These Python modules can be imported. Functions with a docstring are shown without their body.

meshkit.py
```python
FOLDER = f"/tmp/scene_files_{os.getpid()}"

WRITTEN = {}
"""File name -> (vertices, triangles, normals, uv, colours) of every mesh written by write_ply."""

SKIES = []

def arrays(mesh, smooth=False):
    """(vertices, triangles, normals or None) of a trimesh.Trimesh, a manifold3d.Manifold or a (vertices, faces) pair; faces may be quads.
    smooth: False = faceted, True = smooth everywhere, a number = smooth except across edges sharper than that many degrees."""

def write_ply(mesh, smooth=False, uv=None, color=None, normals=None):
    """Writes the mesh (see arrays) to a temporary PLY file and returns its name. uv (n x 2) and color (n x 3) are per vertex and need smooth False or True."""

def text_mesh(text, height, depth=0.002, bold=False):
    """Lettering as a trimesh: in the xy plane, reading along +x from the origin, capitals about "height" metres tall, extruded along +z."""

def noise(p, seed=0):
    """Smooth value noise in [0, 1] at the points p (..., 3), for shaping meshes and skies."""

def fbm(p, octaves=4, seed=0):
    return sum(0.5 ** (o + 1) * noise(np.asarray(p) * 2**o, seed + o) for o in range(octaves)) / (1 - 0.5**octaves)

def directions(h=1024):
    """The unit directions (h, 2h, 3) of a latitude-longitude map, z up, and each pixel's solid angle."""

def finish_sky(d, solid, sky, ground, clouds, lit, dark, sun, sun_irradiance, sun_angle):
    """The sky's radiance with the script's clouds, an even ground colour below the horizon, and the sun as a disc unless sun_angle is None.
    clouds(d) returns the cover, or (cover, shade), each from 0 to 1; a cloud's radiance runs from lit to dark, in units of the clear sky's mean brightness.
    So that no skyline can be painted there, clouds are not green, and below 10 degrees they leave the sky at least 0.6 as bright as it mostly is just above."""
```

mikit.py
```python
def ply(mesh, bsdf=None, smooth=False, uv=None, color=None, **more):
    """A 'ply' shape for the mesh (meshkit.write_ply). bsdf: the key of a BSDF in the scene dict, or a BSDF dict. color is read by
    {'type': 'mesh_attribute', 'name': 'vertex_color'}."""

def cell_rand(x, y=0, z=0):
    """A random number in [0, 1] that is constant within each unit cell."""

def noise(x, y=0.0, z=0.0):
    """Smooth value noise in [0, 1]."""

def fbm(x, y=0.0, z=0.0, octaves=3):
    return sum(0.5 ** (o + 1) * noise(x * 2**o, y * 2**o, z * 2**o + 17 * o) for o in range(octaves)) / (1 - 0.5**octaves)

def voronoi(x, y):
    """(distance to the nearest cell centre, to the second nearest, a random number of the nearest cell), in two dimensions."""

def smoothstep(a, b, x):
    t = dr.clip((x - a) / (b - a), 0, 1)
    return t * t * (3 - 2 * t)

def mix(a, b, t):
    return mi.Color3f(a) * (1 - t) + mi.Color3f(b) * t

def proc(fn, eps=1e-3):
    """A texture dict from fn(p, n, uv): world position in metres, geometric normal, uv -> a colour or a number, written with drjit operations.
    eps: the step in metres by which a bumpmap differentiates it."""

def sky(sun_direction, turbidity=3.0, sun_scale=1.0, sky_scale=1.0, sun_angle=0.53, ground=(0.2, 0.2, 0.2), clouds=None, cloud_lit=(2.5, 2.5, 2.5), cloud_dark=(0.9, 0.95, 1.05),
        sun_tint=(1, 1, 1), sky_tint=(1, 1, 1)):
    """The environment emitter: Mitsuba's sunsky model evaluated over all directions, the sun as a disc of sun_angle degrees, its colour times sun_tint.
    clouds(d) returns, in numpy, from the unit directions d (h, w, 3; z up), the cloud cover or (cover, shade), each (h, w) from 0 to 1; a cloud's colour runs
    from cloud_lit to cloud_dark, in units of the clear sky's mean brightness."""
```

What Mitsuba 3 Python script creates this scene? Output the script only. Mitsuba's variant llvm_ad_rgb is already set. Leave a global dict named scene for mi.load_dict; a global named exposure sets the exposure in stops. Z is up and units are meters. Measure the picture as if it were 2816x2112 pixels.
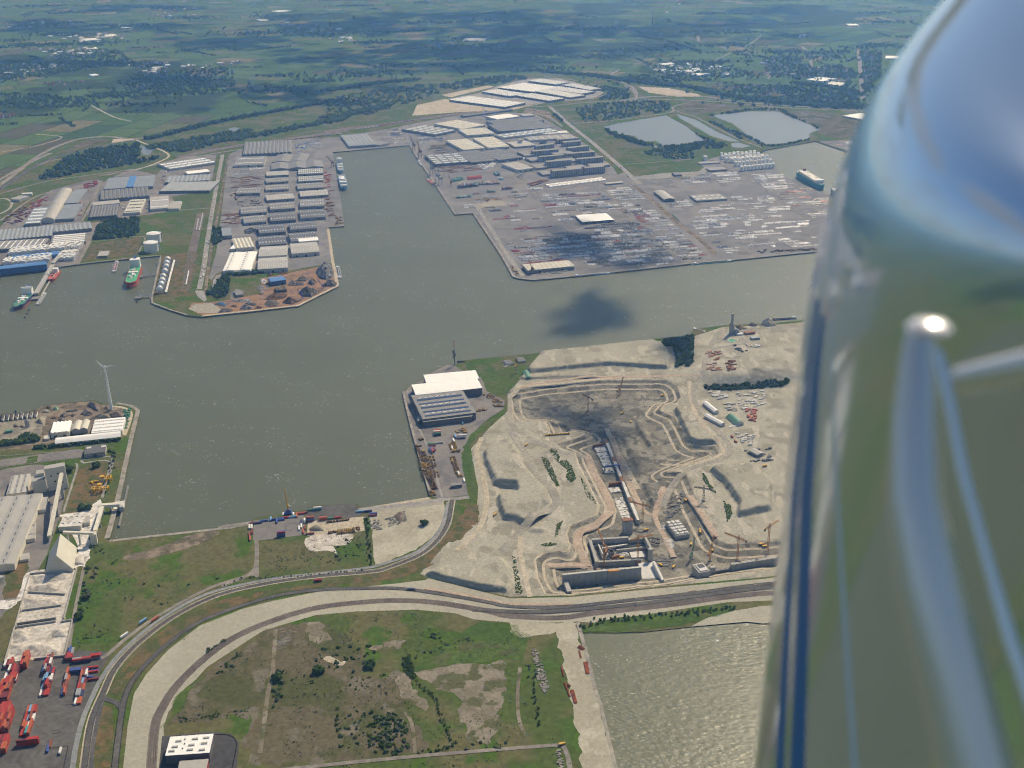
import math, random
import numpy as np
import trimesh, shapely
import shapely.geometry as sg
import shapely.ops as so
from shapely import affinity
from scipy import ndimage
import drjit as dr
import mitsuba as mi
import mikit, meshkit

# ---------------------------------------------------------------- camera, daylight, exposure
FOC, PITCH, ROLL, ALT = 3200.0, math.radians(22.65), math.radians(1.0), 1000.0
FW = np.array([0, math.cos(PITCH), -math.sin(PITCH)])
UP0 = np.array([0, math.sin(PITCH), math.cos(PITCH)])
RT = math.cos(ROLL) * np.array([1.0, 0, 0]) - math.sin(ROLL) * UP0
UP = math.sin(ROLL) * np.array([1.0, 0, 0]) + math.cos(ROLL) * UP0
CAM = np.array([0, 0, ALT])
T = mi.ScalarTransform4f
scene, labels = {}, {}
scene['camera'] = {'type': 'thinlens', 'fov': math.degrees(2 * math.atan(1408 / FOC)), 'fov_axis': 'x',
                   'to_world': T().look_at(origin=CAM.tolist(), target=(CAM + FW * 10).tolist(), up=UP.tolist()),
                   'aperture_radius': 0.0031, 'focus_distance': 2600.0, 'near_clip': 0.05, 'far_clip': 150000.0,
                   'medium': {'type': 'ref', 'id': 'haze_air'}}
SUN_AZ, SUN_EL = math.radians(30), math.radians(45)
SUN = np.array([math.sin(SUN_AZ) * math.cos(SUN_EL), math.cos(SUN_AZ) * math.cos(SUN_EL), math.sin(SUN_EL)])


def sky_clouds(d):
    z = np.maximum(d[..., 2], 0.03)
    q = np.stack([d[..., 0] / z * 0.9, d[..., 1] / z * 0.9, z * 0], -1)
    f = meshkit.fbm(q, 5, 3)
    return np.clip((f - 0.52) * 5, 0, 1) * 0.8, np.clip((f - 0.6) * 4, 0, 0.8)


scene['sky'] = mikit.sky(SUN.tolist(), turbidity=3, sky_scale=0.7, sun_tint=(0.95, 1.0, 1.06), clouds=sky_clouds, cloud_lit=(1.5, 1.5, 1.5))
exposure = 1.8


# ---------------------------------------------------------------- helpers
def G(u, v, z=0.0):
    """The place in the port, at height z, on the line of sight of photograph pixel (u, v)."""
    d = FW + (u - 1408) / FOC * RT - (v - 1056) / FOC * UP
    return CAM + (z - ALT) / d[2] * d


def near(u, v, dist):
    return CAM + dist * (FW + (u - 1408) / FOC * RT - (v - 1056) / FOC * UP)


TILES = {'p': (0, 0, 1.0), 'A': (0, 0, 2.3532), 'B': (900, 0, 2.3532), 'C': (1700, 0, 2.3532), 'D': (0, 400, 2.3532), 'E': (900, 400, 2.3532), 'F': (1700, 400, 2.3532),
         'H': (0, 1000, 2.9838), 'I': (1000, 940, 2.962), 'J': (1500, 860, 2.9838), 'K': (1400, 1200, 2.9838), 'L': (0, 1556, 2.9838), 'M': (600, 1300, 2.9838),
         'N': (700, 1556, 2.9838), 'O': (1400, 1556, 2.9838)}


def gp(text, z=0.0):
    """Survey string 'A 12,30 40,55 D 7,8' -> ground points (n, 2)."""
    out, tile = [], TILES['p']
    for w in text.split():
        if w in TILES:
            tile = TILES[w]
        else:
            x, y = map(float, w.split(','))
            out.append(G(tile[0] + x / tile[2], tile[1] + y / tile[2], z)[:2])
    return np.array(out)


def poly(text, z=0.0):
    p = sg.Polygon(gp(text, z))
    return p if p.is_valid else p.buffer(0)


def curve(p, step=6.0, closed=False):
    """Catmull-Rom through the points, resampled."""
    p = np.asarray(p, float)
    q = np.vstack([p[-1:], p, p[:2]]) if closed else np.vstack([2 * p[:1] - p[1:2], p, 2 * p[-1:] - p[-2:-1]])
    out = []
    for i in range(1, len(q) - 2):
        n = max(2, int(np.linalg.norm(q[i + 1] - q[i]) / step))
        t = np.linspace(0, 1, n, endpoint=False)[:, None]
        a, b, c, d = q[i - 1], q[i], q[i + 1], q[i + 2]
        out.append(0.5 * (2 * b + (c - a) * t + (2 * a - 5 * b + 4 * c - d) * t**2 + (3 * b - a - 3 * c + d) * t**3))
    if not closed:
        out.append(q[-2:-1])
    return np.vstack(out)


def tri(g, z=0.0):
    """Flat mesh of a shapely area at height z, facing up."""
    vs, fs, at = [], [], 0
    for q in getattr(g, 'geoms', [g]):
        if q.geom_type != 'Polygon' or q.area < 1e-3:
            continue
        v, f = trimesh.creation.triangulate_polygon(q, engine='earcut')
        v, f = np.asarray(v, float), np.asarray(f)
        a, b, c = v[f[:, 0]], v[f[:, 1]], v[f[:, 2]]
        cr = (b[:, 0] - a[:, 0]) * (c[:, 1] - a[:, 1]) - (b[:, 1] - a[:, 1]) * (c[:, 0] - a[:, 0])
        f = np.where((cr < 0)[:, None], f[:, ::-1], f)
        vs.append(np.column_stack([v, np.full(len(v), z)]))
        fs.append(f + at)
        at += len(v)
    return np.vstack(vs), np.vstack(fs)


class MB:
    """Collects boxes, prisms, tubes and loose meshes into one mesh."""

    def __init__(self):
        self.v, self.f, self.n = [], [], 0

    def add(self, v, f):
        v, f = np.asarray(v, float), np.asarray(f, int)
        if f.shape[1] == 4:
            f = np.vstack([f[:, [0, 1, 2]], f[:, [0, 2, 3]]])
        self.v.append(v)
        self.f.append(f + self.n)
        self.n += len(v)
        return self

    def box(self, c, size, rot=0.0):
        x, y, z = np.asarray(size) / 2.0
        v = np.array([[sx * x, sy * y, sz * z] for sx in (-1, 1) for sy in (-1, 1) for sz in (-1, 1)])
        k, s = math.cos(rot), math.sin(rot)
        v = np.column_stack([v[:, 0] * k - v[:, 1] * s, v[:, 0] * s + v[:, 1] * k, v[:, 2]]) + np.asarray(c)
        return self.add(v, [[0, 1, 3, 2], [4, 6, 7, 5], [0, 4, 5, 1], [2, 3, 7, 6], [0, 2, 6, 4], [1, 5, 7, 3]])

    def prism(self, pts, z0, z1, cap=True):
        p = np.asarray(pts, float)
        n = len(p)
        if np.sum(p[:, 0] * np.roll(p[:, 1], -1) - np.roll(p[:, 0], -1) * p[:, 1]) < 0:
            p = p[::-1]
        v = np.vstack([np.column_stack([p, np.full(n, z0)]), np.column_stack([p, np.full(n, z1)])])
        i = np.arange(n)
        j = (i + 1) % n
        self.add(v, np.stack([i, j, j + n, i + n], 1))
        if cap:
            v2, f2 = tri(sg.Polygon(p).buffer(0), z1)
            self.add(v2, f2)
        return self

    def tube(self, a, b, r0, r1=None, sides=6):
        a, b = np.asarray(a, float), np.asarray(b, float)
        r1 = r0 if r1 is None else r1
        t = (b - a) / np.linalg.norm(b - a)
        x = np.cross(t, [0, 0, 1.0] if abs(t[2]) < 0.9 else [1.0, 0, 0])
        x /= np.linalg.norm(x)
        y = np.cross(t, x)
        g = np.arange(sides) * 2 * np.pi / sides
        ring = np.cos(g)[:, None] * x + np.sin(g)[:, None] * y
        v = np.vstack([a + ring * r0, b + ring * r1, [a], [b]])
        i = np.arange(sides)
        j = (i + 1) % sides
        self.add(v, np.stack([i, j, j + sides, i + sides], 1))
        return self.add(v, np.vstack([np.stack([j, i, i * 0 + 2 * sides], 1), np.stack([i + sides, j + sides, i * 0 + 2 * sides + 1], 1)]))

    def lathe(self, prof, c=(0, 0, 0), sides=20):
        """Profile (r, z) turned about the vertical through c."""
        prof = np.asarray(prof, float)
        g = np.arange(sides) * 2 * np.pi / sides
        v = np.concatenate([np.column_stack([r * np.cos(g), r * np.sin(g), np.full(sides, z)]) for r, z in prof]) + np.asarray(c)
        i, j = np.meshgrid(np.arange(len(prof) - 1), np.arange(sides), indexing='ij')
        q = np.stack([i * sides + j, i * sides + (j + 1) % sides, (i + 1) * sides + (j + 1) % sides, (i + 1) * sides + j], -1).reshape(-1, 4)
        return self.add(v, q)

    def mesh(self):
        return np.vstack(self.v), np.vstack(self.f)


def numbered(key):
    if key not in scene and key not in labels:
        return key
    n = 1
    while f'{key}_{n:03d}' in scene or f'{key}_{n:03d}' in labels:
        n += 1
    return f'{key}_{n:03d}'


def put(name, mesh, bsdf, smooth=False, parent=None, label=None, cat=None, group=None, kind=None, to_world=None, shape=None):
    """One entry of the scene: a thing, a part of parent, or a piece of the setting."""
    key = numbered(f'{parent}__{name}' if parent else name)
    if isinstance(mesh, MB):
        mesh = mesh.mesh()
    d = dict(shape) if shape else mikit.ply(mesh, bsdf, smooth=smooth)
    if to_world is not None:
        d['to_world'] = to_world
    scene[key] = d
    lab = {k: x for k, x in (('label', label), ('category', cat), ('group', group), ('kind', kind)) if x}
    if lab:
        labels[key] = lab
    return key


def thing(name, label, cat, group=None):
    key = numbered(name)
    labels[key] = {'label': label, 'category': cat, **({'group': group} if group else {})}
    return key


def struct(name, mesh, bsdf, smooth=False, label=None):
    return put(name, mesh, bsdf, smooth, kind='structure', label=label)


# ---------------------------------------------------------------- materials
def mat(name, color, rough=0.6, spec=0.3, metallic=0.0, **more):
    c = color if isinstance(color, dict) else {'type': 'rgb', 'value': list(color)}
    b = {'type': 'principled', 'base_color': c, 'roughness': rough, 'specular': spec, 'metallic': metallic, **more}
    scene[name] = {'type': 'twosided', 'bsdf': b}
    return name


def dull(name, color):
    c = color if isinstance(color, dict) else {'type': 'rgb', 'value': list(color)}
    scene[name] = {'type': 'twosided', 'bsdf': {'type': 'diffuse', 'reflectance': c}}
    return name


nz, fbm, ss, mix = mikit.noise, mikit.fbm, mikit.smoothstep, mikit.mix


def patchy(name, a, b, c=None, scale=60.0, grain=4.0, cut=(0.4, 0.6), cut2=(0.55, 0.7), grit=0.3):
    """Ground of two or three coverings lying in ragged patches, with grain."""
    def fn(p, n, uv):
        f = fbm(p.x / scale, p.y / scale, 0.0, 4)
        col = mix(a, b, ss(cut[0], cut[1], f))
        if c is not None:
            col = mix(col, c, ss(cut2[0], cut2[1], fbm(p.x / scale * 1.7 + 31, p.y / scale * 1.7 + 7, 0.0, 4)))
        g = fbm(p.x / grain, p.y / grain, 0.0, 3)
        return col * (1 - grit + 2 * grit * g)
    return dull(name, mikit.proc(fn))


SAND = (0.40, 0.36, 0.28)
patchy('meadow', (0.082, 0.112, 0.034), (0.125, 0.122, 0.058), (0.068, 0.118, 0.024), 70, 5)
patchy('lush_grass', (0.064, 0.108, 0.026), (0.085, 0.13, 0.034), (0.10, 0.115, 0.048), 60, 6)
patchy('dry_scrub', (0.125, 0.110, 0.072), (0.085, 0.092, 0.042), (0.165, 0.15, 0.115), 55, 4, (0.45, 0.62), (0.58, 0.72))
patchy('bare_scrub', (0.185, 0.165, 0.125), (0.245, 0.22, 0.175), (0.105, 0.11, 0.055), 34, 3, (0.4, 0.6), (0.52, 0.64))
patchy('sand', (0.40, 0.38, 0.30), (0.345, 0.325, 0.255), (0.43, 0.41, 0.335), 45, 3.5, grit=0.2)
patchy('sand_flat', (0.385, 0.372, 0.305), (0.355, 0.343, 0.28), None, 90, 3, grit=0.18)
patchy('grey_earth', (0.27, 0.25, 0.20), (0.33, 0.30, 0.235), (0.21, 0.195, 0.165), 35, 4)
patchy('brown_earth', (0.16, 0.135, 0.105), (0.24, 0.20, 0.155), (0.11, 0.10, 0.07), 30, 4)
patchy('rust_earth', (0.30, 0.19, 0.125), (0.25, 0.17, 0.12), (0.19, 0.14, 0.11), 25, 4)
patchy('apron', (0.205, 0.203, 0.208), (0.24, 0.233, 0.23), (0.18, 0.18, 0.185), 80, 6, grit=0.12)
patchy('yard', (0.20, 0.19, 0.185), (0.235, 0.22, 0.205), (0.165, 0.16, 0.165), 60, 6, grit=0.15)
patchy('concrete_ground', (0.31, 0.30, 0.285), (0.27, 0.265, 0.255), None, 30, 5)
patchy('asphalt', (0.105, 0.103, 0.102), (0.125, 0.122, 0.118), None, 40, 5)
patchy('asphalt_dark', (0.075, 0.075, 0.08), (0.09, 0.089, 0.092), None, 40, 5)
patchy('road_pale', (0.22, 0.205, 0.185), (0.26, 0.24, 0.21), None, 40, 5)
patchy('track', (0.42, 0.375, 0.29), (0.46, 0.41, 0.325), None, 30, 4)
patchy('track_grey', (0.30, 0.285, 0.245), (0.34, 0.32, 0.27), None, 30, 4)
patchy('track_pink', (0.40, 0.315, 0.25), (0.43, 0.35, 0.275), None, 30, 4)
patchy('verge', (0.16, 0.115, 0.06), (0.085, 0.10, 0.04), (0.12, 0.11, 0.065), 14, 3)
patchy('quay_stone', (0.33, 0.31, 0.275), (0.27, 0.255, 0.23), (0.22, 0.21, 0.18), 20, 3)
patchy('ballast', (0.155, 0.135, 0.125), (0.19, 0.165, 0.15), None, 20, 3)
patchy('gypsum', (0.50, 0.47, 0.42), (0.56, 0.53, 0.485), (0.40, 0.37, 0.33), 14, 3)
patchy('white_dust', (0.66, 0.65, 0.63), (0.55, 0.53, 0.50), (0.36, 0.34, 0.31), 12, 3, (0.4, 0.6), (0.6, 0.7))
patchy('wood_floor', (0.030, 0.048, 0.020), (0.045, 0.062, 0.025), None, 40, 6)


def fields(p, n, uv):
    w = fbm(p.x / 2600.0, p.y / 2600.0, 0.0, 2)
    a = dr.floor(w * 7.0) * 0.9
    ca, sa = dr.cos(a), dr.sin(a)
    x, y = (p.x * ca + p.y * sa), (-p.x * sa + p.y * ca)
    row = dr.floor(y / 170.0)
    width = 130.0 + 260.0 * mikit.cell_rand(row, a, 3)
    k = x / width + 7 * mikit.cell_rand(row, a, 5)
    r = mikit.cell_rand(dr.floor(k), row, a + 1)
    col = mix((0.068, 0.118, 0.036), (0.088, 0.138, 0.042), ss(0.1, 0.5, r))
    col = dr.select(r > 0.60, mi.Color3f(0.056, 0.096, 0.040), col)
    col = dr.select(r > 0.74, mi.Color3f(0.115, 0.132, 0.055), col)
    col = dr.select(r > 0.86, mi.Color3f(0.098, 0.098, 0.058), col)
    col = dr.select(r > 0.95, mi.Color3f(0.165, 0.155, 0.08), col)
    e = dr.minimum(dr.abs(k - dr.round(k)) * width, dr.abs(y / 170.0 - dr.round(y / 170.0)) * 170.0)
    col = mix((0.045, 0.07, 0.028), col, ss(1.0, 7.0, e))
    wood = ss(0.62, 0.68, fbm(p.x / 900.0 + 3, p.y / 900.0, 0.0, 5))
    col = mix(col, (0.038, 0.060, 0.026), wood)
    g = fbm(p.x / 18.0, p.y / 18.0, 0.0, 3)
    return col * (0.80 + 0.40 * g)


dull('farmland', mikit.proc(fields))


def water_bump(p, n, uv):
    x, y = p.x * 0.96 - p.y * 0.28, p.x * 0.28 + p.y * 0.96
    gust = 0.55 + 0.9 * fbm(x / 220.0, y / 120.0, 0.0, 3)
    return gust * (0.62 * fbm(x / 7.5, y / 3.2, 0.0, 3) + 0.6 * fbm(x / 60.0, y / 34.0, 0.0, 2))


def water_col(p, n, uv):
    x, y = p.x * 0.96 - p.y * 0.28, p.x * 0.28 + p.y * 0.96
    c = mix((0.086, 0.094, 0.052), (0.102, 0.110, 0.064), fbm(p.x / 260.0, p.y / 260.0, 0.0, 4))
    foam = ss(0.90, 0.94, nz(x / 3.6, y / 1.4)) * ss(0.52, 0.64, fbm(x / 70.0, y / 40.0, 0.0, 3))
    return mix(c, (0.50, 0.50, 0.46), foam * 0.8)


scene['water_surface'] = {'type': 'bumpmap', 'arbitrary': mikit.proc(water_bump, eps=0.4), 'scale': 1.0,
                          'bsdf': {'type': 'principled', 'base_color': mikit.proc(water_col), 'roughness': 0.38, 'specular': 0.4}}

# ---------------------------------------------------------------- water, land
W_CANAL = poly('p -400,780 D 0,838 310,800 345,782 390,787 490,772 730,745 1045,712 1040,740 985,985 980,1018 1010,1035 1100,1065 1210,1100 1300,1110 1600,1078 1930,1040 2185,915 '
               'E 72,908 40,750 10,540 8,531 110,521 100,440 85,330 60,200 35,40 B 40,985 530,940 565,1000 825,1390 940,1380 1120,1650 E 1200,850 1240,862 1330,872 1700,838 2212,782 '
               'F 460,767 745,742 1290,687 p 2545,664 F 1380,332 1040,182 C 1010,1062 1000,1020 905,992 970,967 1280,912 1290,917 1490,985 p 2830,638 p 3600,566 p 3600,700 J 2085,65 1880,85 1440,105 1210,140 '
               '1170,188 880,218 500,268 0,315 E 1370,1345 840,1395 I 840,156 740,190 680,180 540,250 490,300 385,350 320,405 330,470 400,750 545,1258 535,1282 0,1356 M 1740,202 1200,292 1130,258 730,276 '
               '720,312 640,316 560,340 400,356 300,372 270,412 0,452 H 2030,1316 1900,1340 900,1450 872,1440 880,1418 960,1120 1070,620 1130,380 1090,345 960,320 860,332 770,300 480,330 340,350 260,390 0,420 p -400,1190')
W_BASIN = poly('O 572,470 610,548 880,550 1080,545 1500,500 1950,462 2080,476 p 2700,1700 p 3600,1900 p 5200,3400 p 5200,6400 p -4200,6400 p -3200,2560 p 1150,2330 p 1740,2300 O 890,1650 745,1100 700,930 590,500')  # unseen water below and left of the frame added for the skin to reflect
W_PONDS = [poly('C -97,820 0,797 310,745 345,765 440,815 520,880 575,910 450,935 300,945 240,910 150,920 110,880 0,865 -50,850'),
           poly('C 375,735 500,772 640,852 790,915 720,915 600,880 480,810 400,765'),
           poly('C 600,745 700,735 860,718 1040,720 1100,745 1310,835 1235,865 1240,895 1100,925 960,940 860,890 740,800'),
           poly('C 730,925 780,920 860,945 800,958 735,950'), poly('A 880,945 920,940 990,975 960,1005 925,1000 905,965'),
           poly('C 130,920 250,942 370,975 300,966 200,946'), poly('A 1480,830 1520,822 1550,828 1520,850 1485,852')]
WATERS = so.unary_union([W_CANAL, W_BASIN] + W_PONDS)
HF = poly('I 1205,362 1430,95 1600,70 E 1500,1332 2130,1262 J 1175,200 1440,112 1880,92 2085,72 p 2420,840 p 2500,1450 p 2420,1560 K 2090,1172 1200,1252 500,1322 0,1332 I 420,1900 640,1640 900,1380 905,1180 885,1090 850,870 1000,700 1150,560 1150,410')
NEAR = poly('p -1500,640 A 0,1180 240,1010 450,915 700,885 950,888 2000,655 B 0,585 540,525 900,492 1400,482 1800,500 2212,560 C 300,560 560,605 1000,645 1600,695 p 2600,305 p 5000,340 p 9000,2600 p 9000,7000 p -8000,7000 p -3200,2600')
FAR = sg.box(-60000, -60000, 60000, 60000)


def tiles(area, size):
    x0, y0, x1, y1 = area.bounds
    out = []
    for x in np.arange(math.floor(x0 / size) * size, x1, size):
        for y in np.arange(math.floor(y0 / size) * size, y1, size):
            g = area.intersection(sg.box(x, y, x + size, y + size))
            out += [q for q in getattr(g, 'geoms', [g]) if q.geom_type == 'Polygon' and q.area > 1]
    return sg.MultiPolygon(out)


near_land = NEAR.difference(WATERS).difference(HF.buffer(-6))
far_land = FAR.difference(NEAR).difference(WATERS)
core = sg.box(-12000, -3000, 12000, 18000)
struct('grassland', tri(tiles(near_land, 900)), 'meadow')
struct('farmland', tuple(np.vstack(x) if i == 0 else np.vstack([x[0], x[1] + len(a[0])]) for a, b in [(tri(tiles(far_land.intersection(core), 1500)), tri(tiles(far_land.difference(core), 12000)))]
                         for i, x in enumerate([(a[0], b[0]), (a[1], b[1])])), 'farmland')
dull('quay_wall_stone', mikit.proc(lambda p, n, uv: mix((0.10, 0.095, 0.085), (0.19, 0.18, 0.16), fbm(p.x / 5, p.y / 5, p.z / 2))))


def skirt(area, z0, z1):
    b = MB()
    for q in getattr(area, 'geoms', [area]):
        r = np.array(q.exterior.coords)[:-1]
        b.prism(r, z0, z1, cap=False)
    return b


WL = -3.5
struct('water', tri(tiles(W_CANAL.buffer(2), 1000), WL), 'water_surface')
struct('basin_water', tri(tiles(W_BASIN.buffer(2), 1000), -0.9), 'water_surface')
scene['pond_surface'] = {'type': 'bumpmap', 'arbitrary': mikit.proc(lambda p, n, uv: 0.25 * fbm(p.x / 7, p.y / 5, 0.0, 2), eps=0.4), 'scale': 1.0,
                         'bsdf': {'type': 'principled', 'base_color': {'type': 'rgb', 'value': [0.15, 0.165, 0.165]}, 'roughness': 0.3, 'specular': 0.5}}
for w in W_PONDS:
    struct('pond', tri(w.buffer(1.5), -0.7), 'pond_surface')
    struct('pond_bank', skirt(w, -1.2, 0.0), 'meadow')
struct('quay_wall', skirt(W_CANAL, -9, 0.3), 'quay_wall_stone')
struct('basin_wall', skirt(W_BASIN, -9, 0.3), 'quay_wall_stone')


# ---------------------------------------------------------------- the lock excavation: one height field
GRID = 2.6
hx0, hy0, hx1, hy1 = HF.bounds
gx, gy = np.arange(hx0 - 8, hx1 + 8, GRID), np.arange(hy0 - 8, hy1 + 8, GRID)
GXX, GYY = np.meshgrid(gx, gy)


def inside(area):
    return shapely.contains_xy(area, GXX, GYY)


def depth_in(area):
    """Metres inside the outline (negative outside)."""
    m = inside(area)
    return (ndimage.distance_transform_edt(m) - ndimage.distance_transform_edt(~m)) * GRID


def wobble(s, amp, seed):
    q = np.stack([GXX / s, GYY / s, GXX * 0], -1)
    return (meshkit.fbm(q, 3, seed) - 0.5) * 2 * amp


HH = wobble(60, 0.8, 1) + wobble(14, 0.55, 2) + 0.2
PIT = poly('J -330,645 0,592 500,550 1000,550 1085,602 1120,690 1080,735 985,748 940,800 1060,850 1110,930 1180,1070 1220,1092 1390,1090 1425,1150 K 1300,290 1450,290 1560,560 1640,700 1720,850 1800,880 2120,860 2500,830 '
           '2500,1080 2110,1090 1560,1170 1270,1220 1090,1235 700,1290 500,1300 300,1290 230,1150 215,1010 290,950 420,935 480,960 500,900 470,800 500,730 620,680 720,650 740,560 560,200 540,130 380,60 J 330,1000 290,985 200,970 50,990 0,890 -250,890 -310,800')
MOUNDS = [('I 1040,850 1180,800 1240,900 1330,1060 1500,1230 1510,1310 1310,1490 1140,1440 1085,1270 1250,1240 1245,1175 1060,1160 1000,1000 985,920', 9, 13),
          ('J -200,330 -230,420 -120,500 130,470 500,432 1000,462 1040,400 955,262 880,238 0,325', 8, 14),
          ('K 1690,265 1650,285 1760,380 1890,560 1880,660 2150,610 2160,400 2010,245', 10, 15),
          ('N 1380,85 1460,85 1700,175 2080,225 2130,60 2030,-60 1700,-20', 7, 12),
          ('K 170,770 190,745 270,750 300,770 270,790 190,790', 4, 7),
          ('J 1060,800 1180,790 1330,950 1400,1075 1225,1080 1185,1055', 9, 11),
          ('K 1330,340 1160,340 1090,340 1180,520 1240,480', 6, 12), ('J 740,830 790,830 870,1030 850,1040 760,930', 6, 12),
          ('J 1690,460 1780,440 1900,455 1950,470 1800,500', 3, 8), ('J 1780,20 1860,60 1900,100 1760,110', 9, 18), ('J 1560,80 1680,80 1740,100 1600,110', 6, 12),
          ('I 1250,290 1300,280 1900,262 1900,285 1300,310', 4, 6), ('K 1350,880 1440,880 1450,930 1370,925', 4, 7)]
for text, h, w in MOUNDS:
    d = depth_in(poly(text)) + wobble(25, 4, 5) + wobble(8, 1.5, 6)
    HH += 1.15 * h * np.clip((d + w * 0.25) / (w * 0.6), 0, 1)
d = depth_in(PIT) + wobble(40, 5, 7) + wobble(10, 1.2, 8)
HH += np.interp(d, [0, 9, 15, 26, 32, 45], [0, -6, -6, -11, -11, -15])
for text, h, w in (('J 20,872 178,872 208,968 48,985', -7, 4), ('J 600,960 640,960 790,1290 700,1310', -5, 6), ('J 820,960 870,1040 960,1240 1000,1250 900,1290 780,1290', -2, 6),
                   ('I 1060,1160 1245,1170 1240,1240 1090,1265', -4, 8), ('I 1500,790 1700,870 1740,880 1720,900 1620,870', -5, 9),
                   ('K 650,850 1120,830 1150,1010 705,1035', -6, 4), ('J 1260,590 2000,560 2000,620 1300,640', -6, 14)):
    HH += h * np.clip((depth_in(poly(text)) + wobble(9, 0.8, 9)) / w, 0, 1)
rng = np.random.default_rng(21)
pit_d = depth_in(PIT)
for _ in range(170):      # spoil heaps and holes left by the diggers
    iy, ix = int(rng.integers(0, HH.shape[0])), int(rng.integers(0, HH.shape[1]))
    w, hgt = rng.uniform(4, 11), rng.uniform(-1.6, 3.4) * (1.0 if pit_d[iy, ix] > 10 else 0.5)
    lo, hi = max(0, iy - 12), max(0, ix - 12)
    sub = np.s_[lo:iy + 13, hi:ix + 13]
    q = np.hypot(GXX[sub] - gx[ix], (GYY[sub] - gy[iy]) * rng.uniform(.6, 1.4))
    HH[sub] += hgt * np.exp(-(q / w) ** 2)
edge = depth_in(HF)
HH = np.where(edge < 7, np.minimum(HH, 0.0) * 0 - 0.5, HH)
HH = ndimage.gaussian_filter(HH, 0.7)
keep = edge > -3


def H(x, y):
    r = ndimage.map_coordinates(HH, [np.atleast_1d((np.asarray(y) - gy[0]) / GRID), np.atleast_1d((np.asarray(x) - gx[0]) / GRID)], order=1, mode='nearest')
    return r if np.ndim(x) else r[0]


def HG(u, v, tile='p'):
    """Where the line of sight of a survey pixel meets the excavation."""
    t = TILES[tile]
    u, v, z = t[0] + u / t[2], t[1] + v / t[2], 0.0
    for _ in range(12):
        q = G(u, v, z)
        z = 0.5 * z + 0.5 * float(H(q[0], q[1]))
    return np.array([q[0], q[1], float(H(q[0], q[1]))])


idx = np.arange(HH.size).reshape(HH.shape)
quad = np.stack([idx[:-1, :-1], idx[:-1, 1:], idx[1:, 1:], idx[1:, :-1]], -1)[keep[:-1, :-1] & keep[1:, 1:]].reshape(-1, 4)
hv = np.column_stack([GXX.ravel(), GYY.ravel(), HH.ravel()])


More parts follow.
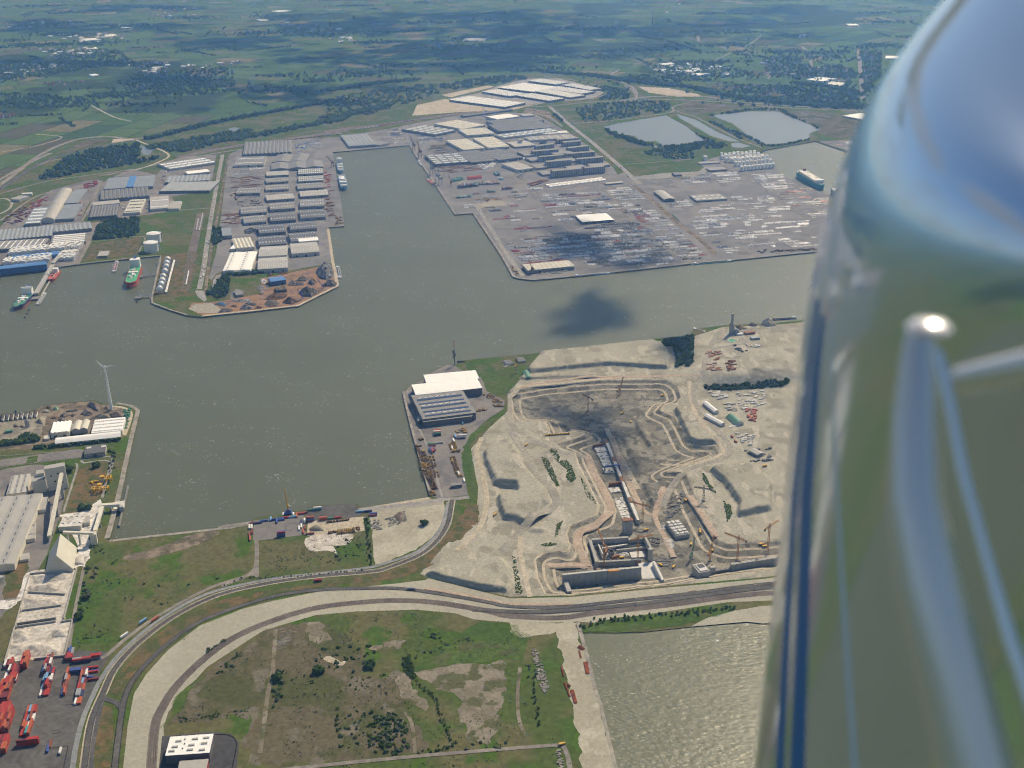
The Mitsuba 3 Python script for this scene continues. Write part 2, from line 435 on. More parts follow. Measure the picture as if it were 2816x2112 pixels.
def dig(p, n, uv):
    c = mix((0.37, 0.355, 0.29), (0.33, 0.315, 0.255), ss(0.35, 0.65, fbm(p.x / 60, p.y / 60, 0.0, 4)))
    c = mix(c, (0.255, 0.24, 0.195), 0.8 * ss(0.54, 0.66, fbm(p.x / 33 + 9, p.y / 33, p.z / 3.0, 5)))
    c = mix(c, (0.425, 0.40, 0.33), ss(0.58, 0.66, fbm(p.x / 14 + 3, p.y / 34, p.z / 2.0, 4)))
    return c * (0.74 + 0.52 * fbm(p.x / 2.6, p.y / 2.6, p.z / 2.6, 3))


dull('dug_sand', mikit.proc(dig))
patchy('shaded_pit_earth', (0.205, 0.195, 0.16), (0.285, 0.268, 0.22), (0.15, 0.145, 0.125), 22, 2.6, (0.4, 0.6), (0.52, 0.62))  # dark dug soil, its tone also painting in shade of the cut slopes
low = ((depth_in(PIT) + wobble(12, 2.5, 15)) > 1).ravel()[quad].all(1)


def part_of(q):
    use, inv = np.unique(q, return_inverse=True)
    return hv[use], inv.reshape(q.shape)


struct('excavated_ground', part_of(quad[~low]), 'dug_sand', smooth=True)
struct('pit_floor', part_of(quad[low]), 'shaded_pit_earth', smooth=True)


# ---------------------------------------------------------------- yards, beds, roads
LIFT = 0.13
RAGGED = {'sand': 12, 'bare_scrub': 22, 'dry_scrub': 30, 'gypsum': 6, 'track': 9, 'lush_grass': 12, 'verge': 8, 'white_dust': 12, 'brown_earth': 14, 'grey_earth': 12, 'rust_earth': 8, 'meadow': 4}


def sheet(name, text, bsdf, level=1, cut=None, bend=False):
    g = poly(text)
    if bend:
        g = sg.Polygon(curve(gp(text), 10, True)).buffer(0)
    if bsdf in RAGGED:
        r = np.array(g.exterior.segmentize(5).coords)[:-1]
        o = meshkit.fbm(np.column_stack([r / 16, r[:, :1] * 0]), 3, 1) - .5, meshkit.fbm(np.column_stack([r / 16 + 40, r[:, :1] * 0]), 3, 2) - .5
        g = sg.Polygon(r + np.column_stack(o) * RAGGED[bsdf]).buffer(0)
    g = g.difference(WATERS)
    if cut is not None:
        g = g.difference(cut)
    return struct(name, tri(tiles(g, 700), LIFT * level), bsdf)


def ribbon(name, text, width, bsdf, level=2, drape=False, step=8.0, offset=0.0, raw=False, dash=None):
    c = gp(text)
    if drape:
        tile, c = TILES['p'], []
        for w in text.split():
            if w in TILES:
                tile = w
            else:
                c.append(HG(*map(float, w.split(',')), tile=tile)[:2])
        c = np.array(c)
    c = c if raw else curve(c, step)
    t = np.gradient(c, axis=0)
    t /= np.linalg.norm(t, axis=1, keepdims=True) + 1e-9
    nrm = np.column_stack([-t[:, 1], t[:, 0]])
    c = c + nrm * offset
    m = 7 if drape else 2
    rows = []
    for k in np.linspace(-0.5, 0.5, m):
        xy = c + nrm * width * k
        z = (H(xy[:, 0], xy[:, 1]) if drape else 0) + np.full(len(c), LIFT * level)
        rows.append(np.column_stack([xy, z]))
    if drape:  # a graded track: level across, and clear of the bumps beneath it
        z = ndimage.gaussian_filter1d(np.max([r[:, 2] for r in rows], 0), 2)
        rows = [np.column_stack([r[:, :2], np.maximum(z - (1.4 if k in (0, m - 1) else 0), r[:, 2] - 0.6)]) for k, r in enumerate(rows)]
    v = np.concatenate(rows)
    n = len(c)
    i, j = np.meshgrid(np.arange(m - 1), np.arange(n - 1), indexing='ij')
    if dash:
        on = (np.arange(n - 1) % (dash[0] + dash[1])) < dash[0]
        i, j = i[:, on], j[:, on]
    q = np.stack([i * n + j, i * n + j + 1, (i + 1) * n + j + 1, (i + 1) * n + j], -1).reshape(-1, 4)
    return struct(name, (v, q[:, ::-1]), bsdf)


# upper left: terminal yards, the truck road along the pier, the scrap pier
sheet('terminal_yard', 'p -400,600 D 0,530 40,480 150,420 330,290 560,225 655,225 668,240 560,400 520,490 600,500 640,495 565,640 490,770 390,786 345,781 310,799 0,837 p -400,778', 'yard')
sheet('terminal_yard', 'D 668,240 760,190 840,150 1010,190 1060,140 1090,100 1200,70 1400,60 1360,295 1110,330 1160,415 800,470 570,470 560,420', 'yard')
sheet('dry_meadow', 'D 530,745 590,640 840,600 920,590 890,700 620,740', 'verge')
sheet('dry_meadow', 'D 1050,700 1280,690 1230,965 985,990 1040,740', 'verge')
sheet('pier_apron', 'A 1480,1000 1560,965 1880,905 2212,885 B 390,835 560,800 860,745 560,870 530,940 40,985 E 35,40 60,200 85,330 100,440 110,521 8,531 10,540 40,750 50,800 D 2140,760 1870,810 1680,830 1480,800 1400,830 1370,870 1350,860 1400,690 1440,380', 'apron')
sheet('scrap_yard_ground', 'D 1480,1000 1680,960 1690,860 1850,830 1990,800 2140,770 E 50,800 72,908 D 2185,915 1930,1040 1600,1078 1310,1105 1220,1060 1240,1020 1370,1015', 'rust_earth', 2)
sheet('sandy_ground', 'D 1220,1060 1250,1030 1370,1020 1430,1060 1410,1085 1290,1085', 'track_grey', 3)
sheet('roundabout_apron', 'D 1260,940 1320,940 1340,1000 1320,1010 1280,980', 'concrete_ground')
ribbon('truck_road', 'D 1440,60 1395,300 1345,600 1320,780 1290,930', 15, 'concrete_ground', 2)
ribbon('truck_lane', 'D 1480,60 1420,400 1385,560 1350,780 1330,940', 9, 'brown_earth', 2)
ribbon('siding_bed', 'D 1300,440 1255,640 1225,790 1195,945', 26, 'ballast', 1)
ribbon('service_road', 'D 570,480 800,465 1110,425 1350,405', 8, 'road_pale', 2)
ribbon('service_road', 'D 650,240 590,380 530,490', 10, 'road_pale', 2)
ribbon('service_road', 'D 650,500 570,640 500,770', 12, 'road_pale', 2)
ribbon('service_road', 'D 590,625 760,605 930,592 900,690', 5, 'road_pale', 2)
ribbon('quay_edge', 'D 495,768 730,741 1040,710 1037,740 982,985 985,1018 1100,1062 1210,1096', 6, 'quay_stone', 2, raw=True)
ribbon('quay_edge', 'D 1310,1103 1600,1073 1930,1035 2180,910 E 67,905 35,750 5,540', 9, 'track', 3, raw=True)
sheet('bare_plot', 'D 1490,960 1530,925 1580,940 1570,985 1490,995', 'yard', 1)
sheet('bare_plot', 'D 1380,870 1400,840 1450,830 1420,940 1370,960', 'concrete_ground', 2)
# upper middle and right: terminals round the dock
sheet('dock_apron', 'B 560,800 870,740 1050,725 1340,735 1440,790 1620,890 1850,1085 1880,1130 1930,1110 C 60,1150 160,1165 520,1140 600,1110 540,1070 520,1050 660,1010 900,990 1000,1020 1010,1062 F 1040,182 1380,332 p 2545,664 F 1290,687 '
      '745,742 460,767 E 2212,782 1700,838 1330,872 1240,862 1200,850 B 1120,1650 940,1380 825,1390 565,1000 530,940', 'apron')
ribbon('quay_edge', 'B 536,940 568,998 829,1386 944,1376 1124,1646 E 1203,846 1241,857 1330,867 1700,833 2212,777 F 460,762 745,737 1290,682', 6, 'quay_stone', 3, raw=True)
ribbon('quay_lane', 'E 960,380 1060,540 1160,700 1270,850', 14, 'concrete_ground', 2)
ribbon('yard_lane', 'B 830,1290 1060,1290 1500,1225 1800,1185 2000,1190', 14, 'yard', 2)
ribbon('yard_lane', 'F -60,265 20,420 170,560 330,660 470,760', 16, 'yard', 2)
ribbon('yard_lane', 'E 1300,270 1500,480 1700,680', 12, 'yard', 2)
ribbon('yard_lane', 'F 830,200 1000,330 1250,470', 14, 'yard', 2)
ribbon('ditch', 'C 105,1200 270,1340 380,1440 540,1560 630,1650', 16, 'brown_earth', 2)
sheet('bare_plot', 'B 960,1320 1080,1290 1170,1310 1160,1330 990,1345', 'track_grey', 3)
ribbon('harbour_road', 'B 1440,690 1560,800 1700,910 1900,1080 2010,1180 C 130,1185', 20, 'concrete_ground', 2)
ribbon('harbour_road', 'B 1240,690 1440,685 1720,660 2000,650 C 300,642 700,662 1000,692 1600,722 p 2600,330', 16, 'road_pale', 2)
ribbon('harbour_road', 'B 1340,735 1440,760 1520,820', 12, 'road_pale', 2)
ribbon('harbour_road', 'C 0,610 110,650 100,590 40,550', 14, 'road_pale', 2)
sheet('sand_plot', 'C 130,560 330,570 520,610 540,625 380,625 200,600', 'track', 1)
sheet('sand_plot', 'C 380,690 480,655 720,680 860,690 700,700 560,735 500,740', 'dry_scrub', 1)
ribbon('highway', 'C 0,655 150,630 500,620 800,660 1200,690 1600,712 p 2600,318', 22, 'road_pale', 1)
ribbon('dyke_path', 'C 365,715 500,758 640,830 760,890 900,945 930,955', 9, 'road_pale', 2)
ribbon('dyke_path', 'C -300,800 0,775 330,728 360,690 470,660', 12, 'road_pale', 2)
ribbon('dyke_path', 'C 20,1065 300,1045 520,1025', 7, 'road_pale', 2)
ribbon('harbour_road', 'C 20,1080 110,1160 150,1190', 14, 'concrete_ground', 3)
sheet('dry_meadow', 'C 1060,720 1290,718 1600,800 1600,890 1400,890 1290,860 1310,835 1100,745', 'dry_scrub', 1)
sheet('yard', 'C 1300,915 1500,905 1700,960 1560,1000', 'apron', 1)
sheet('concrete_apron', 'C 60,1150 300,1120 520,1110 560,1080 600,1100 520,1138 160,1163', 'concrete_ground', 2)
# the white warehouse park behind the dock
sheet('park_yard', 'B 990,600 1110,555 1290,508 1500,508 1720,560 1790,600 1720,640 1450,655 1290,692 780,640', 'concrete_ground', 1)
sheet('sand_plot', 'B 550,748 580,680 760,640 1040,690 1290,690 1180,715 860,725', 'track', 1)
sheet('sand_plot', 'B 735,615 1040,553 1085,560 800,630', 'track', 1)
sheet('dry_meadow', 'B 1290,700 1440,720 1460,790 1400,745 1260,735', 'brown_earth', 1)
ribbon('harbour_road', 'B 1300,690 1400,660 1600,650 1740,630 1820,600 1790,565 1600,520 1400,495', 14, 'road_pale', 2)
ribbon('rail_bed', 'A 1150,1020 1500,950 2212,850 B 0,850 400,800 860,735 1200,705', 48, 'ballast', 1)
ribbon('harbour_road', 'A 1150,1030 1500,975 2100,880 2212,862', 14, 'road_pale', 2)
ribbon('harbour_road', 'A 640,1140 880,1095 1150,1030', 12, 'road_pale', 2)
# roads in the far left
ribbon('highway', 'A -400,1430 0,1195 240,1015 400,935 540,895 700,885 950,890 1500,762 2212,630', 22, 'road_pale', 2)
ribbon('highway', 'A -300,1390 0,1222 220,1080 400,1005 640,945 900,900', 16, 'asphalt', 2)
ribbon('highway', 'A -300,1310 0,1160 200,1050 330,990', 18, 'road_pale', 2)
ribbon('highway', 'A 220,1080 330,1040 450,1025', 10, 'road_pale', 2)
ribbon('harbour_road', 'A -200,1330 0,1255 300,1175 640,1125 880,1095', 9, 'road_pale', 2)
ribbon('farm_track', 'A 880,1100 1000,1060 1090,1015 1070,985 990,950 885,908', 10, 'track', 2)
ribbon('farm_track', 'A 590,680 680,730 760,765 850,785', 9, 'track', 2)
ribbon('farm_track', 'A 0,985 230,945 400,888 230,868', 7, 'track', 2)
ribbon('harbour_road', 'A 0,1430 200,1290 330,1240 560,1190', 10, 'road_pale', 2)
ribbon('dirt_loop', 'A 0,1385 60,1350 75,1310 30,1285 -60,1290', 10, 'track_grey', 2)
sheet('field', 'A 400,985 560,905 690,897 710,912 600,945', 'dry_scrub', 1)
sheet('field', 'A 735,900 850,895 900,905 720,925', 'track', 1)
# roads among the far fields
ribbon('country_road', 'C 590,410 670,370 850,285 930,225', 11, 'road_pale', 2)
ribbon('country_road', 'C 1555,310 1575,540 1585,640', 24, 'road_pale', 2)
ribbon('country_road', 'C 1190,300 1235,350 1252,435', 20, 'road_pale', 2)
ribbon('country_road', 'C 960,490 1000,470 970,510', 14, 'road_pale', 2)
ribbon('country_road', 'C 515,235 525,270', 22, 'road_pale', 2)
ribbon('country_road', 'B 1890,450 1840,480 1850,510 1960,555 2000,600 1995,650', 16, 'road_pale', 2)
ribbon('country_road', 'C 0,470 240,478 500,520 560,505', 10, 'road_pale', 2)
# lower left: recycling pier, plaster works
sheet('recycling_yard', 'H -300,500 0,425 260,395 340,352 480,334 770,306 860,342 1010,362 1085,400 1075,460 1005,600 940,620 300,690 0,715 -300,760', 'brown_earth', 1)
sheet('pale_yard', 'H 0,480 280,440 390,420 330,600 150,640 0,660', 'grey_earth', 2)
ribbon('shore_road', 'H 860,350 1000,360 1070,400 1065,470 1020,590', 8, 'track', 3)
ribbon('stone_bank', 'H 875,1435 885,1415 965,1120 1075,620 1132,385 1088,350 960,325', 9, 'quay_stone', 3, raw=True)
ribbon('stone_bank', 'M 0,447 268,408 H 2030,1320 1900,1345 900,1455', 7, 'quay_stone', 2, raw=True)
ribbon('stone_bank', 'I 535,1285 0,1362 M 1740,206 1200,296', 7, 'track', 2, raw=True)
sheet('sports_ground', 'H -300,860 0,790 650,700 690,710 680,765 300,810 0,845 -300,900', 'yard', 2)
sheet('grass_square', 'H 225,768 320,755 305,808 208,822', 'meadow', 3)
for a in ('H -300,800 0,760 660,712', 'H -300,850 0,810 680,745', 'H -300,905 0,852 300,815 680,770', 'H 225,768 208,822', 'H 320,755 305,808'):
    ribbon('white_line', a, 1.5, 'concrete_ground', 4, raw=True)
ribbon('path', 'H 665,795 690,815 760,805 860,795 905,815 890,900 860,1010 840,1100', 5, 'concrete_ground', 2)
ribbon('path', 'H 620,820 635,850 590,1000 520,1220', 4, 'concrete_ground', 2)
ribbon('path', 'H 670,790 820,770 900,765 925,800 905,900', 4, 'concrete_ground', 2)
sheet('dry_lawn', 'H 650,840 880,810 860,1000 800,1180 690,1220 540,1230 600,1050', 'verge', 1)
sheet('works_yard', 'H -400,980 60,860 260,830 350,830 540,1010 500,1230 430,1430 390,1560 250,1800 L -400,900 -400,300', 'yard', 1)
sheet('grass_bank', 'L 60,0 220,-60 230,30 180,170 130,260 20,280', 'verge', 2)
sheet('dusty_ground', 'H 490,1240 680,1215 840,1100 835,1180 800,1290 745,1420 740,1560 700,1659 600,1659 640,1480 560,1350', 'white_dust', 2)
ribbon('dusty_road', 'L 690,-40 600,15 350,45 235,68 200,180 150,280 60,305 -60,330', 10, 'white_dust', 3)
sheet('dusty_ground', 'L -100,290 60,285 160,270 140,330 60,360 0,360 -100,380', 'white_dust', 4)
sheet('storage_floor', 'L 245,60 630,22 525,440 500,465 592,450 528,742 280,770 40,790 122,510 180,330', 'gypsum', 2)
ribbon('path', 'L 690,10 640,240 600,450 560,720', 5, 'road_pale', 1)
# the road curve, verges, rails
SAND_MAIN = ('L 1000,1750 1050,1300 1100,1050 1200,890 1380,690 1640,490 2000,350 2208,295 M 800,980 1300,925 1500,905 1700,880 1900,760 2150,500 I 620,1659 640,1640 420,1900 K 0,1330 500,1320 1200,1250 2090,1170 p 2400,1550 p 2400,1640 '
             'K 2090,1350 1800,1360 1000,1480 700,1530 560,1520 480,1525 300,1530 0,1530 N 2208,560 2150,470 1800,440 1650,390 1330,360 830,375 500,405 160,505 0,560 L 2208,500 1700,830 1500,1050 1380,1200 1345,1320 1335,1750')
sheet('sand_ground', SAND_MAIN, 'sand_flat', 1, cut=HF.buffer(-2))
sheet('sand_ground', 'M 1210,360 1330,310 1700,270 1850,250 1890,330 1800,500 1600,640 1290,760 1240,620 1270,470', 'sand', 1)
sheet('sand_ground', 'M 1180,300 1740,215 1860,215 1850,260 1700,275 1330,320 1200,330', 'track_grey', 2)
sheet('verge', 'L 760,1750 800,1350 850,1140 935,1172 905,1750', 'verge', 2)
sheet('verge', 'L 900,1050 1000,1060 1150,855 1400,605 1750,395 2208,232 M 900,930 1250,895 1500,860 1750,760 1950,600 2130,400 2140,265 2060,265 1950,400 1800,600 1550,770 1200,850 L 2208,200 1800,285 1400,480 1150,690 1000,860 900,990', 'verge', 2)
sheet('lush_verge', 'L 1350,1320 1450,1080 1600,930 1500,1160', 'lush_grass', 2)
STRIP = 'L 585,1750 620,1500 680,1260 760,1070 845,905 1000,705 1300,452 1700,232 2208,112 M 800,830 1200,785 1350,750 1650,640 1830,450 1890,240'
scene['blue_paving'] = {'type': 'diffuse', 'reflectance': {'type': 'rgb', 'value': [0.235, 0.25, 0.265]}}
patchy('blue_paving', (0.225, 0.24, 0.25), (0.26, 0.27, 0.28), None, 30, 4)
ribbon('service_strip', STRIP, 7, 'blue_paving', 3)
R1 = 'L 680,1750 745,1300 850,1035 950,835 1150,622 1450,402 1800,237 2208,142 M 800,852 1250,812 1400,778 1700,645 1868,450 1920,225'
ribbon('road', R1, 8.5, 'asphalt', 4)
scene['road_paint'] = {'type': 'diffuse', 'reflectance': {'type': 'rgb', 'value': [0.55, 0.54, 0.5]}}
for o in (-3.7, 3.7):
    ribbon('road_line', R1, 0.6, 'road_paint', 5, offset=o)
ribbon('concrete_kerb', R1, 2.2, 'track', 3, offset=5.2)
ribbon('concrete_kerb', R1, 2.2, 'track', 3, offset=-5.2)
ribbon('road', 'L 735,1750 775,1400 845,1085', 6, 'asphalt', 4)
ribbon('gravel_strip', 'L 715,1750 765,1350 845,1060', 5, 'track', 3)
R2 = 'L 930,1750 985,1300 1032,1060 1150,862 1400,622 1700,432 2208,262 M 800,965 1200,950 1500,953 1850,1000 2208,1062 K 0,1395 400,1405 1000,1345 1500,1290 2090,1215 p 2500,1570'
ribbon('road', R2, 9, 'asphalt', 4)
for o in (-4, 4):
    ribbon('road_line', R2, 0.7, 'road_paint', 5, offset=o)
ribbon('road', 'K -300,1420 0,1440 350,1440 1000,1385 1500,1320 2090,1245 p 2500,1590', 12, 'asphalt', 3)
ribbon('road_line', 'K -300,1432 0,1452 350,1452 1000,1397 1500,1332 2090,1256', 0.7, 'road_paint', 5)
ribbon('brick_paving', 'M 1700,950 1850,975 2208,1040 K 0,1375 180,1382 350,1380 520,1372', 6, 'track_pink', 5)
ribbon('brick_paving', 'K 1465,1270 1500,1265 1535,1262', 4, 'track_pink', 5)
ribbon('link_road', 'L 848,1065 862,1092 905,1105 965,1130 990,1165', 8, 'asphalt', 5)
RAIL = 'L 1235,1750 1270,1330 1335,1160 1450,985 1650,785 1900,602 2208,462 M 800,1112 1200,1062 1500,1050 1800,1068 2208,1135 K 0,1475 400,1490 700,1452 1300,1385 2090,1290 p 2500,1620'
ribbon('rail_bed', RAIL, 13, 'ballast', 3)
scene['rail_steel'] = {'type': 'diffuse', 'reflectance': {'type': 'rgb', 'value': [0.30, 0.28, 0.26]}}
for o in (-4, -1.6, 1.6, 4):
    ribbon('rail', RAIL, 0.55, 'rail_steel', 4, offset=o)
ribbon('access_road', 'L 830,760 900,715 1040,592 1330,392 1700,192 2000,90 2080,60 M 30,935 200,862 290,805 312,740 318,650 312,550', 7, 'road_pale', 2)
sheet('turning_bay', 'M 240,830 318,860 335,855 332,690 300,690 298,770', 'road_pale', 1)
sheet('container_yard', 'L -700,860 30,800 280,775 530,745 590,700 830,700 890,715 905,730 820,870 735,1090 680,1250 620,1500 570,1800 -700,1900', 'asphalt', 1)
for a in ('L 515,1145 640,1135', 'L 400,1500 560,1478', 'L 560,1480 520,1660', 'L 430,1380 500,1370'):
    ribbon('white_line', a, 0.7, 'road_paint', 3, raw=True)
sheet('depot_yard', 'L 1330,1400 1735,1360 1900,1382 1965,1450 1925,1800 1290,1800 1310,1600', 'asphalt_dark', 2)
ribbon('white_line', 'L 1740,1385 1870,1390 1940,1450 1905,1660', 0.8, 'road_paint', 4)
# quay yard with containers in the middle
sheet('quay_yard', 'M 300,395 400,380 560,360 700,345 720,510 540,530 450,545 335,555 285,555 290,450', 'yard', 2)
sheet('quay_yard', 'M 725,300 740,280 1120,258 1150,300 1200,325 1150,360 1000,380 720,400', 'asphalt', 2)
sheet('sandy_ground', 'M 730,400 1000,385 1200,360 1210,470 1100,500 730,520', 'track', 1)
ribbon('quay_lane', 'M 1150,305 1500,270 1850,225', 12, 'concrete_ground', 3)
sheet('bare_ground', 'M 725,540 870,500 1110,510 1060,590 940,600 980,670 900,640 780,650 730,620', 'gypsum', 1, bend=True)
sheet('bare_ground', 'H 1000,1590 1300,1500 1600,1400 1800,1380 1700,1450 1400,1560 1100,1620', 'brown_earth', 1, bend=True)
ribbon('hedge_strip', 'M 1215,370 1240,560 1250,760', 11, 'lush_grass', 2)
# the logs terminal
sheet('terminal_apron', 'I 330,410 380,360 500,300 545,255 680,185 740,195 800,230 960,290 1000,400 1150,480 1140,545 1000,640 880,750 820,850 800,1000 830,1140 850,1250 600,1275 545,1255 400,750', 'yard', 2)
ribbon('quay_edge', 'I 325,405 335,470 403,748 548,1253', 5, 'quay_stone', 3, raw=True)
ribbon('crane_track', 'I 355,400 375,470 445,690 520,850 640,1265', 4, 'concrete_ground', 3, raw=True)
sheet('grass_strip', 'I 800,165 1000,150 1090,260 1190,360 1150,400 1060,370 990,340 940,270 840,210', 'lush_grass', 3)
sheet('grass_strip', 'I 1000,640 1140,550 1150,590 1000,690 900,800 850,900 880,1090 825,1110 800,1000 820,850 880,750', 'lush_grass', 3)
ribbon('gate_road', 'I 860,1265 740,1280 600,1285', 12, 'concrete_ground', 3)
# the scrub fields at the bottom
sheet('scrub_ground', 'N 60,545 420,470 700,560 900,700 880,900 1200,860 1300,1000 1280,1300 1340,1540 0,1640 -40,1400 150,850', 'dry_scrub', 1, bend=True)
sheet('scrub_ground', 'L 1350,1310 1450,1080 1700,870 2208,540 2300,900 2208,1180 2000,1230 1400,1310', 'dry_scrub', 1)
sheet('bare_scrub', 'N 440,480 520,470 600,570 640,600 540,660 450,620', 'bare_scrub', 2, bend=True)
sheet('bare_scrub', 'N 1130,950 1240,865 1290,990 1420,1130 1400,1190 1260,1130', 'bare_scrub', 2, bend=True)
sheet('bare_scrub', 'N 1340,875 1480,830 2060,770 2030,1200 1950,1500 1720,1430 1690,1100 1620,1020 1470,1010', 'bare_scrub', 2)
sheet('bare_scrub', 'N 940,680 1180,610 1210,640 1080,700', 'bare_scrub', 2, bend=True)
sheet('sandy_ground', 'N 570,770 640,740 690,790 760,770 740,810 640,810', 'track', 2, bend=True)
sheet('grass_strip', 'N 1310,870 1380,740 1850,450 2160,490 2208,620 2208,740 1480,825', 'lush_grass', 2)
sheet('grass_strip', 'O 60,545 180,560 120,770 -20,770 -20,540', 'lush_grass', 2)
ribbon('dirt_track', 'N 172,520 165,640 150,850 110,1050 80,1280 45,1540', 6, 'bare_scrub', 3)
ribbon('dirt_track', 'N 1240,1200 1290,1300 1320,1540', 5, 'bare_scrub', 3)
ribbon('dirt_track', 'O 90,830 70,1050 80,1250 130,1400', 5, 'bare_scrub', 3)
sheet('sand_ground', 'O 380,540 480,530 570,560 640,800 695,960 745,1150 890,1700 600,1700 545,1300 485,1000 430,700', 'sand', 3)
sheet('sand_ground', 'O 0,540 100,590 380,545 560,555 560,470 0,450', 'sand', 2)
ribbon('quay_edge', 'O 562,465 640,740 708,1020', 6, 'quay_stone', 4, raw=True)
ribbon('quay_edge', 'O 708,1020 745,1120 885,1700', 5, 'track_grey', 4, raw=True)
ribbon('field_road', 'N 120,1690 400,1655 1340,1563 2208,1492 O 440,1470', 6.5, 'road_pale', 4)
ribbon('field_road', 'O 440,1470 480,1560 505,1700', 6.5, 'road_pale', 4)
sheet('green_bank', 'O 600,520 830,430 1500,370 1850,330 1840,370 1600,440 1300,500 1000,540 650,540', 'lush_grass', 3)
sheet('beach', 'O 1490,500 1620,430 1850,370 2080,330 p 2300,1660 p 2300,1710 O 2080,474 1950,460', 'sand_flat', 3)
# pale benches between the slopes, haul roads of the excavation
def ground_ribbon(name, c, width, bsdf):
    t = np.gradient(c, axis=0)
    t /= np.linalg.norm(t, axis=1, keepdims=True) + 1e-9
    nrm = np.column_stack([-t[:, 1], t[:, 0]])
    rows = [np.column_stack([c + nrm * width * k, H(*(c + nrm * width * k).T) + .25]) for k in (-.5, 0, .5)]
    n = len(c)
    i, j = np.meshgrid(np.arange(2), np.arange(n - 1), indexing='ij')
    return struct(name, (np.concatenate(rows), np.stack([(i + 1) * n + j, (i + 1) * n + j + 1, i * n + j + 1, i * n + j], -1).reshape(-1, 4)), bsdf)


for off, w in ((-0.5, 3.4), (12, 5.0), (29, 5.0)):
    g = PIT.buffer(-off, join_style='round')
    for q in getattr(g, 'geoms', [g]):
        if q.length > 300:
            r = np.array(q.exterior.segmentize(4).coords)
            ground_ribbon('bench', ndimage.gaussian_filter1d(r, 2.0, axis=0, mode='wrap'), w, 'track')
for text, w, m in (('I 1240,400 1180,470 1180,570 1220,690 1330,760 1450,830 1620,900 1810,950', 17, 'track_grey'), ('I 2100,290 1500,350 1290,370 1215,430', 13, 'track'), ('J -200,610 0,568 400,528 900,520 1290,515', 12, 'track_pink'),
                   ('J 1560,190 1440,160 1370,250 1320,370 1290,510 1230,590 1210,680 1260,810 1380,930 1480,1040 1520,1120 1480,1190 1300,1240 1150,1300 1080,1380 1000,1500 950,1600', 15, 'track_grey'),
                   ('J 1330,330 1400,290 1640,250 1600,200', 9, 'concrete_ground'), ('J 1180,560 1190,700 1260,880 1420,1080 1440,1160 1200,1240 940,1245', 10, 'track'),
                   ('K 1230,480 1270,420 1200,620 1220,720 1290,850 1350,1000', 11, 'track_pink'), ('K 640,170 690,300 800,500 830,620 700,740 580,790 560,880 600,990 640,1080', 16, 'track_pink'),
                   ('I 1180,700 1280,850 1400,1050 1560,1260 1540,1350 1380,1450 1250,1570 1130,1700', 18, 'track_grey'), ('I 960,780 920,900 960,1050 1000,1280 960,1480 870,1600 760,1700', 12, 'track'),
                   ('K 90,820 90,960 130,1150 170,1320', 10, 'track'), ('K 840,0 900,160 960,330 1040,500 1090,600', 14, 'track_pink'), ('J 500,950 600,1150 700,1350 760,1450', 12, 'track'),
                   ('K 1100,600 1180,640 1300,500', 9, 'track_pink'), ('K 1480,500 1600,680 1700,830', 14, 'track_pink'), ('K 280,1050 600,1060 980,1040', 16, 'track_pink')):
    ribbon('haul_road', text, w, m, 2, drape=True, step=5)



# ---------------------------------------------------------------- building materials
def clad(name, color, var=0.35, streak=3.0, rough=0.5, spec=0.4):
    """Sheet cladding: weathered in streaks and blotches."""
    def fn(p, n, uv):
        s = fbm(p.x / streak, p.y / streak, p.z / 8.0, 3) * 0.5 + fbm(p.x / 19, p.y / 19, p.z / 19, 2) * 0.5
        return mi.Color3f(color) * (1 - var / 2 + var * s * 1.1)
    return mat(name, mikit.proc(fn), rough, spec)


clad('wall_grey', (0.24, 0.24, 0.24))
clad('wall_pale', (0.50, 0.49, 0.46))
clad('wall_cream', (0.60, 0.57, 0.48))
clad('wall_dark', (0.13, 0.13, 0.14))
clad('wall_blue', (0.06, 0.13, 0.30))
clad('roof_grey', (0.20, 0.195, 0.19), 0.5)
clad('roof_dark', (0.11, 0.11, 0.115), 0.5)
clad('roof_pale', (0.36, 0.35, 0.325), 0.4)
clad('roof_white', (0.80, 0.80, 0.78), 0.12)
clad('roof_cream', (0.52, 0.50, 0.42), 0.35)
clad('roof_green', (0.10, 0.23, 0.16), 0.4)
clad('roof_blue', (0.08, 0.20, 0.46), 0.3)
clad('roof_steel', (0.225, 0.25, 0.275), 0.4)
clad('concrete', (0.36, 0.35, 0.325), 0.45, 5, 0.8, 0.2)
clad('concrete_pale', (0.56, 0.55, 0.52), 0.5, 4, 0.8, 0.2)
clad('concrete_dark', (0.20, 0.195, 0.185), 0.5, 4, 0.8, 0.2)
clad('rust_steel', (0.24, 0.115, 0.065), 0.6, 3, 0.7, 0.2)
mat('skylight', (0.62, 0.66, 0.66), 0.25, 0.5)
mat('opening', (0.03, 0.032, 0.036), 0.5, 0.3)
mat('solar', (0.035, 0.05, 0.10), 0.2, 0.6)
mat('white_paint', (0.78, 0.78, 0.76), 0.35, 0.5)
mat('steel', (0.34, 0.35, 0.36), 0.4, 0.5)
mat('dark_steel', (0.07, 0.07, 0.075), 0.5, 0.4)
for nm, c in (('red', (0.36, 0.045, 0.035)), ('orange', (0.40, 0.105, 0.05)), ('brown', (0.22, 0.075, 0.045)), ('maroon', (0.17, 0.035, 0.04)), ('blue', (0.06, 0.10, 0.30)), ('light_blue', (0.18, 0.34, 0.52)),
              ('white', (0.66, 0.66, 0.64)), ('grey', (0.30, 0.31, 0.33)), ('green', (0.06, 0.20, 0.12)), ('yellow', (0.60, 0.36, 0.03)), ('teal', (0.06, 0.28, 0.30)), ('navy', (0.035, 0.045, 0.12)), ('black', (0.03, 0.03, 0.035))):
    clad('paint_' + nm, c, 0.3, 2.5, 0.4, 0.4)


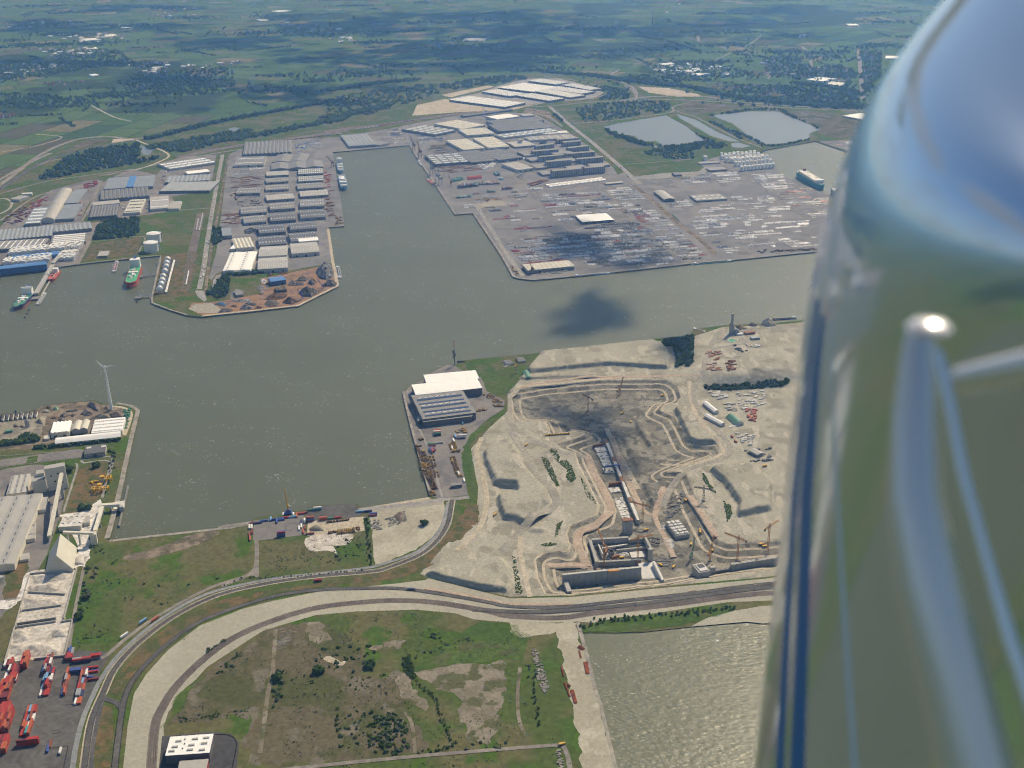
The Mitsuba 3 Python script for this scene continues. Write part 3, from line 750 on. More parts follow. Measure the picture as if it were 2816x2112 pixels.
# ---------------------------------------------------------------- buildings
class Box3:
    """A rectangle on the ground: corner a, directions du (front, left to right) and dv (to the back)."""

    def __init__(self, text, h, base=0.0):
        a, b, c = gp(text, h + base)
        self.a, self.h, self.base = a, h, base
        self.w = np.linalg.norm(b - a)
        self.du = (b - a) / self.w
        self.dv = np.array([-self.du[1], self.du[0]])
        self.d = float((c - a) @ self.dv)
        if self.d < 0:
            self.a, self.d = self.a + self.dv * self.d, -self.d
        self.rot = math.atan2(self.du[1], self.du[0])

    def xy(self, s, t):
        return self.a + self.du * s + self.dv * t

    def p(self, s, t, z):
        return np.array([*self.xy(s, t), z + self.base])


def ridge_profile(kind, n, width, rise):
    """Cross-section of the roof: (s, z) pairs along the width."""
    if kind == 'flat':
        return [(0, 0.0), (width, 0.0)]
    out, b = [], width / n
    for i in range(n):
        if kind == 'saw':
            out += [(i * b, 0.0), (i * b + b * 0.12, rise), (i * b + b * 0.999, 0.0)]
        elif kind == 'barrel':
            out += [(i * b + b * k / 8, rise * math.sin(math.pi * k / 8)) for k in range(8 + (i == n - 1))]
        else:
            out += [(i * b, 0.0), (i * b + b / 2, rise)]
    if kind in ('gable', 'saw'):
        out.append((width, 0.0))
    return out


LIGHT_MESHES = {}


def building(name, label, text, h, roof=('gable', 1, 3.0, 'u'), wall='wall_grey', cover='roof_grey', lights=None, base=0.0, cat='warehouse', doors=0, group=None, light_mat='skylight', wall2=None):
    """A hall with walls, a roof of n ridges running along 'u' (the front) or 'v' (front to back), rows of roof lights and doors."""
    r = Box3(text, h, base)
    key = thing(name, label, cat, group)
    light_mat = 'roof_pale' if name == 'ridged_hall' else light_mat
    kind, n, rise, axis = roof
    across, along = (r.d, r.w) if axis == 'u' else (r.w, r.d)
    prof = ridge_profile(kind, n, across, rise)
    pt = (lambda s, t, z: r.p(t, s, z)) if axis == 'u' else (lambda s, t, z: r.p(s, t, z))
    o = 0.5
    wb = MB()
    for t0, flip in ((0.0, False), (along, True)):
        m = len(prof)
        v = [pt(s, t0, h + z - 0.15) for s, z in prof] + [pt(s, t0, 0 if base == 0 else -0.5) for s, z in prof]
        wb.add(v, [[i, i + 1, i + 1 + m, i + m] for i in range(m - 1)])
    for s0 in (0.0, across):
        v = [pt(s0, 0, 0), pt(s0, along, 0), pt(s0, along, h - 0.15), pt(s0, 0, h - 0.15)]
        wb.add(v, [[0, 1, 2, 3]])
    put('wall', wb, wall, parent=key)
    rb = MB()
    for thick in (0.0,):
        m = len(prof)
        ex = [(s + (-o if i == 0 else o if i == m - 1 else 0), z + h) for i, (s, z) in enumerate(prof)]
        v = [pt(s, -o, z) for s, z in ex] + [pt(s, along + o, z) for s, z in ex] + [pt(s, -o, z - 0.45) for s, z in ex] + [pt(s, along + o, z - 0.45) for s, z in ex]
        f = [[i, i + 1, m + i + 1, m + i] for i in range(m - 1)] + [[i, i + 1, 2 * m + i + 1, 2 * m + i] for i in range(m - 1)] + [[m + i, m + i + 1, 3 * m + i + 1, 3 * m + i] for i in range(m - 1)]
        f += [[0, m, 3 * m, 2 * m], [m - 1, 2 * m - 1, 4 * m - 1, 3 * m - 1]]
        rb.add(v, f)
    roof_key = put('roof', rb, cover, smooth=(40 if kind == 'barrel' else False), parent=key)
    if lights:
        rows, cols, ls, lt = lights[:4]      # rows across per bay, pieces along, size across and along as shares
        zs = np.array([z for _, z in prof])
        sx = np.array([s for s, _ in prof])
        many = n * rows * cols
        bulk = MB()
        for i in range(n):
            for j in range(rows):
                for k in range(cols):
                    bay = across / n
                    s = i * bay + bay * (j + 0.5) / rows
                    if rows == 1 and kind == 'gable':
                        s = i * bay + bay * 0.27
                    hs = bay / rows * ls / 2
                    t = along * (k + 0.5) / cols
                    ht = along / cols * lt / 2
                    z0, z1 = np.interp([s - hs, s + hs], sx, zs) + h + 0.18
                    b = bulk if many > 60 else MB()
                    v = [pt(s - hs, t - ht, z0), pt(s + hs, t - ht, z1), pt(s + hs, t + ht, z1), pt(s - hs, t + ht, z0)]
                    v += [x - np.array([0, 0, 0.4]) for x in v]
                    b.add(v, [[0, 1, 2, 3], [0, 1, 5, 4], [1, 2, 6, 5], [2, 3, 7, 6], [3, 0, 4, 7]])
                    if many <= 60:
                        put('roof_light', b, light_mat, parent=roof_key)
        if many > 60:
            k = put('roof_lights', bulk, light_mat, parent=roof_key)
            labels[k] = {'kind': 'stuff'}
    for i in range(doors):
        b = MB()
        s = r.w * (i + 0.5) / doors
        b.box(r.p(s, -0.12, min(5.0, h * 0.6) / 2), (min(6.0, r.w / doors * 0.6), 0.2, min(5.0, h * 0.6)), r.rot)
        put('door', b, 'opening', parent=key)
    return key, r


SHED = 'storage sheds in rows on the pier'
row = [('grey shed with ribbed roof, first in the left row of the pier', 'D 1528,312 1682,306 1676,272', 9, 'roof_grey'), ('grey shed with pale gutter band, second in the left row of the pier', 'D 1560,442 1726,430 1716,388', 9, 'roof_grey'),
       ('grey shed nearest the water in the left row, beside brown ground', 'D 1580,502 1722,490 1713,448', 9, 'roof_grey'), ('narrow grey shed at the land end of the middle row', 'D 1725,196 1868,188 1865,162', 8, 'roof_pale'),
       ('narrow grey shed second from the land end of the middle row', 'D 1722,240 1866,231 1864,206', 8, 'roof_grey'), ('grey shed third from the land end of the middle row', 'D 1718,290 1868,282 1866,252', 8, 'roof_grey'),
       ('wide pale shed fourth from the land end of the middle row', 'D 1728,355 1907,341 1903,309', 9, 'roof_pale'), ('tan grey shed fifth from the land end of the middle row', 'D 1748,415 1910,404 1905,364', 10, 'roof_grey'),
       ('dark shed sixth from the land end of the middle row', 'D 1750,490 1916,478 1911,432', 10, 'roof_dark'), ('dark shed with skylight dots, seventh in the middle row', 'D 1678,570 1848,556 1843,505', 11, 'roof_dark'),
       ('dark shed eighth in the middle row behind the two pale halls', 'D 1675,647 1853,633 1850,577', 11, 'roof_dark')]
for lab, t, h, m in row:
    building('storage_shed', lab, t, h, ('gable', 1, 4.0, 'u'), 'wall_dark' if m == 'roof_dark' else 'wall_grey', m, (2, 9, 0.18, 0.35), doors=2, group=SHED)
row = [('shed with a bright chequer of skylights at the land end of the dockside row', 'D 1930,186 2090,178 2088,146', 9, 'roof_grey', (4, 12, 0.5, 0.6)),
       ('second shed with a bright chequer of skylights in the dockside row', 'D 1930,233 2092,225 2090,193', 9, 'roof_grey', (4, 12, 0.45, 0.55)),
       ('plain grey shed third in the dockside row', 'D 1928,281 2095,270 2093,237', 9, 'roof_grey', (2, 9, 0.15, 0.3)), ('long pale shed fourth in the dockside row reaching furthest to the quay', 'D 1945,330 2126,318 2121,284', 9, 'roof_pale', (2, 9, 0.15, 0.3)),
       ('grey shed fifth in the dockside row with white lower eave', 'D 1940,396 2098,388 2093,346', 10, 'roof_grey', (2, 10, 0.25, 0.35)), ('dark dotted shed sixth in the dockside row', 'D 1945,471 2108,460 2103,409', 10, 'roof_dark', (2, 10, 0.2, 0.3)),
       ('dark dotted shed seventh in the dockside row', 'D 1880,546 2050,533 2045,489', 11, 'roof_dark', (2, 10, 0.2, 0.3)), ('dark dotted shed eighth in the dockside row behind the white annex', 'D 1885,622 2062,606 2056,552', 11, 'roof_dark', (2, 10, 0.2, 0.3))]
for lab, t, h, m, li in row:
    building('storage_shed', lab, t, h, ('gable', 1, 4.0, 'u'), 'wall_grey', m, li, doors=2, group=SHED)
building('pale_hall', 'pale ribbed hall, upper of the two pale halls above the scrap yard', 'D 1672,718 1856,708 1851,647', 12, ('gable', 1, 4, 'u'), 'wall_pale', 'roof_pale', (2, 14, 0.7, 0.12), doors=3)
building('pale_hall', 'pale ribbed hall, lower of the two pale halls above the scrap yard', 'D 1668,802 1862,789 1857,720', 12, ('gable', 1, 4, 'u'), 'wall_pale', 'roof_pale', (2, 14, 0.7, 0.12), doors=3)
building('pale_hall', 'pale grey hall beside the quay with white annex behind', 'D 1888,700 2068,686 2062,622', 12, ('gable', 1, 4, 'u'), 'wall_pale', 'roof_pale', (2, 10, 0.5, 0.1), doors=3)
building('white_annex', 'white flat annex between the dark shed and the pale quay hall', 'D 1935,622 2062,612 2060,592', 13, ('flat', 1, 0, 'u'), 'wall_pale', 'roof_white')
building('flat_hall', 'light grey flat hall beside parked pale trailers at the pier root', 'D 1510,130 1706,122 1701,68', 9, ('flat', 1, 0, 'u'), 'wall_pale', 'roof_grey', (2, 1, 0.1, 0.9), doors=3)
building('ridged_hall', 'dark hall with many steep ridges at the pier root beside the railway', 'A 1570,1002 1886,986 1876,908', 10, ('gable', 12, 4.5, 'v'), 'wall_dark', 'roof_dark', (1, 1, 0.22, 0.96))
building('ridged_hall', 'grey hall with three broad ridges, upper of two', 'A 1760,1050 1976,1045 1970,998', 9, ('gable', 2, 6, 'v'), 'wall_grey', 'roof_grey', None, doors=2)
building('ridged_hall', 'grey hall with three broad ridges, lower of two', 'A 1755,1098 2090,1080 2086,1040', 9, ('gable', 3, 6, 'v'), 'wall_grey', 'roof_grey', None, doors=3)
building('cream_hall', 'cream hall with five shallow ridges beside dark trees', 'D 1525,668 1646,656 1641,592', 10, ('gable', 5, 2.5, 'v'), 'wall_cream', 'roof_cream')
building('white_annex', 'white box beside the cream hall', 'D 1486,668 1520,668 1520,636', 9, ('flat', 1, 0, 'u'), 'wall_pale', 'roof_white')
building('white_hall', 'white hall with skylight grid beside the green plot', 'D 1442,812 1622,804 1630,688', 11, ('gable', 2, 2, 'v'), 'wall_cream', 'roof_white', (1, 9, 0.12, 0.4), light_mat='wall_grey')
building('striped_annex', 'white and grey striped annex below the white hall', 'D 1512,818 1625,812 1620,782', 8, ('gable', 8, 1.5, 'v'), 'wall_cream', 'roof_white', (1, 1, 0.35, 0.9), light_mat='wall_grey')
building('blue_hall', 'small blue roofed hall in the scrap yard', 'D 1754,882 1850,868 1847,842', 13, ('gable', 1, 3, 'u'), 'wall_blue', 'roof_blue', doors=2)
building('scrap_shed', 'brown open shed among the scrap heaps', 'D 1785,936 1856,930 1853,905', 8, ('gable', 1, 2, 'u'), 'wall_dark', 'brown_earth')
building('transformer_house', 'small dark house on the bare plot beside the scrap yard', 'D 1530,968 1574,962 1572,932', 7, ('flat', 1, 0, 'u'), 'wall_grey', 'roof_grey')
building('small_house', 'pale blue grey block among dark trees on the pier', 'D 1440,585 1500,580 1504,530', 12, ('flat', 1, 0, 'u'), 'wall_grey', 'roof_steel')
# left terminal
building('arched_hall', 'long pale hall with high arched roof between lower halls', 'D 352,478 466,284 264,482', 13, ('barrel', 1, 9, 'u'), 'wall_pale', 'roof_pale', doors=1)
building('low_hall', 'grey low hall left of the arched hall', 'D 262,500 318,396 158,510', 11, ('gable', 5, 1.5, 'v'), 'wall_grey', 'roof_steel', (1, 1, 0.3, 0.9))
building('low_hall', 'grey low hall right of the arched hall, lower one', 'D 478,470 538,376 356,480', 11, ('gable', 5, 1.5, 'v'), 'wall_grey', 'roof_steel')
building('low_hall', 'grey low hall right of the arched hall, upper one', 'D 502,370 566,281 414,378', 11, ('flat', 1, 0, 'u'), 'wall_grey', 'roof_steel')
building('ridged_hall', 'dark hall with twelve ridges in front of the blue striped hall', 'D 648,353 966,326 986,266', 10, ('gable', 12, 3, 'v'), 'wall_dark', 'roof_dark', (1, 1, 0.15, 0.9))
k, r = building('blue_striped_hall', 'grey hall with one blue roof strip beside the meadow', 'D 672,282 988,262 1010,192', 10, ('gable', 2, 2, 'u'), 'wall_grey', 'roof_steel')
put('blue_strip', MB().add([r.p(r.w * a, t, 12.6) for a, t in ((.45, 0), (.6, 0), (.6, r.d), (.45, r.d))] + [r.p(r.w * a, t, 11.0) for a, t in ((.45, 0), (.6, 0), (.6, r.d), (.45, r.d))], [[0, 1, 2, 3], [0, 1, 5, 4], [1, 2, 6, 5], [3, 0, 4, 7]]), 'roof_blue', parent=k)
building('ridged_hall', 'hall with sixteen pale ridges beside the grass field', 'D 1028,297 1356,292 1370,234', 9, ('gable', 16, 2.5, 'v'), 'wall_dark', 'roof_steel', (1, 1, 0.25, 0.9))
building('ridged_hall', 'grey hall with slanted roof strips behind the sixteen ridge hall', 'D 1066,240 1352,226 1358,188', 9, ('gable', 10, 2.5, 'v'), 'wall_grey', 'roof_steel', (1, 1, 0.2, 0.9))
building('white_hall', 'long white strip hall beside the pier road', 'D 1216,184 1360,168 1362,150', 10, ('flat', 1, 0, 'u'), 'wall_pale', 'roof_white')
building('pale_hall', 'pale stepped hall at the head of the pier road', 'D 1098,152 1396,108 1398,64', 9, ('gable', 3, 2, 'u'), 'wall_pale', 'roof_steel', (1, 8, 0.3, 0.9), light_mat='roof_white')
building('ridged_hall', 'nearly black ridged hall beside the pale block', 'D 575,466 756,452 772,380', 10, ('gable', 9, 2.5, 'v'), 'wall_dark', 'roof_dark', (1, 1, 0.12, 0.9))
building('flat_hall', 'pale flat block behind the nearly black hall', 'D 602,388 774,372 782,350', 12, ('flat', 1, 0, 'u'), 'wall_pale', 'roof_pale')
building('cream_hall', 'cream hall with narrow roof bands between two yards', 'D 803,436 906,430 932,346', 9, ('gable', 4, 2, 'u'), 'wall_cream', 'roof_cream', (1, 1, 0.2, 0.9), light_mat='roof_dark')
building('pale_hall', 'pale grey hall at the corner of the grass field', 'D 972,412 1096,402 1113,322', 10, ('gable', 2, 2, 'u'), 'wall_pale', 'roof_pale', (1, 1, 0.1, 0.9))
building('white_annex', 'white walled annex on the right of the corner hall', 'D 1086,410 1159,406 1151,360', 9, ('flat', 1, 0, 'u'), 'wall_cream', 'roof_pale')
building('ridged_hall', 'long grey hall with slanted bands at the left edge', 'D -60,620 335,584 345,516', 10, ('gable', 14, 2.5, 'v'), 'wall_grey', 'roof_steel', (1, 1, 0.2, 0.9))
building('ridged_hall', 'grey hall ending beside the field track', 'D 345,562 594,536 600,494', 10, ('gable', 8, 2.5, 'v'), 'wall_grey', 'roof_steel', (1, 1, 0.2, 0.9))
building('striped_hall', 'hall with broad white slanted stripes at the left edge', 'D -60,676 278,656 312,602', 10, ('gable', 9, 2.0, 'v'), 'wall_dark', 'roof_grey', (1, 1, 0.35, 0.9), light_mat='roof_white')
building('striped_hall', 'hall with long white level stripes beside the field track', 'D 325,640 556,620 568,562', 10, ('gable', 5, 2.0, 'u'), 'wall_grey', 'roof_grey', (1, 1, 0.35, 0.9), light_mat='roof_white')
building('blue_canopy', 'long blue roofed shed between rows of white silos', 'D 80,735 386,702 388,682', 10, ('gable', 1, 2, 'u'), 'wall_blue', 'roof_blue')
building('blue_quay_shed', 'long shed with blue roof and dark blue wall on the quay edge', 'D -160,818 300,768 304,748', 18, ('gable', 1, 2, 'u'), 'wall_blue', 'roof_blue')
building('flat_hall', 'low cream shed beside the white silos', 'D 400,690 505,680 510,668', 8, ('flat', 1, 0, 'u'), 'wall_cream', 'roof_cream')
building('gatehouse', 'small house with dark yard on the dry field', 'D 630,716 694,712 690,682', 7, ('flat', 1, 0, 'u'), 'wall_grey', 'roof_pale')
# terminals round the dock
DK = [('dark hall with five bright roof lights beside the long quay cranes', 'B 696,1062 916,1045 886,984', 'roof_dark', 'wall_dark'), ('dark hall in the middle of the three dark dock halls', 'B 930,1050 1090,1036 1052,964', 'roof_dark', 'wall_dark'),
      ('dark hall furthest from the dock of the three dark halls', 'B 1110,1036 1266,1016 1222,950', 'roof_dark', 'wall_dark'), ('pale hall, front left of the four pale dock halls', 'B 880,970 1018,957 962,892', 'roof_cream', 'wall_pale'),
      ('pale hall, front right of the four pale dock halls', 'B 1046,957 1180,946 1126,880', 'roof_cream', 'wall_pale'), ('pale hall, middle of the four pale dock halls', 'B 906,875 1080,862 1046,823', 'roof_cream', 'wall_pale'),
      ('large pale hall nearest the railway of the pale dock halls', 'B 872,835 1022,808 932,759', 'roof_cream', 'wall_pale'), ('grey hall with white crossing bands beside the pale halls', 'B 696,870 830,842 722,787', 'roof_grey', 'wall_grey'),
      ('small pale hall among stacked white goods', 'B 1232,1100 1336,1086 1282,1040', 'roof_pale', 'wall_pale')]
for lab, t, m, w in DK:
    building('dock_hall', lab, t, 11, ('gable', 5, 1.4, 'u'), w, m, (1, 4, 0.30, 0.75) if 'bright' in lab or 'white cross' in lab else (1, 4, 0.12, 0.8), doors=3, light_mat='skylight' if 'bright' in lab or 'white cross' in lab else 'roof_grey')
building('dark_hall', 'wide dark hall behind the white tents', 'B 1112,850 1456,824 1402,780', 12, ('gable', 2, 3, 'u'), 'wall_dark', 'roof_dark')
building('dark_hall', 'wide dark hall furthest back beside the white depot', 'B 1080,806 1404,778 1384,752', 12, ('gable', 1, 3, 'u'), 'wall_dark', 'roof_dark')
building('banded_hall', 'long hall with white and grey bands in front of the dark halls', 'B 1140,890 1492,846 1484,822', 9, ('gable', 2, 2, 'u'), 'wall_pale', 'roof_steel', (1, 9, 0.3, 0.6))
building('banded_hall', 'low pale hall with bands beside the ribbed silo stores', 'B 1310,908 1602,888 1590,866', 9, ('gable', 3, 1.5, 'u'), 'wall_pale', 'roof_pale', (1, 6, 0.3, 0.6), light_mat='roof_dark')
building('railway_shed', 'long dark shed along the sidings', 'B 886,752 1200,708 1194,700', 8, ('gable', 1, 2, 'u'), 'wall_dark', 'roof_dark')
building('white_depot', 'white depot at the far end of the dock halls', 'B 1100,772 1242,752 1234,726', 11, ('gable', 2, 1.5, 'u'), 'wall_pale', 'roof_white')
building('white_depot', 'small pale depot beside the harbour road bend', 'B 1272,750 1342,744 1336,732', 9, ('flat', 1, 0, 'u'), 'wall_pale', 'roof_pale')
building('ridged_hall', 'grey hall with slanted bright ridges at the dock head', 'B 140,948 316,936 304,862', 9, ('gable', 7, 3, 'v'), 'wall_grey', 'roof_steel', (1, 1, 0.2, 0.9))
building('pale_hall', 'grey white block at the dock head beside the ridged hall', 'B 336,938 404,926 394,850', 8, ('flat', 1, 0, 'u'), 'wall_pale', 'roof_grey')
SILO = [('B 1352,945 1466,932 1462,925', 22), ('B 1332,980 1496,966 1492,958', 20), ('B 1372,1016 1532,1002 1528,996', 20), ('B 1418,1048 1580,1034 1576,1026', 24), ('B 1460,1108 1652,1090 1646,1080', 26), ('B 1488,904 1626,892 1622,886', 18),
        ('B 1528,922 1640,912 1636,905', 18), ('B 1560,958 1692,945 1688,938', 20), ('B 1546,996 1732,982 1728,975', 20), ('B 1616,1030 1786,1016 1780,1009', 24), ('B 1668,1088 1796,1076 1790,1068', 26)]
for i, (t, h) in enumerate(SILO):
    w = ('in the back block', 'in the front block')[i % 2]
    key, r = building('ribbed_store', 'tall grey ribbed store, %s of the silo stores' % ['first of the left column', 'second of the left column', 'third of the left column', 'fourth of the left column', 'nearest and largest of the left column',
                      'furthest of the right column', 'second of the right column', 'third of the right column', 'fourth of the right column', 'fifth of the right column', 'nearest of the right column'][i], t, h, ('gable', 1, 2, 'u'), 'wall_dark', 'roof_grey', cat='silo store', group='ribbed silo stores')
    nf = int(r.w / 7)
    for j in range(nf + 1):
        put('rib', MB().box(r.p(r.w * j / nf, -0.7, h / 2 - 0.3), (2.6, 1.4, h - 0.6), r.rot), 'wall_pale', parent=key)
for i, t in enumerate(('B 1216,950 1346,938 1330,905', 'B 1280,1008 1340,1002 1330,972', 'B 1318,1040 1376,1034 1366,1012', 'B 1356,1088 1424,1080 1410,1055', 'B 1396,1130 1462,1124 1450,1100', 'B 1470,1000 1590,985 1570,960', 'B 1500,1050 1620,1040 1600,1018', 'B 1560,1090 1670,1076 1650,1062', 'B 1700,1075 1830,1066 1800,1052')):
    building('low_store', 'low grey store beside the ribbed silo stores, number %s from the far end' % ('one', 'two', 'three', 'four', 'five', 'six', 'seven', 'eight', 'nine')[i], t, 8, ('gable', 1, 2, 'u'), 'wall_grey', 'roof_pale' if i < 1 else 'roof_grey')
building('pump_tower', 'small square tower beside the low stores', 'B 1242,905 1262,903 1262,898', 24, ('flat', 1, 0, 'u'), 'wall_pale', 'roof_pale', cat='tower')
building('pump_tower', 'twin grey tower at the back of the silo stores', 'B 1380,905 1420,902 1420,896', 22, ('flat', 1, 0, 'u'), 'wall_grey', 'roof_grey', cat='tower')
PARK = ['B 790,645 1150,692 1272,664', 'B 1000,592 1186,622 1266,602', 'B 1105,566 1340,594 1448,556', 'B 1226,618 1440,652 1512,632', 'B 1346,590 1576,630 1642,611', 'B 1418,572 1646,606 1702,588', 'B 1300,522 1482,546 1552,531', 'B 1520,549 1702,582 1742,567']
PL = ['largest white warehouse with cut corner nearest the dock', 'white warehouse left of centre behind the largest one', 'white warehouse at the back left of the park', 'white warehouse front centre beside the truck yard', 'white warehouse right of centre in the park',
      'long white warehouse third from the right of the park', 'white warehouse furthest back in the park', 'white warehouse at the far right beside the loop road']
for lab, t in zip(PL, PARK):
    building('white_warehouse', lab, t, 11, ('gable', 9, 1.8, 'u'), 'wall_dark', 'roof_white', (1, 8, 0.35, 0.3), light_mat='roof_cream', group='white warehouses of the distribution park')
building('terminal_hall', 'white roofed hall in the middle of the parked cars', 'E 1652,496 1856,481 1826,437', 8, ('gable', 2, 1.2, 'v'), 'wall_dark', 'roof_white', doors=4)
building('terminal_hall', 'pale hall with banded roof at the terminal corner', 'E 1298,808 1600,780 1560,742', 11, ('gable', 6, 1.2, 'u'), 'wall_grey', 'roof_cream', (1, 10, 0.3, 0.6), doors=2, light_mat='roof_pale')
building('terminal_hall', 'pale round shouldered hall beside the ditch', 'F 298,350 366,346 318,292', 9, ('barrel', 1, 4, 'v'), 'wall_dark', 'roof_pale')
building('terminal_hall', 'low grey hall among bright parked cars', 'F 508,356 706,344 640,312', 7, ('flat', 1, 0, 'u'), 'wall_grey', 'roof_grey', (2, 5, 0.2, 0.5))
building('terminal_office', 'small dark office beside the meadow fence', 'F 366,190 412,188 402,172', 7, ('flat', 1, 0, 'u'), 'wall_dark', 'roof_dark')
building('tank_office', 'grey office beside the tank field gate', 'C 596,1102 706,1094 690,1078', 7, ('flat', 1, 0, 'u'), 'wall_grey', 'roof_grey')
building('tank_office', 'pump shed behind the tank field office', 'C 530,1058 660,1050 650,1040', 6, ('flat', 1, 0, 'u'), 'wall_pale', 'roof_grey')
building('car_park_deck', 'white car deck at the far side of the meadow', 'C 1452,748 1600,776 1610,738', 6, ('gable', 7, 1, 'u'), 'wall_dark', 'roof_white')
building('terminal_hall', 'long low shed beside the terminal entrance', 'B 1806,1190 1914,1180 1910,1172', 6, ('gable', 1, 1.5, 'u'), 'wall_grey', 'roof_pale')
# far sheds among the fields
for lab, t, m in (('white shed at the edge of the village works, left one', 'C 430,466 518,458 510,448', 'roof_white'), ('wide white shed at the front of the village works', 'C 512,487 596,478 584,466', 'roof_white'), ('white flat block at the far left of the village works', 'C 285,420 372,412 368,402', 'roof_white'),
                  ('pale glasshouse shed beside the village street, left one', 'C 1220,514 1330,526 1326,500', 'roof_white'), ('pale shed right of the glasshouse shed', 'C 1332,550 1432,556 1428,530', 'roof_cream'), ('far white shed beyond the village', 'C 1496,164 1560,163 1556,153', 'roof_white'),
                  ('white shed beside the plane edge among fields', 'C 1728,376 1812,378 1806,362', 'roof_white'), ('long pale glasshouse in the far dark plain', 'B 878,262 1012,262 1010,246', 'roof_pale'), ('white farm shed on the left plain', 'A 592,490 640,486 634,476', 'roof_white'),
                  ('bright shed far up on the left', 'A 1800,78 1885,70 1880,60', 'roof_white'), ('pale shed far up on the left plain', 'A 1690,134 1740,130 1735,122', 'roof_white'), ('small works hall on the left horizon', 'A 835,182 862,178 858,168', 'roof_white'),
                  ('works hall in the bright town on the left', 'A 555,262 640,256 630,244', 'roof_white'), ('works hall right part of the bright town', 'A 690,236 760,232 752,220', 'roof_white'), ('white depot beside the roundabout far left', 'D 68,346 124,350 118,322', 'roof_pale'),
                  ('low white depot behind the far left roundabout', 'A 140,1256 205,1252 200,1246', 'roof_white')):
    building('far_shed', lab, t, 9, ('gable', 2, 1.5, 'u'), 'wall_pale', m, cat='shed')
# plaster works and recycling pier
building('ribbed_white_hall', 'white hall with thin dark ribs beside the wind turbine', 'H 750,570 1002,546 1012,440', 12, ('gable', 4, 1.5, 'u'), 'wall_cream', 'roof_white', (1, 1, 0.10, 0.95), light_mat='wall_grey')
building('white_tunnel_hall', 'long white rounded hall in front of the ribbed hall', 'H 452,656 985,600 982,556', 8, ('barrel', 1, 5, 'u'), 'wall_cream', 'roof_white', doors=3)
building('barrel_hall', 'pale hall with two round bays beside the rubble heaps', 'H 586,548 716,536 728,466', 9, ('barrel', 2, 4, 'v'), 'wall_grey', 'roof_cream')
building('sorting_hall', 'white sorting hall with stepped roof', 'H 412,572 566,556 578,472', 11, ('saw', 5, 2.5, 'v'), 'wall_cream', 'roof_white', doors=2)
building('cream_hut', 'small cream hut at the recycling yard', 'H 360,618 404,612 410,586', 5, ('flat', 1, 0, 'u'), 'wall_cream', 'roof_cream')
k, r = building('office_house', 'grey two storey office with cut out roof terraces', 'H 690,742 862,722 876,658', 9, ('flat', 1, 0, 'u'), 'wall_pale', 'roof_dark', doors=1, cat='office')
for s, t in ((.08, .75), (.78, .72)):
    put('terrace', MB().box(r.p(r.w * s + 4, r.d * t, 9.2), (9, 8, 0.5), r.rot), 'wall_pale', parent=k)
for s in np.linspace(0.06, 0.94, 9):
    for z in (2.6, 6.2):
        put('window', MB().box(r.p(r.w * s, -0.1, z), (3.2, 0.2, 1.6), r.rot), 'opening', parent=k)
k, r = building('plaster_works', 'long pale factory hall with dashed rooflights at the left edge', 'H -420,1695 116,1640 318,1068', 13, ('gable', 4, 1.5, 'v'), 'wall_cream', 'roof_pale', (1, 11, 0.06, 0.5), light_mat='solar', cat='factory')
building('plaster_works', 'rear factory hall below the car park of the plaster works', 'H 52,1074 212,1054 292,900', 12, ('gable', 3, 1.5, 'v'), 'wall_cream', 'roof_pale', (1, 4, 0.08, 0.5), light_mat='solar', cat='factory')
building('plaster_works', 'lower factory hall in front of the long hall', 'L -420,360 30,85 70,-60', 12, ('gable', 2, 1.5, 'v'), 'wall_cream', 'roof_pale', None, cat='factory')
k, tw = building('process_tower', 'tall cream tower block of the plaster works', 'H 365,866 530,838 521,812', 46, ('flat', 1, 0, 'u'), 'wall_cream', 'roof_pale', cat='tower')
for s, z in ((.25, 30), (.6, 33), (.4, 18), (.75, 14)):
    put('vent', MB().box(tw.p(tw.w * s, -0.4, z), (3, 0.8, 2.2), tw.rot), 'opening', parent=k)
building('process_tower', 'lower cream block beside the tall tower', 'H 262,968 372,946 366,908', 26, ('flat', 1, 0, 'u'), 'wall_cream', 'roof_pale', cat='tower')
building('process_tower', 'middle cream block behind the lower block', 'H 300,905 360,895 356,868', 32, ('flat', 1, 0, 'u'), 'wall_cream', 'roof_pale', cat='tower')
building('rock_store', 'steep cream gabled rock store with dark roof seams', 'L 372,60 600,28 640,-150', 5, ('gable', 1, 30, 'v'), 'wall_cream', 'roof_cream', None, cat='store')
building('crusher_hall', 'flat dusty hall behind the steep store', 'H 478,1340 662,1328 672,1228', 9, ('flat', 1, 0, 'u'), 'wall_cream', 'white_dust', (2, 4, 0.1, 0.5), light_mat='solar')
building('crusher_annex', 'small cream annex on the dusty ground', 'H 684,1308 735,1300 742,1245', 7, ('flat', 1, 0, 'u'), 'wall_cream', 'roof_pale')
building('site_block', 'narrow cream block below the tower', 'H 304,1202 368,1194 394,1092', 7, ('flat', 1, 0, 'u'), 'wall_cream', 'roof_pale')
building('site_block', 'long narrow cream block beside the factory wall', 'H 214,1442 284,1430 332,1282', 7, ('flat', 1, 0, 'u'), 'wall_cream', 'roof_pale', (2, 7, 0.15, 0.5), light_mat='solar')
building('site_block', 'small cream hut on the works lawn', 'H 162,1612 234,1600 242,1552', 5, ('flat', 1, 0, 'u'), 'wall_cream', 'roof_pale')
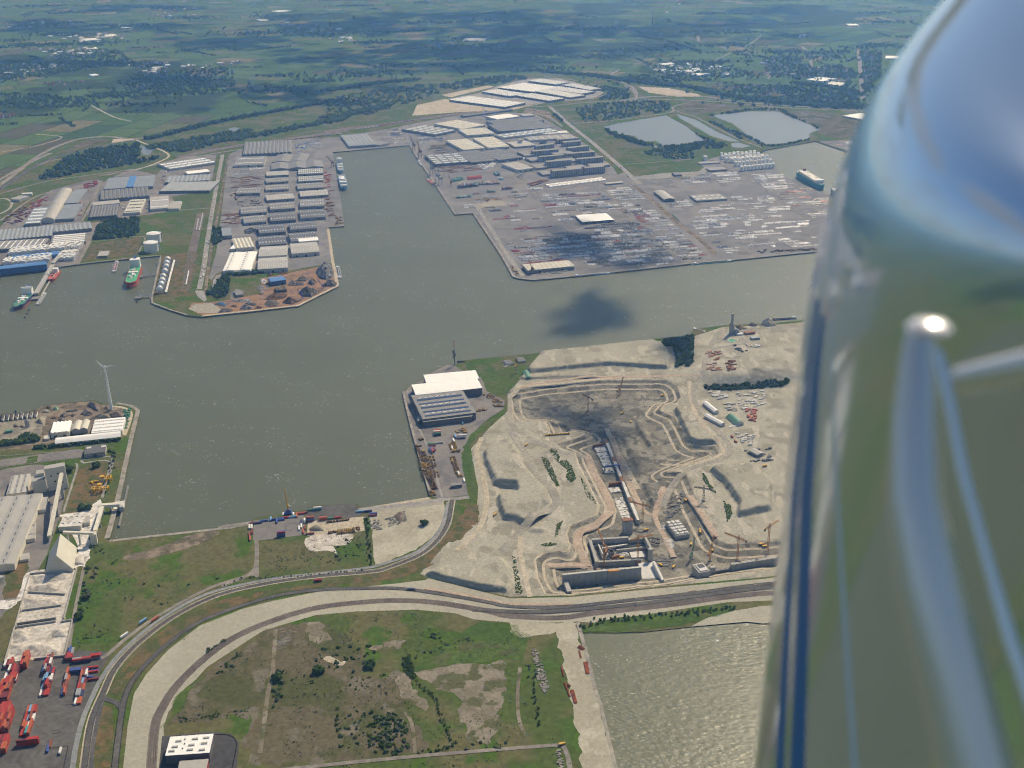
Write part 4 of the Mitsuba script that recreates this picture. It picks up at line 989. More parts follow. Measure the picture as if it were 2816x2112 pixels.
# depot at the bottom
k, r = building('depot_hall', 'white roofed depot hall with roof boxes at the bottom edge', 'L 1358,1556 1716,1530 1738,1380', 14, ('flat', 1, 0, 'u'), 'wall_dark', 'roof_white', cat='depot')
for i, (s, t) in enumerate(((.12, .2), (.17, .42), (.22, .72), (.54, .2), (.55, .45), (.6, .78), (.82, .15), (.84, .5), (.86, .8))):
    put('roof_box', MB().box(r.p(r.w * s, r.d * t, 14.7), (7.5, 2.6, 1.4), r.rot), 'roof_pale', parent=k)
for i, (s, t) in enumerate(((.36, .3), (.38, .55), (.36, .8))):
    put('roof_vent', MB().lathe([(0, 1.4), (.9, 1.2), (.9, 0)], r.p(r.w * s, r.d * t, 14), 8), 'dark_steel', parent=k)
building('depot_annex', 'red edged annex in front of the depot hall', 'L 1455,1690 1690,1672 1672,1588', 9, ('flat', 1, 0, 'u'), 'paint_red', 'roof_pale', cat='depot')
# the timber terminal
building('timber_hall', 'dazzling white hall roof at the canal corner', 'I 425,432 965,374 936,292', 17, ('gable', 1, 1.2, 'u'), 'wall_dark', 'roof_white', (3, 8, 0.08, 0.05), light_mat='roof_pale')
building('timber_hall', 'dazzling white rear part of the canal corner hall', 'I 512,336 940,297 910,231', 17.5, ('flat', 1, 0, 'u'), 'wall_dark', 'roof_white', (2, 7, 0.08, 0.05), light_mat='roof_pale')
k, r = building('solar_hall', 'grey hall with solar strips and a row of rooflights', 'I 482,630 914,576 856,380', 16, ('gable', 3, 1.3, 'u'), 'wall_dark', 'roof_grey', None)
for i in range(3):
    for j in range(7):
        put('roof_light', MB().box(r.p(r.w * (.13 + .11 * j), r.d * (.17 + .325 * i), 17.2), (7.5, 1.6, 0.8), r.rot), 'roof_white', parent=k)
    if i < 3:
        for o in (-.075, .06):
            put('solar_panel', MB().add([r.p(r.w * a, r.d * (.17 + .325 * i + o + b), 16.95) for a, b in ((.06, -.03), (.93, -.03), (.93, .05), (.06, .05))] + [r.p(r.w * a, r.d * (.17 + .325 * i + o + b), 16.3) for a, b in ((.06, -.03), (.93, -.03), (.93, .05), (.06, .05))],
                                        [[0, 1, 2, 3], [0, 1, 5, 4], [1, 2, 6, 5], [2, 3, 7, 6], [3, 0, 4, 7]]), 'solar', parent=k) if i < 2 or o < 0 else None
for j in range(8):
    put('door', MB().box(r.p(r.w * (.07 + .12 * j), -0.2, 4), (7, 0.4, 7), r.rot), 'opening', parent=k)
building('timber_canopy', 'pale canopy along the front of the solar hall', 'I 484,652 886,604 882,586', 12, ('flat', 1, 0, 'u'), 'wall_dark', 'roof_pale')
building('side_wall_shed', 'thin white edged lean-to along the canal side of the hall', 'I 440,640 462,640 398,372', 9, ('flat', 1, 0, 'u'), 'wall_dark', 'roof_pale')
building('gate_house', 'dark flat gatehouse on the timber terminal', 'I 716,1172 800,1160 802,1145', 6, ('flat', 1, 0, 'u'), 'wall_dark', 'roof_grey')
# site huts and halls of the lock works
building('nissen_hall', 'green round roofed hall standing on the sand spit', 'I 1316,300 1370,296 1360,242', 3, ('barrel', 1, 5, 'v'), 'roof_green', 'roof_green', cat='hall')
building('site_hut', 'dark roofed hut beside the canal bank, left one', 'I 1170,182 1226,172 1216,138', 4, ('flat', 1, 0, 'u'), 'wall_pale', 'roof_dark', cat='hut')
building('site_hut', 'dark roofed hut beside the canal bank, right one', 'I 1265,160 1324,152 1306,120', 4, ('flat', 1, 0, 'u'), 'wall_pale', 'roof_dark', cat='hut')
building('white_site_hall', 'long white site hall, rear half', 'J 1385,812 1422,806 1368,724', 6, ('barrel', 1, 3, 'v'), 'wall_pale', 'roof_white', cat='hall')
building('white_site_hall', 'long white site hall, front half', 'J 1440,916 1474,906 1422,808', 6, ('barrel', 1, 3, 'v'), 'wall_pale', 'roof_white', cat='hall')
building('nissen_hall', 'green round roofed hall in the site compound', 'J 1560,918 1628,908 1576,838', 3, ('barrel', 1, 6, 'v'), 'wall_pale', 'roof_green', cat='hall')
building('site_shed', 'grey site shed among parked cars near the road curve', 'J 1740,1166 1790,1150 1758,1100', 6, ('gable', 1, 2, 'v'), 'wall_grey', 'roof_pale', cat='shed')

# ---------------------------------------------------------------- things: placing helpers
TILES.update({'Q': (0, 1780, 5.53), 'R': (760, 1340, 8.732), 'S': (0, 600, 5.53), 'U': (560, 700, 5.53), 'V': (1220, 400, 7.373), 'W': (880, 400, 11.06), 'X': (1540, 1320, 5.53), 'Y': (1120, 1160, 7.373), 'Z': (0, 1080, 5.53), 'a': (1940, 840, 7.373)})
AL, AC = math.radians(100.4), math.radians(10.4)      # the port's two directions: away from and across the view
RNG = np.random.default_rng(7)
ICO1 = trimesh.creation.icosphere(1)
ICO2 = trimesh.creation.icosphere(2)


def lumps(pts, radii, seed, ico=ICO1, squash=(1, 1, 1), rough=0.25):
    """Many rough balls in one mesh."""
    rng = np.random.default_rng(seed)
    iv, jf = np.asarray(ico.vertices), np.asarray(ico.faces)
    n = len(pts)
    a = rng.uniform(0, 2 * np.pi, n)
    sc = np.asarray(radii, float).reshape(n, -1) * np.ones((n, 3)) * np.asarray(squash)
    k = 1 + rng.uniform(-rough, rough, (n, len(iv), 1))
    v = iv[None] * k
    x = v[..., 0] * np.cos(a)[:, None] - v[..., 1] * np.sin(a)[:, None]
    y = v[..., 0] * np.sin(a)[:, None] + v[..., 1] * np.cos(a)[:, None]
    v = np.stack([x, y, v[..., 2]], -1) * sc[:, None, :] + np.asarray(pts, float)[:, None, :]
    f = jf[None] + (np.arange(n) * len(iv))[:, None, None]
    return v.reshape(-1, 3), f.reshape(-1, 3)




def at(text, z=0.0):
    return np.append(gp(text, z)[0], z)


def pits(text):
    t, q = text.split()
    return HG(*map(float, q.split(',')), tile=t)


def tw(p, rot=0.0, s=(1, 1, 1)):
    return T().translate([float(x) for x in p]).rotate([0, 0, 1], math.degrees(rot)).scale([float(x) for x in np.ones(3) * s])


def block(name, label, cat, text, h, base, m, parent=None, group=None):
    r = Box3(text, h, base)
    b = MB().box(r.p(r.w / 2, r.d / 2, h / 2), (r.w, r.d, h), r.rot)
    if parent:
        return put(name, b, m, parent=parent), r
    return put(name, b, m, label=label, cat=cat, group=group), r


def box_shape(size, m):
    return mikit.ply(MB().box((0, 0, size[2] / 2), size).mesh(), m)


# ---------------------------------------------------------------- shipping containers
CSH = {c: box_shape((14.4, 2.9, 3.05), 'paint_' + c) for c in ('red', 'orange', 'brown', 'maroon', 'blue', 'light_blue', 'white', 'grey', 'green', 'yellow', 'navy', 'teal')}
NAMES = {'light_blue': 'light blue', 'navy': 'dark blue', 'maroon': 'dark red', 'orange': 'orange red'}
MIX = ['red'] * 7 + ['orange'] * 5 + ['brown'] * 3 + ['maroon'] * 3 + ['white'] * 3 + ['blue'] * 2 + ['light_blue', 'light_blue', 'grey', 'navy', 'navy']
CN = [0]


def container(p, rot, color, where, scale=1.0):
    q = np.asarray(p) - CAM
    if 1408 + FOC * (q @ RT) / (q @ FW) < -14 or 1056 - FOC * (q @ UP) / (q @ FW) > 2124:
        return
    CN[0] += 1
    put('container', None, None, label=f'{NAMES.get(color, color)} container {where}', cat='container', group='containers ' + where, to_world=tw(p, rot, (scale, 1, 1)), shape=CSH[color])


def stack(text, n_long, n_wide, heights, where, seed, long_dir=AL, mixc=MIX):
    """A block of containers: base front-left corner, rows along the containers and across them."""
    rng = np.random.default_rng(seed)
    o = at(text)
    u = np.array([math.cos(long_dir), math.sin(long_dir), 0])
    w = np.array([math.cos(long_dir - math.pi / 2), math.sin(long_dir - math.pi / 2), 0])
    hs = rng.integers(heights[0], heights[1] + 1, (n_long + 2, n_wide + 2))
    hs[0] = hs[-1] = 0
    hs[:, 0] = hs[:, -1] = 0
    for i in range(n_long):
        for j in range(n_wide):
            for k in range(hs[i + 1, j + 1]):
                if k + 1 < hs[i + 1, j + 1] and k < min(hs[i, j + 1], hs[i + 1, j + 2]):
                    continue
                c = mixc[int(rng.integers(len(mixc)))]
                jit = rng.uniform(-0.12, 0.12, 2)
                container(o + u * (7.2 + i * 15 + jit[0]) + w * (1.5 + j * 3.15 + jit[1]) + [0, 0, 3.07 * k + LIFT * 1.2], long_dir, c, where)


RED = ['red'] * 6 + ['orange'] * 4 + ['brown', 'maroon', 'maroon']
stack('Q 925,745', 4, 2, (1, 2), 'in the short two row stack on the container yard', 1)
stack('Q 1125,885', 5, 3, (1, 2), 'in the three row stack nearest the road curve', 2)
E2 = AC
stack('Q 985,215', 2, 3, (1, 2), 'in the broadside block beside the gypsum bay wall', 3, AL, ['navy', 'maroon', 'grey', 'blue', 'red'])
stack('Q 1000,205', 1, 1, (2, 2), 'at the end of the broadside block', 4, AC, ['blue', 'maroon'])
for k, (x, y) in enumerate(((1110, 215), (1240, 200), (1385, 150))):
    stack(f'Q {x},{y}', 1, 2, (2, 2), 'in the broadside row along the bay wall', 40 + k, AC, ['navy', 'maroon', 'grey', 'red'])
for k, (x, y) in enumerate(((1085, 350), (1215, 345), (1345, 345))):
    stack(f'Q {x},{y}', 1, 3, (1, 2), 'in the second broadside row on the container yard', 50 + k, AC, ['maroon', 'navy', 'red', 'blue'])
stack('Q 1255,470', 1, 1, (1, 1), 'standing alone above the three row stack', 5, AC, ['blue'])
stack('Q 1345,500', 1, 1, (1, 1), 'lying behind the lone blue container', 6, AC, ['maroon'])
stack('Q 595,760', 4, 4, (1, 3), 'in the tall middle block of the yard', 7)
stack('Q 640,420', 3, 3, (1, 3), 'at the rear of the middle block', 8)
stack('Q 720,330', 1, 2, (2, 3), 'in the grey pair beside the bay', 9, AL, ['grey', 'white', 'blue', 'maroon'])
stack('Q -60,860', 3, 5, (3, 4), 'in the large stack at the left edge', 10, AL, RED + ['white', 'blue'])
stack('Q 70,560', 2, 5, (2, 4), 'in the upper stack at the left edge', 11, AL, RED + ['white', 'white', 'grey'])
stack('Q 310,340', 2, 3, (3, 4), 'in the tall red block beside the gypsum bay', 12, AL, ['red', 'red', 'orange'])
stack('Q 60,330', 1, 4, (2, 3), 'in the corner block at the gypsum bay', 13, AL, RED + ['white'])
stack('Q -60,1330', 3, 5, (3, 4), 'in the lower red block at the left edge', 14, AL, RED)
stack('Q 300,1370', 4, 4, (1, 2), 'in the coloured lower block', 15, AL, MIX + ['light_blue', 'teal'])
stack('Q 270,1470', 1, 2, (2, 3), 'in the dark red row at the foot of the lower block', 16, AC, ['maroon', 'red'])
stack('Q 430,1450', 1, 2, (2, 3), 'in the dark red row at the foot of the lower block', 17, AC, ['maroon', 'red', 'navy'])
stack('Q -60,1640', 2, 4, (2, 3), 'in the bottom block at the left edge', 18, AL, RED)
stack('Q -60,1130', 2, 5, (2, 3), 'in the left edge block between the upper and lower stacks', 21, AL, RED + ['grey', 'light_blue'])
stack('Q 735,1545', 1, 1, (1, 1), 'standing alone on the lower yard', 19, AL, ['brown'])
stack('Q 700,1610', 1, 1, (1, 1), 'standing alone nearest the lower edge of the yard', 20, AL, ['blue'])
ROW = 'along the middle quay yard'
for t, c, rot, z in (('R 830,560', 'green', AC, 0), ('R 992,545', 'white', AC, 2.6), ('R 992,545', 'teal', AC, 0), ('R 1125,790', 'orange', AC, 0), ('R 1125,790', 'orange', AC, 2.6), ('R 1130,782', 'orange', AC, 2.6), ('R 1300,765', 'green', AC, 0), ('R 1465,745', 'red', AC, 0),
                     ('R 810,820', 'maroon', AC, 0), ('R 810,820', 'blue', AC, 2.6), ('R 815,812', 'orange', AC, 5.2), ('R 115,1190', 'navy', AC, 0), ('R 115,1190', 'blue', AC, 2.6), ('R 118,1180', 'red', AC, 5.2), ('R 122,1165', 'blue', AC, 5.2), ('R 395,728', 'light_blue', AC, 0), ('R 250,740', 'red', AC, 0),
                     ('R 100,800', 'blue', AC, 0), ('R 10,830', 'blue', AL, 0), ('R 585,650', 'red', AC, 0), ('R 490,690', 'orange', AL, 0), ('R 660,630', 'brown', AC, 0), ('R 2005,600', 'light_blue', AC, 0), ('I 35,1386', 'navy', AC, 0), ('I 78,1405', 'blue', AC, 0), ('I 75,1420', 'maroon', AC, 0), ('R 550,1000', 'white', AL, 0),
                     ('R 600,950', 'white', AL, 0), ('R 600,860', 'navy', AL, 0), ('R 680,820', 'white', AL, 0), ('R 650,1080', 'orange', AL, 0), ('R 690,980', 'brown', AL, 0), ('R 810,1130', 'brown', AC, 0),
                     ('M 285,420', 'maroon', AC, 0), ('M 325,418', 'navy', AC, 0), ('M 258,450', 'white', AL, 0), ('M 276,450', 'white', AL, 0), ('M 278,490', 'maroon', AL, 0), ('M 258,510', 'brown', AL, 0), ('M 262,545', 'orange', AL, 0), ('M 375,400', 'blue', AC, 0), ('M 432,385', 'light_blue', AL, 0), ('M 455,390', 'blue', AC, 0), ('M 505,382', 'blue', AC, 0)):
    container(at(t) + [0, 0, z * 1.18 + LIFT * 2.2], rot, c, ROW)
for t, c in (('L 1022,580', 'white'), ('L 1175,462', 'light_blue'), ('L 1275,445', 'orange')):
    g0 = gp('L 1030,600 1330,392')
    d = g0[1] - g0[0]
    container(at(t) + [0, 0, 1.2], math.atan2(d[1], d[0]), c, 'on a trailer beside the access road')
WHERE_Y = 'on the timber terminal'
for t, c, rot, z in (('Y 610,210', 'orange', AC, 2.6), ('Y 610,235', 'white', AC, 2.6), ('Y 610,255', 'brown', AC, 2.6), ('Y 612,280', 'green', AC, 2.6), ('Y 612,290', 'navy', AC, 0), ('Y 490,475', 'green', AC, 1), ('Y 510,530', 'maroon', AC, 2.6), ('Y 470,590', 'blue', AL, 2.6), ('Y 510,620', 'red', AL, 2.6), ('Y 560,590', 'maroon', AL, 2.6), ('Y 650,440', 'grey', AC, 0),
                     ('Y 910,540', 'white', AL, 0), ('Y 970,300', 'light_blue', AL, 0), ('Y 940,390', 'white', AL, 0), ('Y 1155,1200', 'white', AL, 0), ('Y 1120,30', 'light_blue', AL, 0), ('Y 1045,1060', 'white', AL, 0), ('Y 1070,320', 'white', AC, 2.6), ('Y 1130,318', 'white', AC, 2.6), ('Y 1100,345', 'navy', AC, 0)):
    container(at(t) + [0, 0, z * 1.18 + LIFT * 2.2], rot, c, WHERE_Y)


def spill(text, n, seed):
    """n random ground points inside an outline."""
    g = poly(text)
    rng = np.random.default_rng(seed)
    x0, y0, x1, y1 = g.bounds
    out = np.zeros((0, 2))
    while len(out) < n:
        q = rng.uniform([x0, y0], [x1, y1], (n * 3, 2))
        out = np.vstack([out, q[shapely.contains_xy(g, q[:, 0], q[:, 1])]])
    return out[:n]


# the far container terminal beside the dock: rows seen from the end
def far_rows(text, n, mixc, seed, high, rows=1):
    rng = np.random.default_rng(seed)
    a = gp(text)
    for i in range(n):
        p = a[0] + (a[1] - a[0]) * (i + 0.5) / n
        for r in range(rows):
            q = p + np.array([math.cos(AL), math.sin(AL)]) * 12.8 * r
            for k in range(int(rng.integers(max(1, high - 1), high + 1))):
                FARC.append((np.array([*q, 2.62 * k + LIFT]), mixc[int(rng.integers(len(mixc)))]))


FARC = []
far_rows('V 190,735 405,690', 9, ['green', 'green', 'teal', 'grey'], 1, 2, 4)
far_rows('V 500,700 780,660', 12, ['red', 'red', 'orange'], 2, 2, 4)
far_rows('V 300,870 720,820', 15, ['grey', 'navy', 'maroon', 'green', 'white', 'blue', 'brown'], 3, 4, 3)
far_rows('V 740,800 1140,780', 14, ['maroon', 'red', 'white', 'green', 'grey'], 4, 3, 3)
far_rows('V 880,950 1050,945', 6, ['green', 'navy', 'navy'], 5, 3, 1)
far_rows('V 590,990 730,980', 4, ['maroon', 'navy', 'red'], 6, 2, 1)
far_rows('V 270,1070 580,1040', 11, ['green', 'maroon', 'white', 'green', 'teal'], 7, 2, 2)
far_rows('V 1180,900 1400,880', 8, ['navy', 'blue', 'grey', 'red'], 8, 4, 1)
far_rows('V 1050,620 1150,600', 5, ['white', 'green', 'teal', 'navy'], 9, 3, 4)
far_rows('V 1370,960 1510,945', 4, ['white', 'white', 'grey'], 10, 4, 1)
far_rows('V 1120,700 1210,690', 4, ['green', 'white', 'teal'], 11, 2, 2)
FARC.sort(key=lambda q: q[0][1])
left = max(0, 298 - CN[0])
for p, c in FARC[:left]:
    container(p, AL, c, 'in the far rows beside the dock cranes')
byc = {}
for p, c in FARC[left:]:
    byc.setdefault(c, MB()).box(p + [0, 0, 1.3], (12.2, 2.44, 2.6), AL)
for c, b in byc.items():
    k = put('container_rows', b, 'paint_' + c, kind='stuff', label=f'{NAMES.get(c, c)} containers in the far rows beside the dock cranes')

# ---------------------------------------------------------------- loads on the timber terminal and the quay yard
patchy('load_brown', (0.17, 0.115, 0.065), (0.26, 0.18, 0.095), (0.06, 0.045, 0.035), 5, 1.2, (0.4, 0.6), (0.5, 0.6))
patchy('load_yellow', (0.48, 0.33, 0.08), (0.33, 0.22, 0.08), (0.09, 0.06, 0.035), 6, 1.5, (0.4, 0.6), (0.52, 0.62))
LOADS = []


def load_rows(a, b, n, depth, nd, m, size, seed, fill=0.92, where=''):
    rng = np.random.default_rng(seed)
    g = gp(a + ' ' + b.split()[-1] if len(b.split()) == 1 else a + ' ' + b)
    e = g[1] - g[0]
    rot = math.atan2(e[1], e[0])
    perp = np.array([e[1], -e[0]]) / np.linalg.norm(e)
    for i in range(n):
        for j in range(nd):
            if rng.random() < fill:
                p = g[0] + e * (i + 0.5) / n + perp * (j * depth) + rng.uniform(-0.5, 0.5, 2)
                LOADS.append((p, rot + rng.uniform(-0.04, 0.04), m if rng.random() < 0.8 else ('load_yellow' if m == 'load_brown' else 'load_brown'), np.array(size) * rng.uniform(0.8, 1.12, 3), where))


load_rows('Y 230,370', '330,350', 2, 9, 1, 'load_brown', (5, 10, 3), 1, where='in the upper double row on the canal side')
load_rows('Y 255,480', '420,800', 9, 7.5, 2, 'load_brown', (5, 6.0, 3.2), 2, where='in the long double row on the canal side')
load_rows('Y 375,850', '470,930', 4, 6, 2, 'load_yellow', (2.6, 9, 3), 3, where='in the yellowish group on the canal side')
load_rows('Y 395,960', '590,1380', 26, 5.5, 2, 'load_brown', (1.7, 6, 2.6), 4, 1.0, where='in the tight slanting row on the canal side')
load_rows('Y 515,1400', '560,1500', 4, 5.5, 2, 'load_yellow', (3, 5, 2.6), 5, where='at the lower end of the canal side row')
load_rows('Y 520,690', '640,1130', 15, 5.6, 6, 'load_brown', (4, 3.6, 2.6), 6, 0.85, where='in the middle field of the timber terminal')
load_rows('Y 950,420', '1000,560', 7, 5.0, 3, 'load_yellow', (3.0, 4.6, 3), 7, where='in the rows beside the grass strip')
load_rows('Y 905,590', '1060,590', 4, 5, 2, 'load_brown', (6, 4.4, 3), 8, where='in the dark group beside the grass strip')
load_rows('Y 945,720', '1040,1000', 9, 5.5, 2, 'load_brown', (5.5, 4, 3), 9, where='in the lower block beside the grass strip')
load_rows('Y 1030,1010', '1110,1120', 4, 5, 2, 'load_yellow', (4.5, 4, 3), 10, where='at the lower end of the grass strip block')
load_rows('I 1020,420', '1130,500', 9, 6.5, 3, 'load_yellow', (4, 4, 2.6), 11, 0.75, where='in the loose cluster at the terminal bend')
load_rows('I 1050,520', '1140,520', 5, 6, 2, 'load_brown', (6, 3, 2.6), 12, 0.7, where='in the loose pieces right of the solar hall')
load_rows('I 915,565', '1000,550', 5, 4, 2, 'load_yellow', (4, 3, 2.6), 13, where='in front of the solar hall corner')
load_rows('R 1205,850', '1745,780', 15, 4, 1, 'load_brown', (2.4, 4.5, 3), 14, 1, where='in the single back row on the sandy yard')
load_rows('R 1440,1060', '1890,1000', 10, 5, 3, 'load_yellow', (2.2, 4.6, 3), 15, 1, where='in the slanting rows on the sandy yard')
load_rows('R 1250,1110', '1430,1070', 5, 5, 1, 'load_brown', (2.6, 5, 3), 16, where='at the left end of the slanting rows')
load_rows('R 1920,1000', '2100,930', 5, 5.5, 2, 'load_brown', (3, 5, 3), 17, where='at the hedge end of the sandy yard')
load_rows('R 880,1110', '1165,1060', 7, 5, 2, 'load_brown', (3, 4, 2.6), 18, where='beside the gravel heap on the sandy yard')
load_rows('R 760,890', '990,850', 4, 5, 1, 'load_yellow', (5, 3, 2.6), 19, where='next to the blue orange container stack')
LSH = {m: mikit.ply(MB().box((0, 0, 0.42), (1, 1, 0.84)).box((0.12, 0, 0.92), (0.55, 0.8, 0.16)).mesh(), m) for m in ('load_brown', 'load_yellow')}
LOADS = LOADS[:298]
for p, rot, m, s, where in LOADS:
    y = 'yellow brown' if m == 'load_yellow' else 'dark brown'
    put('load_stack', None, None, label=f'{y} load {where}', cat='stack', group='loads ' + where, to_world=tw((*p, LIFT * 1.5), rot, s), shape=LSH[m])

# ---------------------------------------------------------------- parked cars
CARS = []
CPOOL = ['white', 'white', 'white', 'silver', 'silver', 'silver', 'dark', 'dark', 'grey', 'blue', 'red']
for nm, c in (('white', (0.82, 0.82, 0.82)), ('silver', (0.55, 0.57, 0.59)), ('grey', (0.20, 0.21, 0.23)), ('dark', (0.035, 0.037, 0.042)), ('blue', (0.05, 0.09, 0.20)), ('red', (0.32, 0.03, 0.03))):
    mat('car_' + nm, c, 0.22, 0.6, 0.25 if nm in ('silver', 'grey', 'blue') else 0.0, clearcoat=1.0, clearcoat_gloss=0.95)


def car_lot(text, seed, density=0.6, pool=CPOOL, rowgap=6.2, pitch=2.5, run=14, size=1.0, rot=AC):
    g = poly(text)
    rng = np.random.default_rng(seed)
    k, s = math.cos(-rot), math.sin(-rot)
    q = np.array(g.exterior.coords)
    q = np.column_stack([q[:, 0] * k - q[:, 1] * s, q[:, 0] * s + q[:, 1] * k])
    x0, y0, x1, y1 = *q.min(0), *q.max(0)
    pts, cols = [], []
    y = y0
    while y < y1:
        deep = int(rng.integers(2, 6))
        x = x0 + rng.uniform(0, 10)
        while x < x1:
            n = int(rng.integers(5, run * 2))
            c = pool[int(rng.integers(len(pool)))]
            if rng.random() < density:
                short = int(rng.integers(0, 2))
                for i in range(n):
                    for j in range(deep - short):
                        if rng.random() < .97:
                            pts.append((x + i * pitch, y + j * 5.6 + rng.uniform(-.2, .2)))
                            cols.append(c if rng.random() < .8 else pool[int(rng.integers(len(pool)))])
            x += n * pitch + (rng.uniform(3, 8) if rng.random() < .5 else 0)
        y += deep * 5.6 + rowgap * 1.5
    if not pts:
        return
    p = np.array(pts)
    k, s = math.cos(rot), math.sin(rot)
    p = np.column_stack([p[:, 0] * k - p[:, 1] * s, p[:, 0] * s + p[:, 1] * k])
    keepm = shapely.contains_xy(g, p[:, 0], p[:, 1])
    for a, c, m in zip(p, cols, keepm):
        if m:
            CARS.append((a, rot + math.pi / 2, c, size))


BRIGHT = ['white', 'white', 'white', 'silver', 'silver', 'grey']
DULL = ['dark', 'dark', 'grey', 'grey', 'silver', 'blue', 'white']
car_lot('E 1010,400 1100,395 1150,440 1250,470 1260,500 1090,500', 1, 0.62, ['white', 'white', 'red', 'silver', 'dark'])
car_lot('E 1160,365 1300,340 1340,400 1420,470 1340,480 1180,420', 2, 0.5, BRIGHT + ['red'])
car_lot('E 1335,325 1770,296 1830,340 1960,440 1850,430 1650,480 1500,490 1440,440', 3, 0.72)
car_lot('E 1200,535 1460,500 1490,520 1240,560', 4, 0.55, ['red', 'dark', 'grey', 'silver'])
car_lot('E 1145,640 1330,590 1640,540 1750,520 1980,500 2100,560 2110,700 1700,780 1630,740 1250,745', 5, 0.74)
car_lot('E 1860,510 2000,490 2212,620 2212,770 1740,785 1700,720 1900,640', 6, 0.7, DULL)
car_lot('E 1800,290 1960,262 2060,345 1880,360', 7, 0.92, BRIGHT, 7.0)
car_lot('F 10,370 130,380 190,420 240,500 130,480', 8, 0.7, BRIGHT + DULL, 7.0)
car_lot('F 60,425 240,420 390,540 210,555', 9, 0.95, BRIGHT + ['red', 'dark'], 7.0)
car_lot('F 220,575 400,560 600,728 410,745', 10, 0.95, BRIGHT + ['dark', 'red'], 7.0)
car_lot('F -110,490 30,500 210,600 390,745 210,770 0,790 -120,690', 11, 0.7, DULL)
car_lot('F 380,200 590,180 610,250 420,255', 12, 0.75, BRIGHT + DULL)
car_lot('F 600,180 760,165 800,225 650,245', 13, 0.6, BRIGHT)
car_lot('F 300,370 450,350 490,390 340,410', 14, 0.8, BRIGHT)
car_lot('F 530,405 940,345 960,400 1060,385 1130,360 1110,420 1060,440 1050,480 860,495 840,460 690,520 480,500', 15, 0.6, BRIGHT)
car_lot('F 430,480 850,440 860,520 500,545', 16, 0.6, DULL + BRIGHT)
car_lot('F 520,560 920,540 940,500 1240,478 1235,510 1180,560 960,580 700,590 540,590', 17, 0.75, BRIGHT)
car_lot('F 600,610 980,580 1000,640 640,670', 18, 0.55, BRIGHT + DULL)
car_lot('F 1000,590 1290,590 1295,650 1110,662', 19, 0.6, DULL)
car_lot('F 860,190 1060,170 1100,280 960,290', 20, 0.7, BRIGHT)
car_lot('F 980,290 1100,240 1260,280 1370,340 1350,400 1170,400 1080,370', 21, 0.75, ['dark', 'dark', 'grey', 'red'])
car_lot('F 730,330 860,320 870,350 800,385 740,360', 22, 0.6, BRIGHT)
car_lot('F 900,330 1000,320 1020,370 900,370', 23, 0.5, BRIGHT)
car_lot('F 1190,430 1350,410 1340,500 1260,480', 24, 0.5, DULL)
car_lot('F 680,670 780,660 780,700 700,700', 25, 0.6, BRIGHT)
car_lot('F 880,640 1010,630 1020,660 880,670', 26, 0.6, BRIGHT)
car_lot('V 790,1020 1150,1010 1150,1080 800,1080', 27, 0.5)
car_lot('V 1280,1000 1700,960 1720,1050 1300,1065', 28, 0.8, BRIGHT + ['dark', 'dark'])
car_lot('V 400,1190 630,1200 650,1260 400,1270', 29, 0.5, BRIGHT)
car_lot('A 1510,1110 1690,1075 1730,1080 1725,1150 1510,1150', 30, 0.55, ['white', 'silver', 'silver'])
car_lot('A 1900,940 2090,890 2090,960 1920,985', 31, 0.5, ['silver', 'white', 'dark', 'blue'])
car_lot('B 390,850 470,830 530,920 430,930', 32, 0.55, BRIGHT + ['blue'])
car_lot('B 540,840 610,860 640,890 560,880', 33, 0.8, ['blue', 'silver', 'grey'])
car_lot('B 590,890 760,880 760,920 600,935', 34, 0.7, ['blue', 'silver', 'grey', 'white'])
car_lot('B 1640,590 1780,590 1740,630 1600,640', 35, 0.2, BRIGHT)
car_lot('C 1390,930 1500,915 1520,960 1480,975', 36, 0.7)
car_lot('J 1475,930 1640,900 1640,960 1500,975', 37, 0.2)
car_lot('Z 180,1190 440,1160 450,1195 190,1225', 38, 0.45, DULL + BRIGHT, 9, 3.4)
car_lot('D 1040,225 1060,150 1090,150 1060,230', 39, 0.5)
car_lot('D 760,180 830,160 840,180 770,200', 40, 0.4)
P = np.array([c[0] for c in CARS])
order = np.argsort(np.hypot(P[:, 0], P[:, 1]))


def car_mesh():
    b = MB()
    prof = [(-2.4, .35), (2.4, .35), (2.45, .8), (1.2, 1.0), (-2.4, 1.05)]
    cab = [(1.25, .98), (.5, 1.55), (-1.3, 1.55), (-2.1, 1.03)]
    for pr, w in ((prof, .95), (cab, .80)):
        n = len(pr)
        v = [(x, -w, z) for x, z in pr] + [(x, w, z) for x, z in pr]
        b.add(v, [[i, (i + 1) % n, (i + 1) % n + n, i + n] for i in range(n)])
        for o in (0, n):
            b.add(v, [[o, o + i, o + i + 1] for i in range(1, n - 1)])
    return b.mesh()


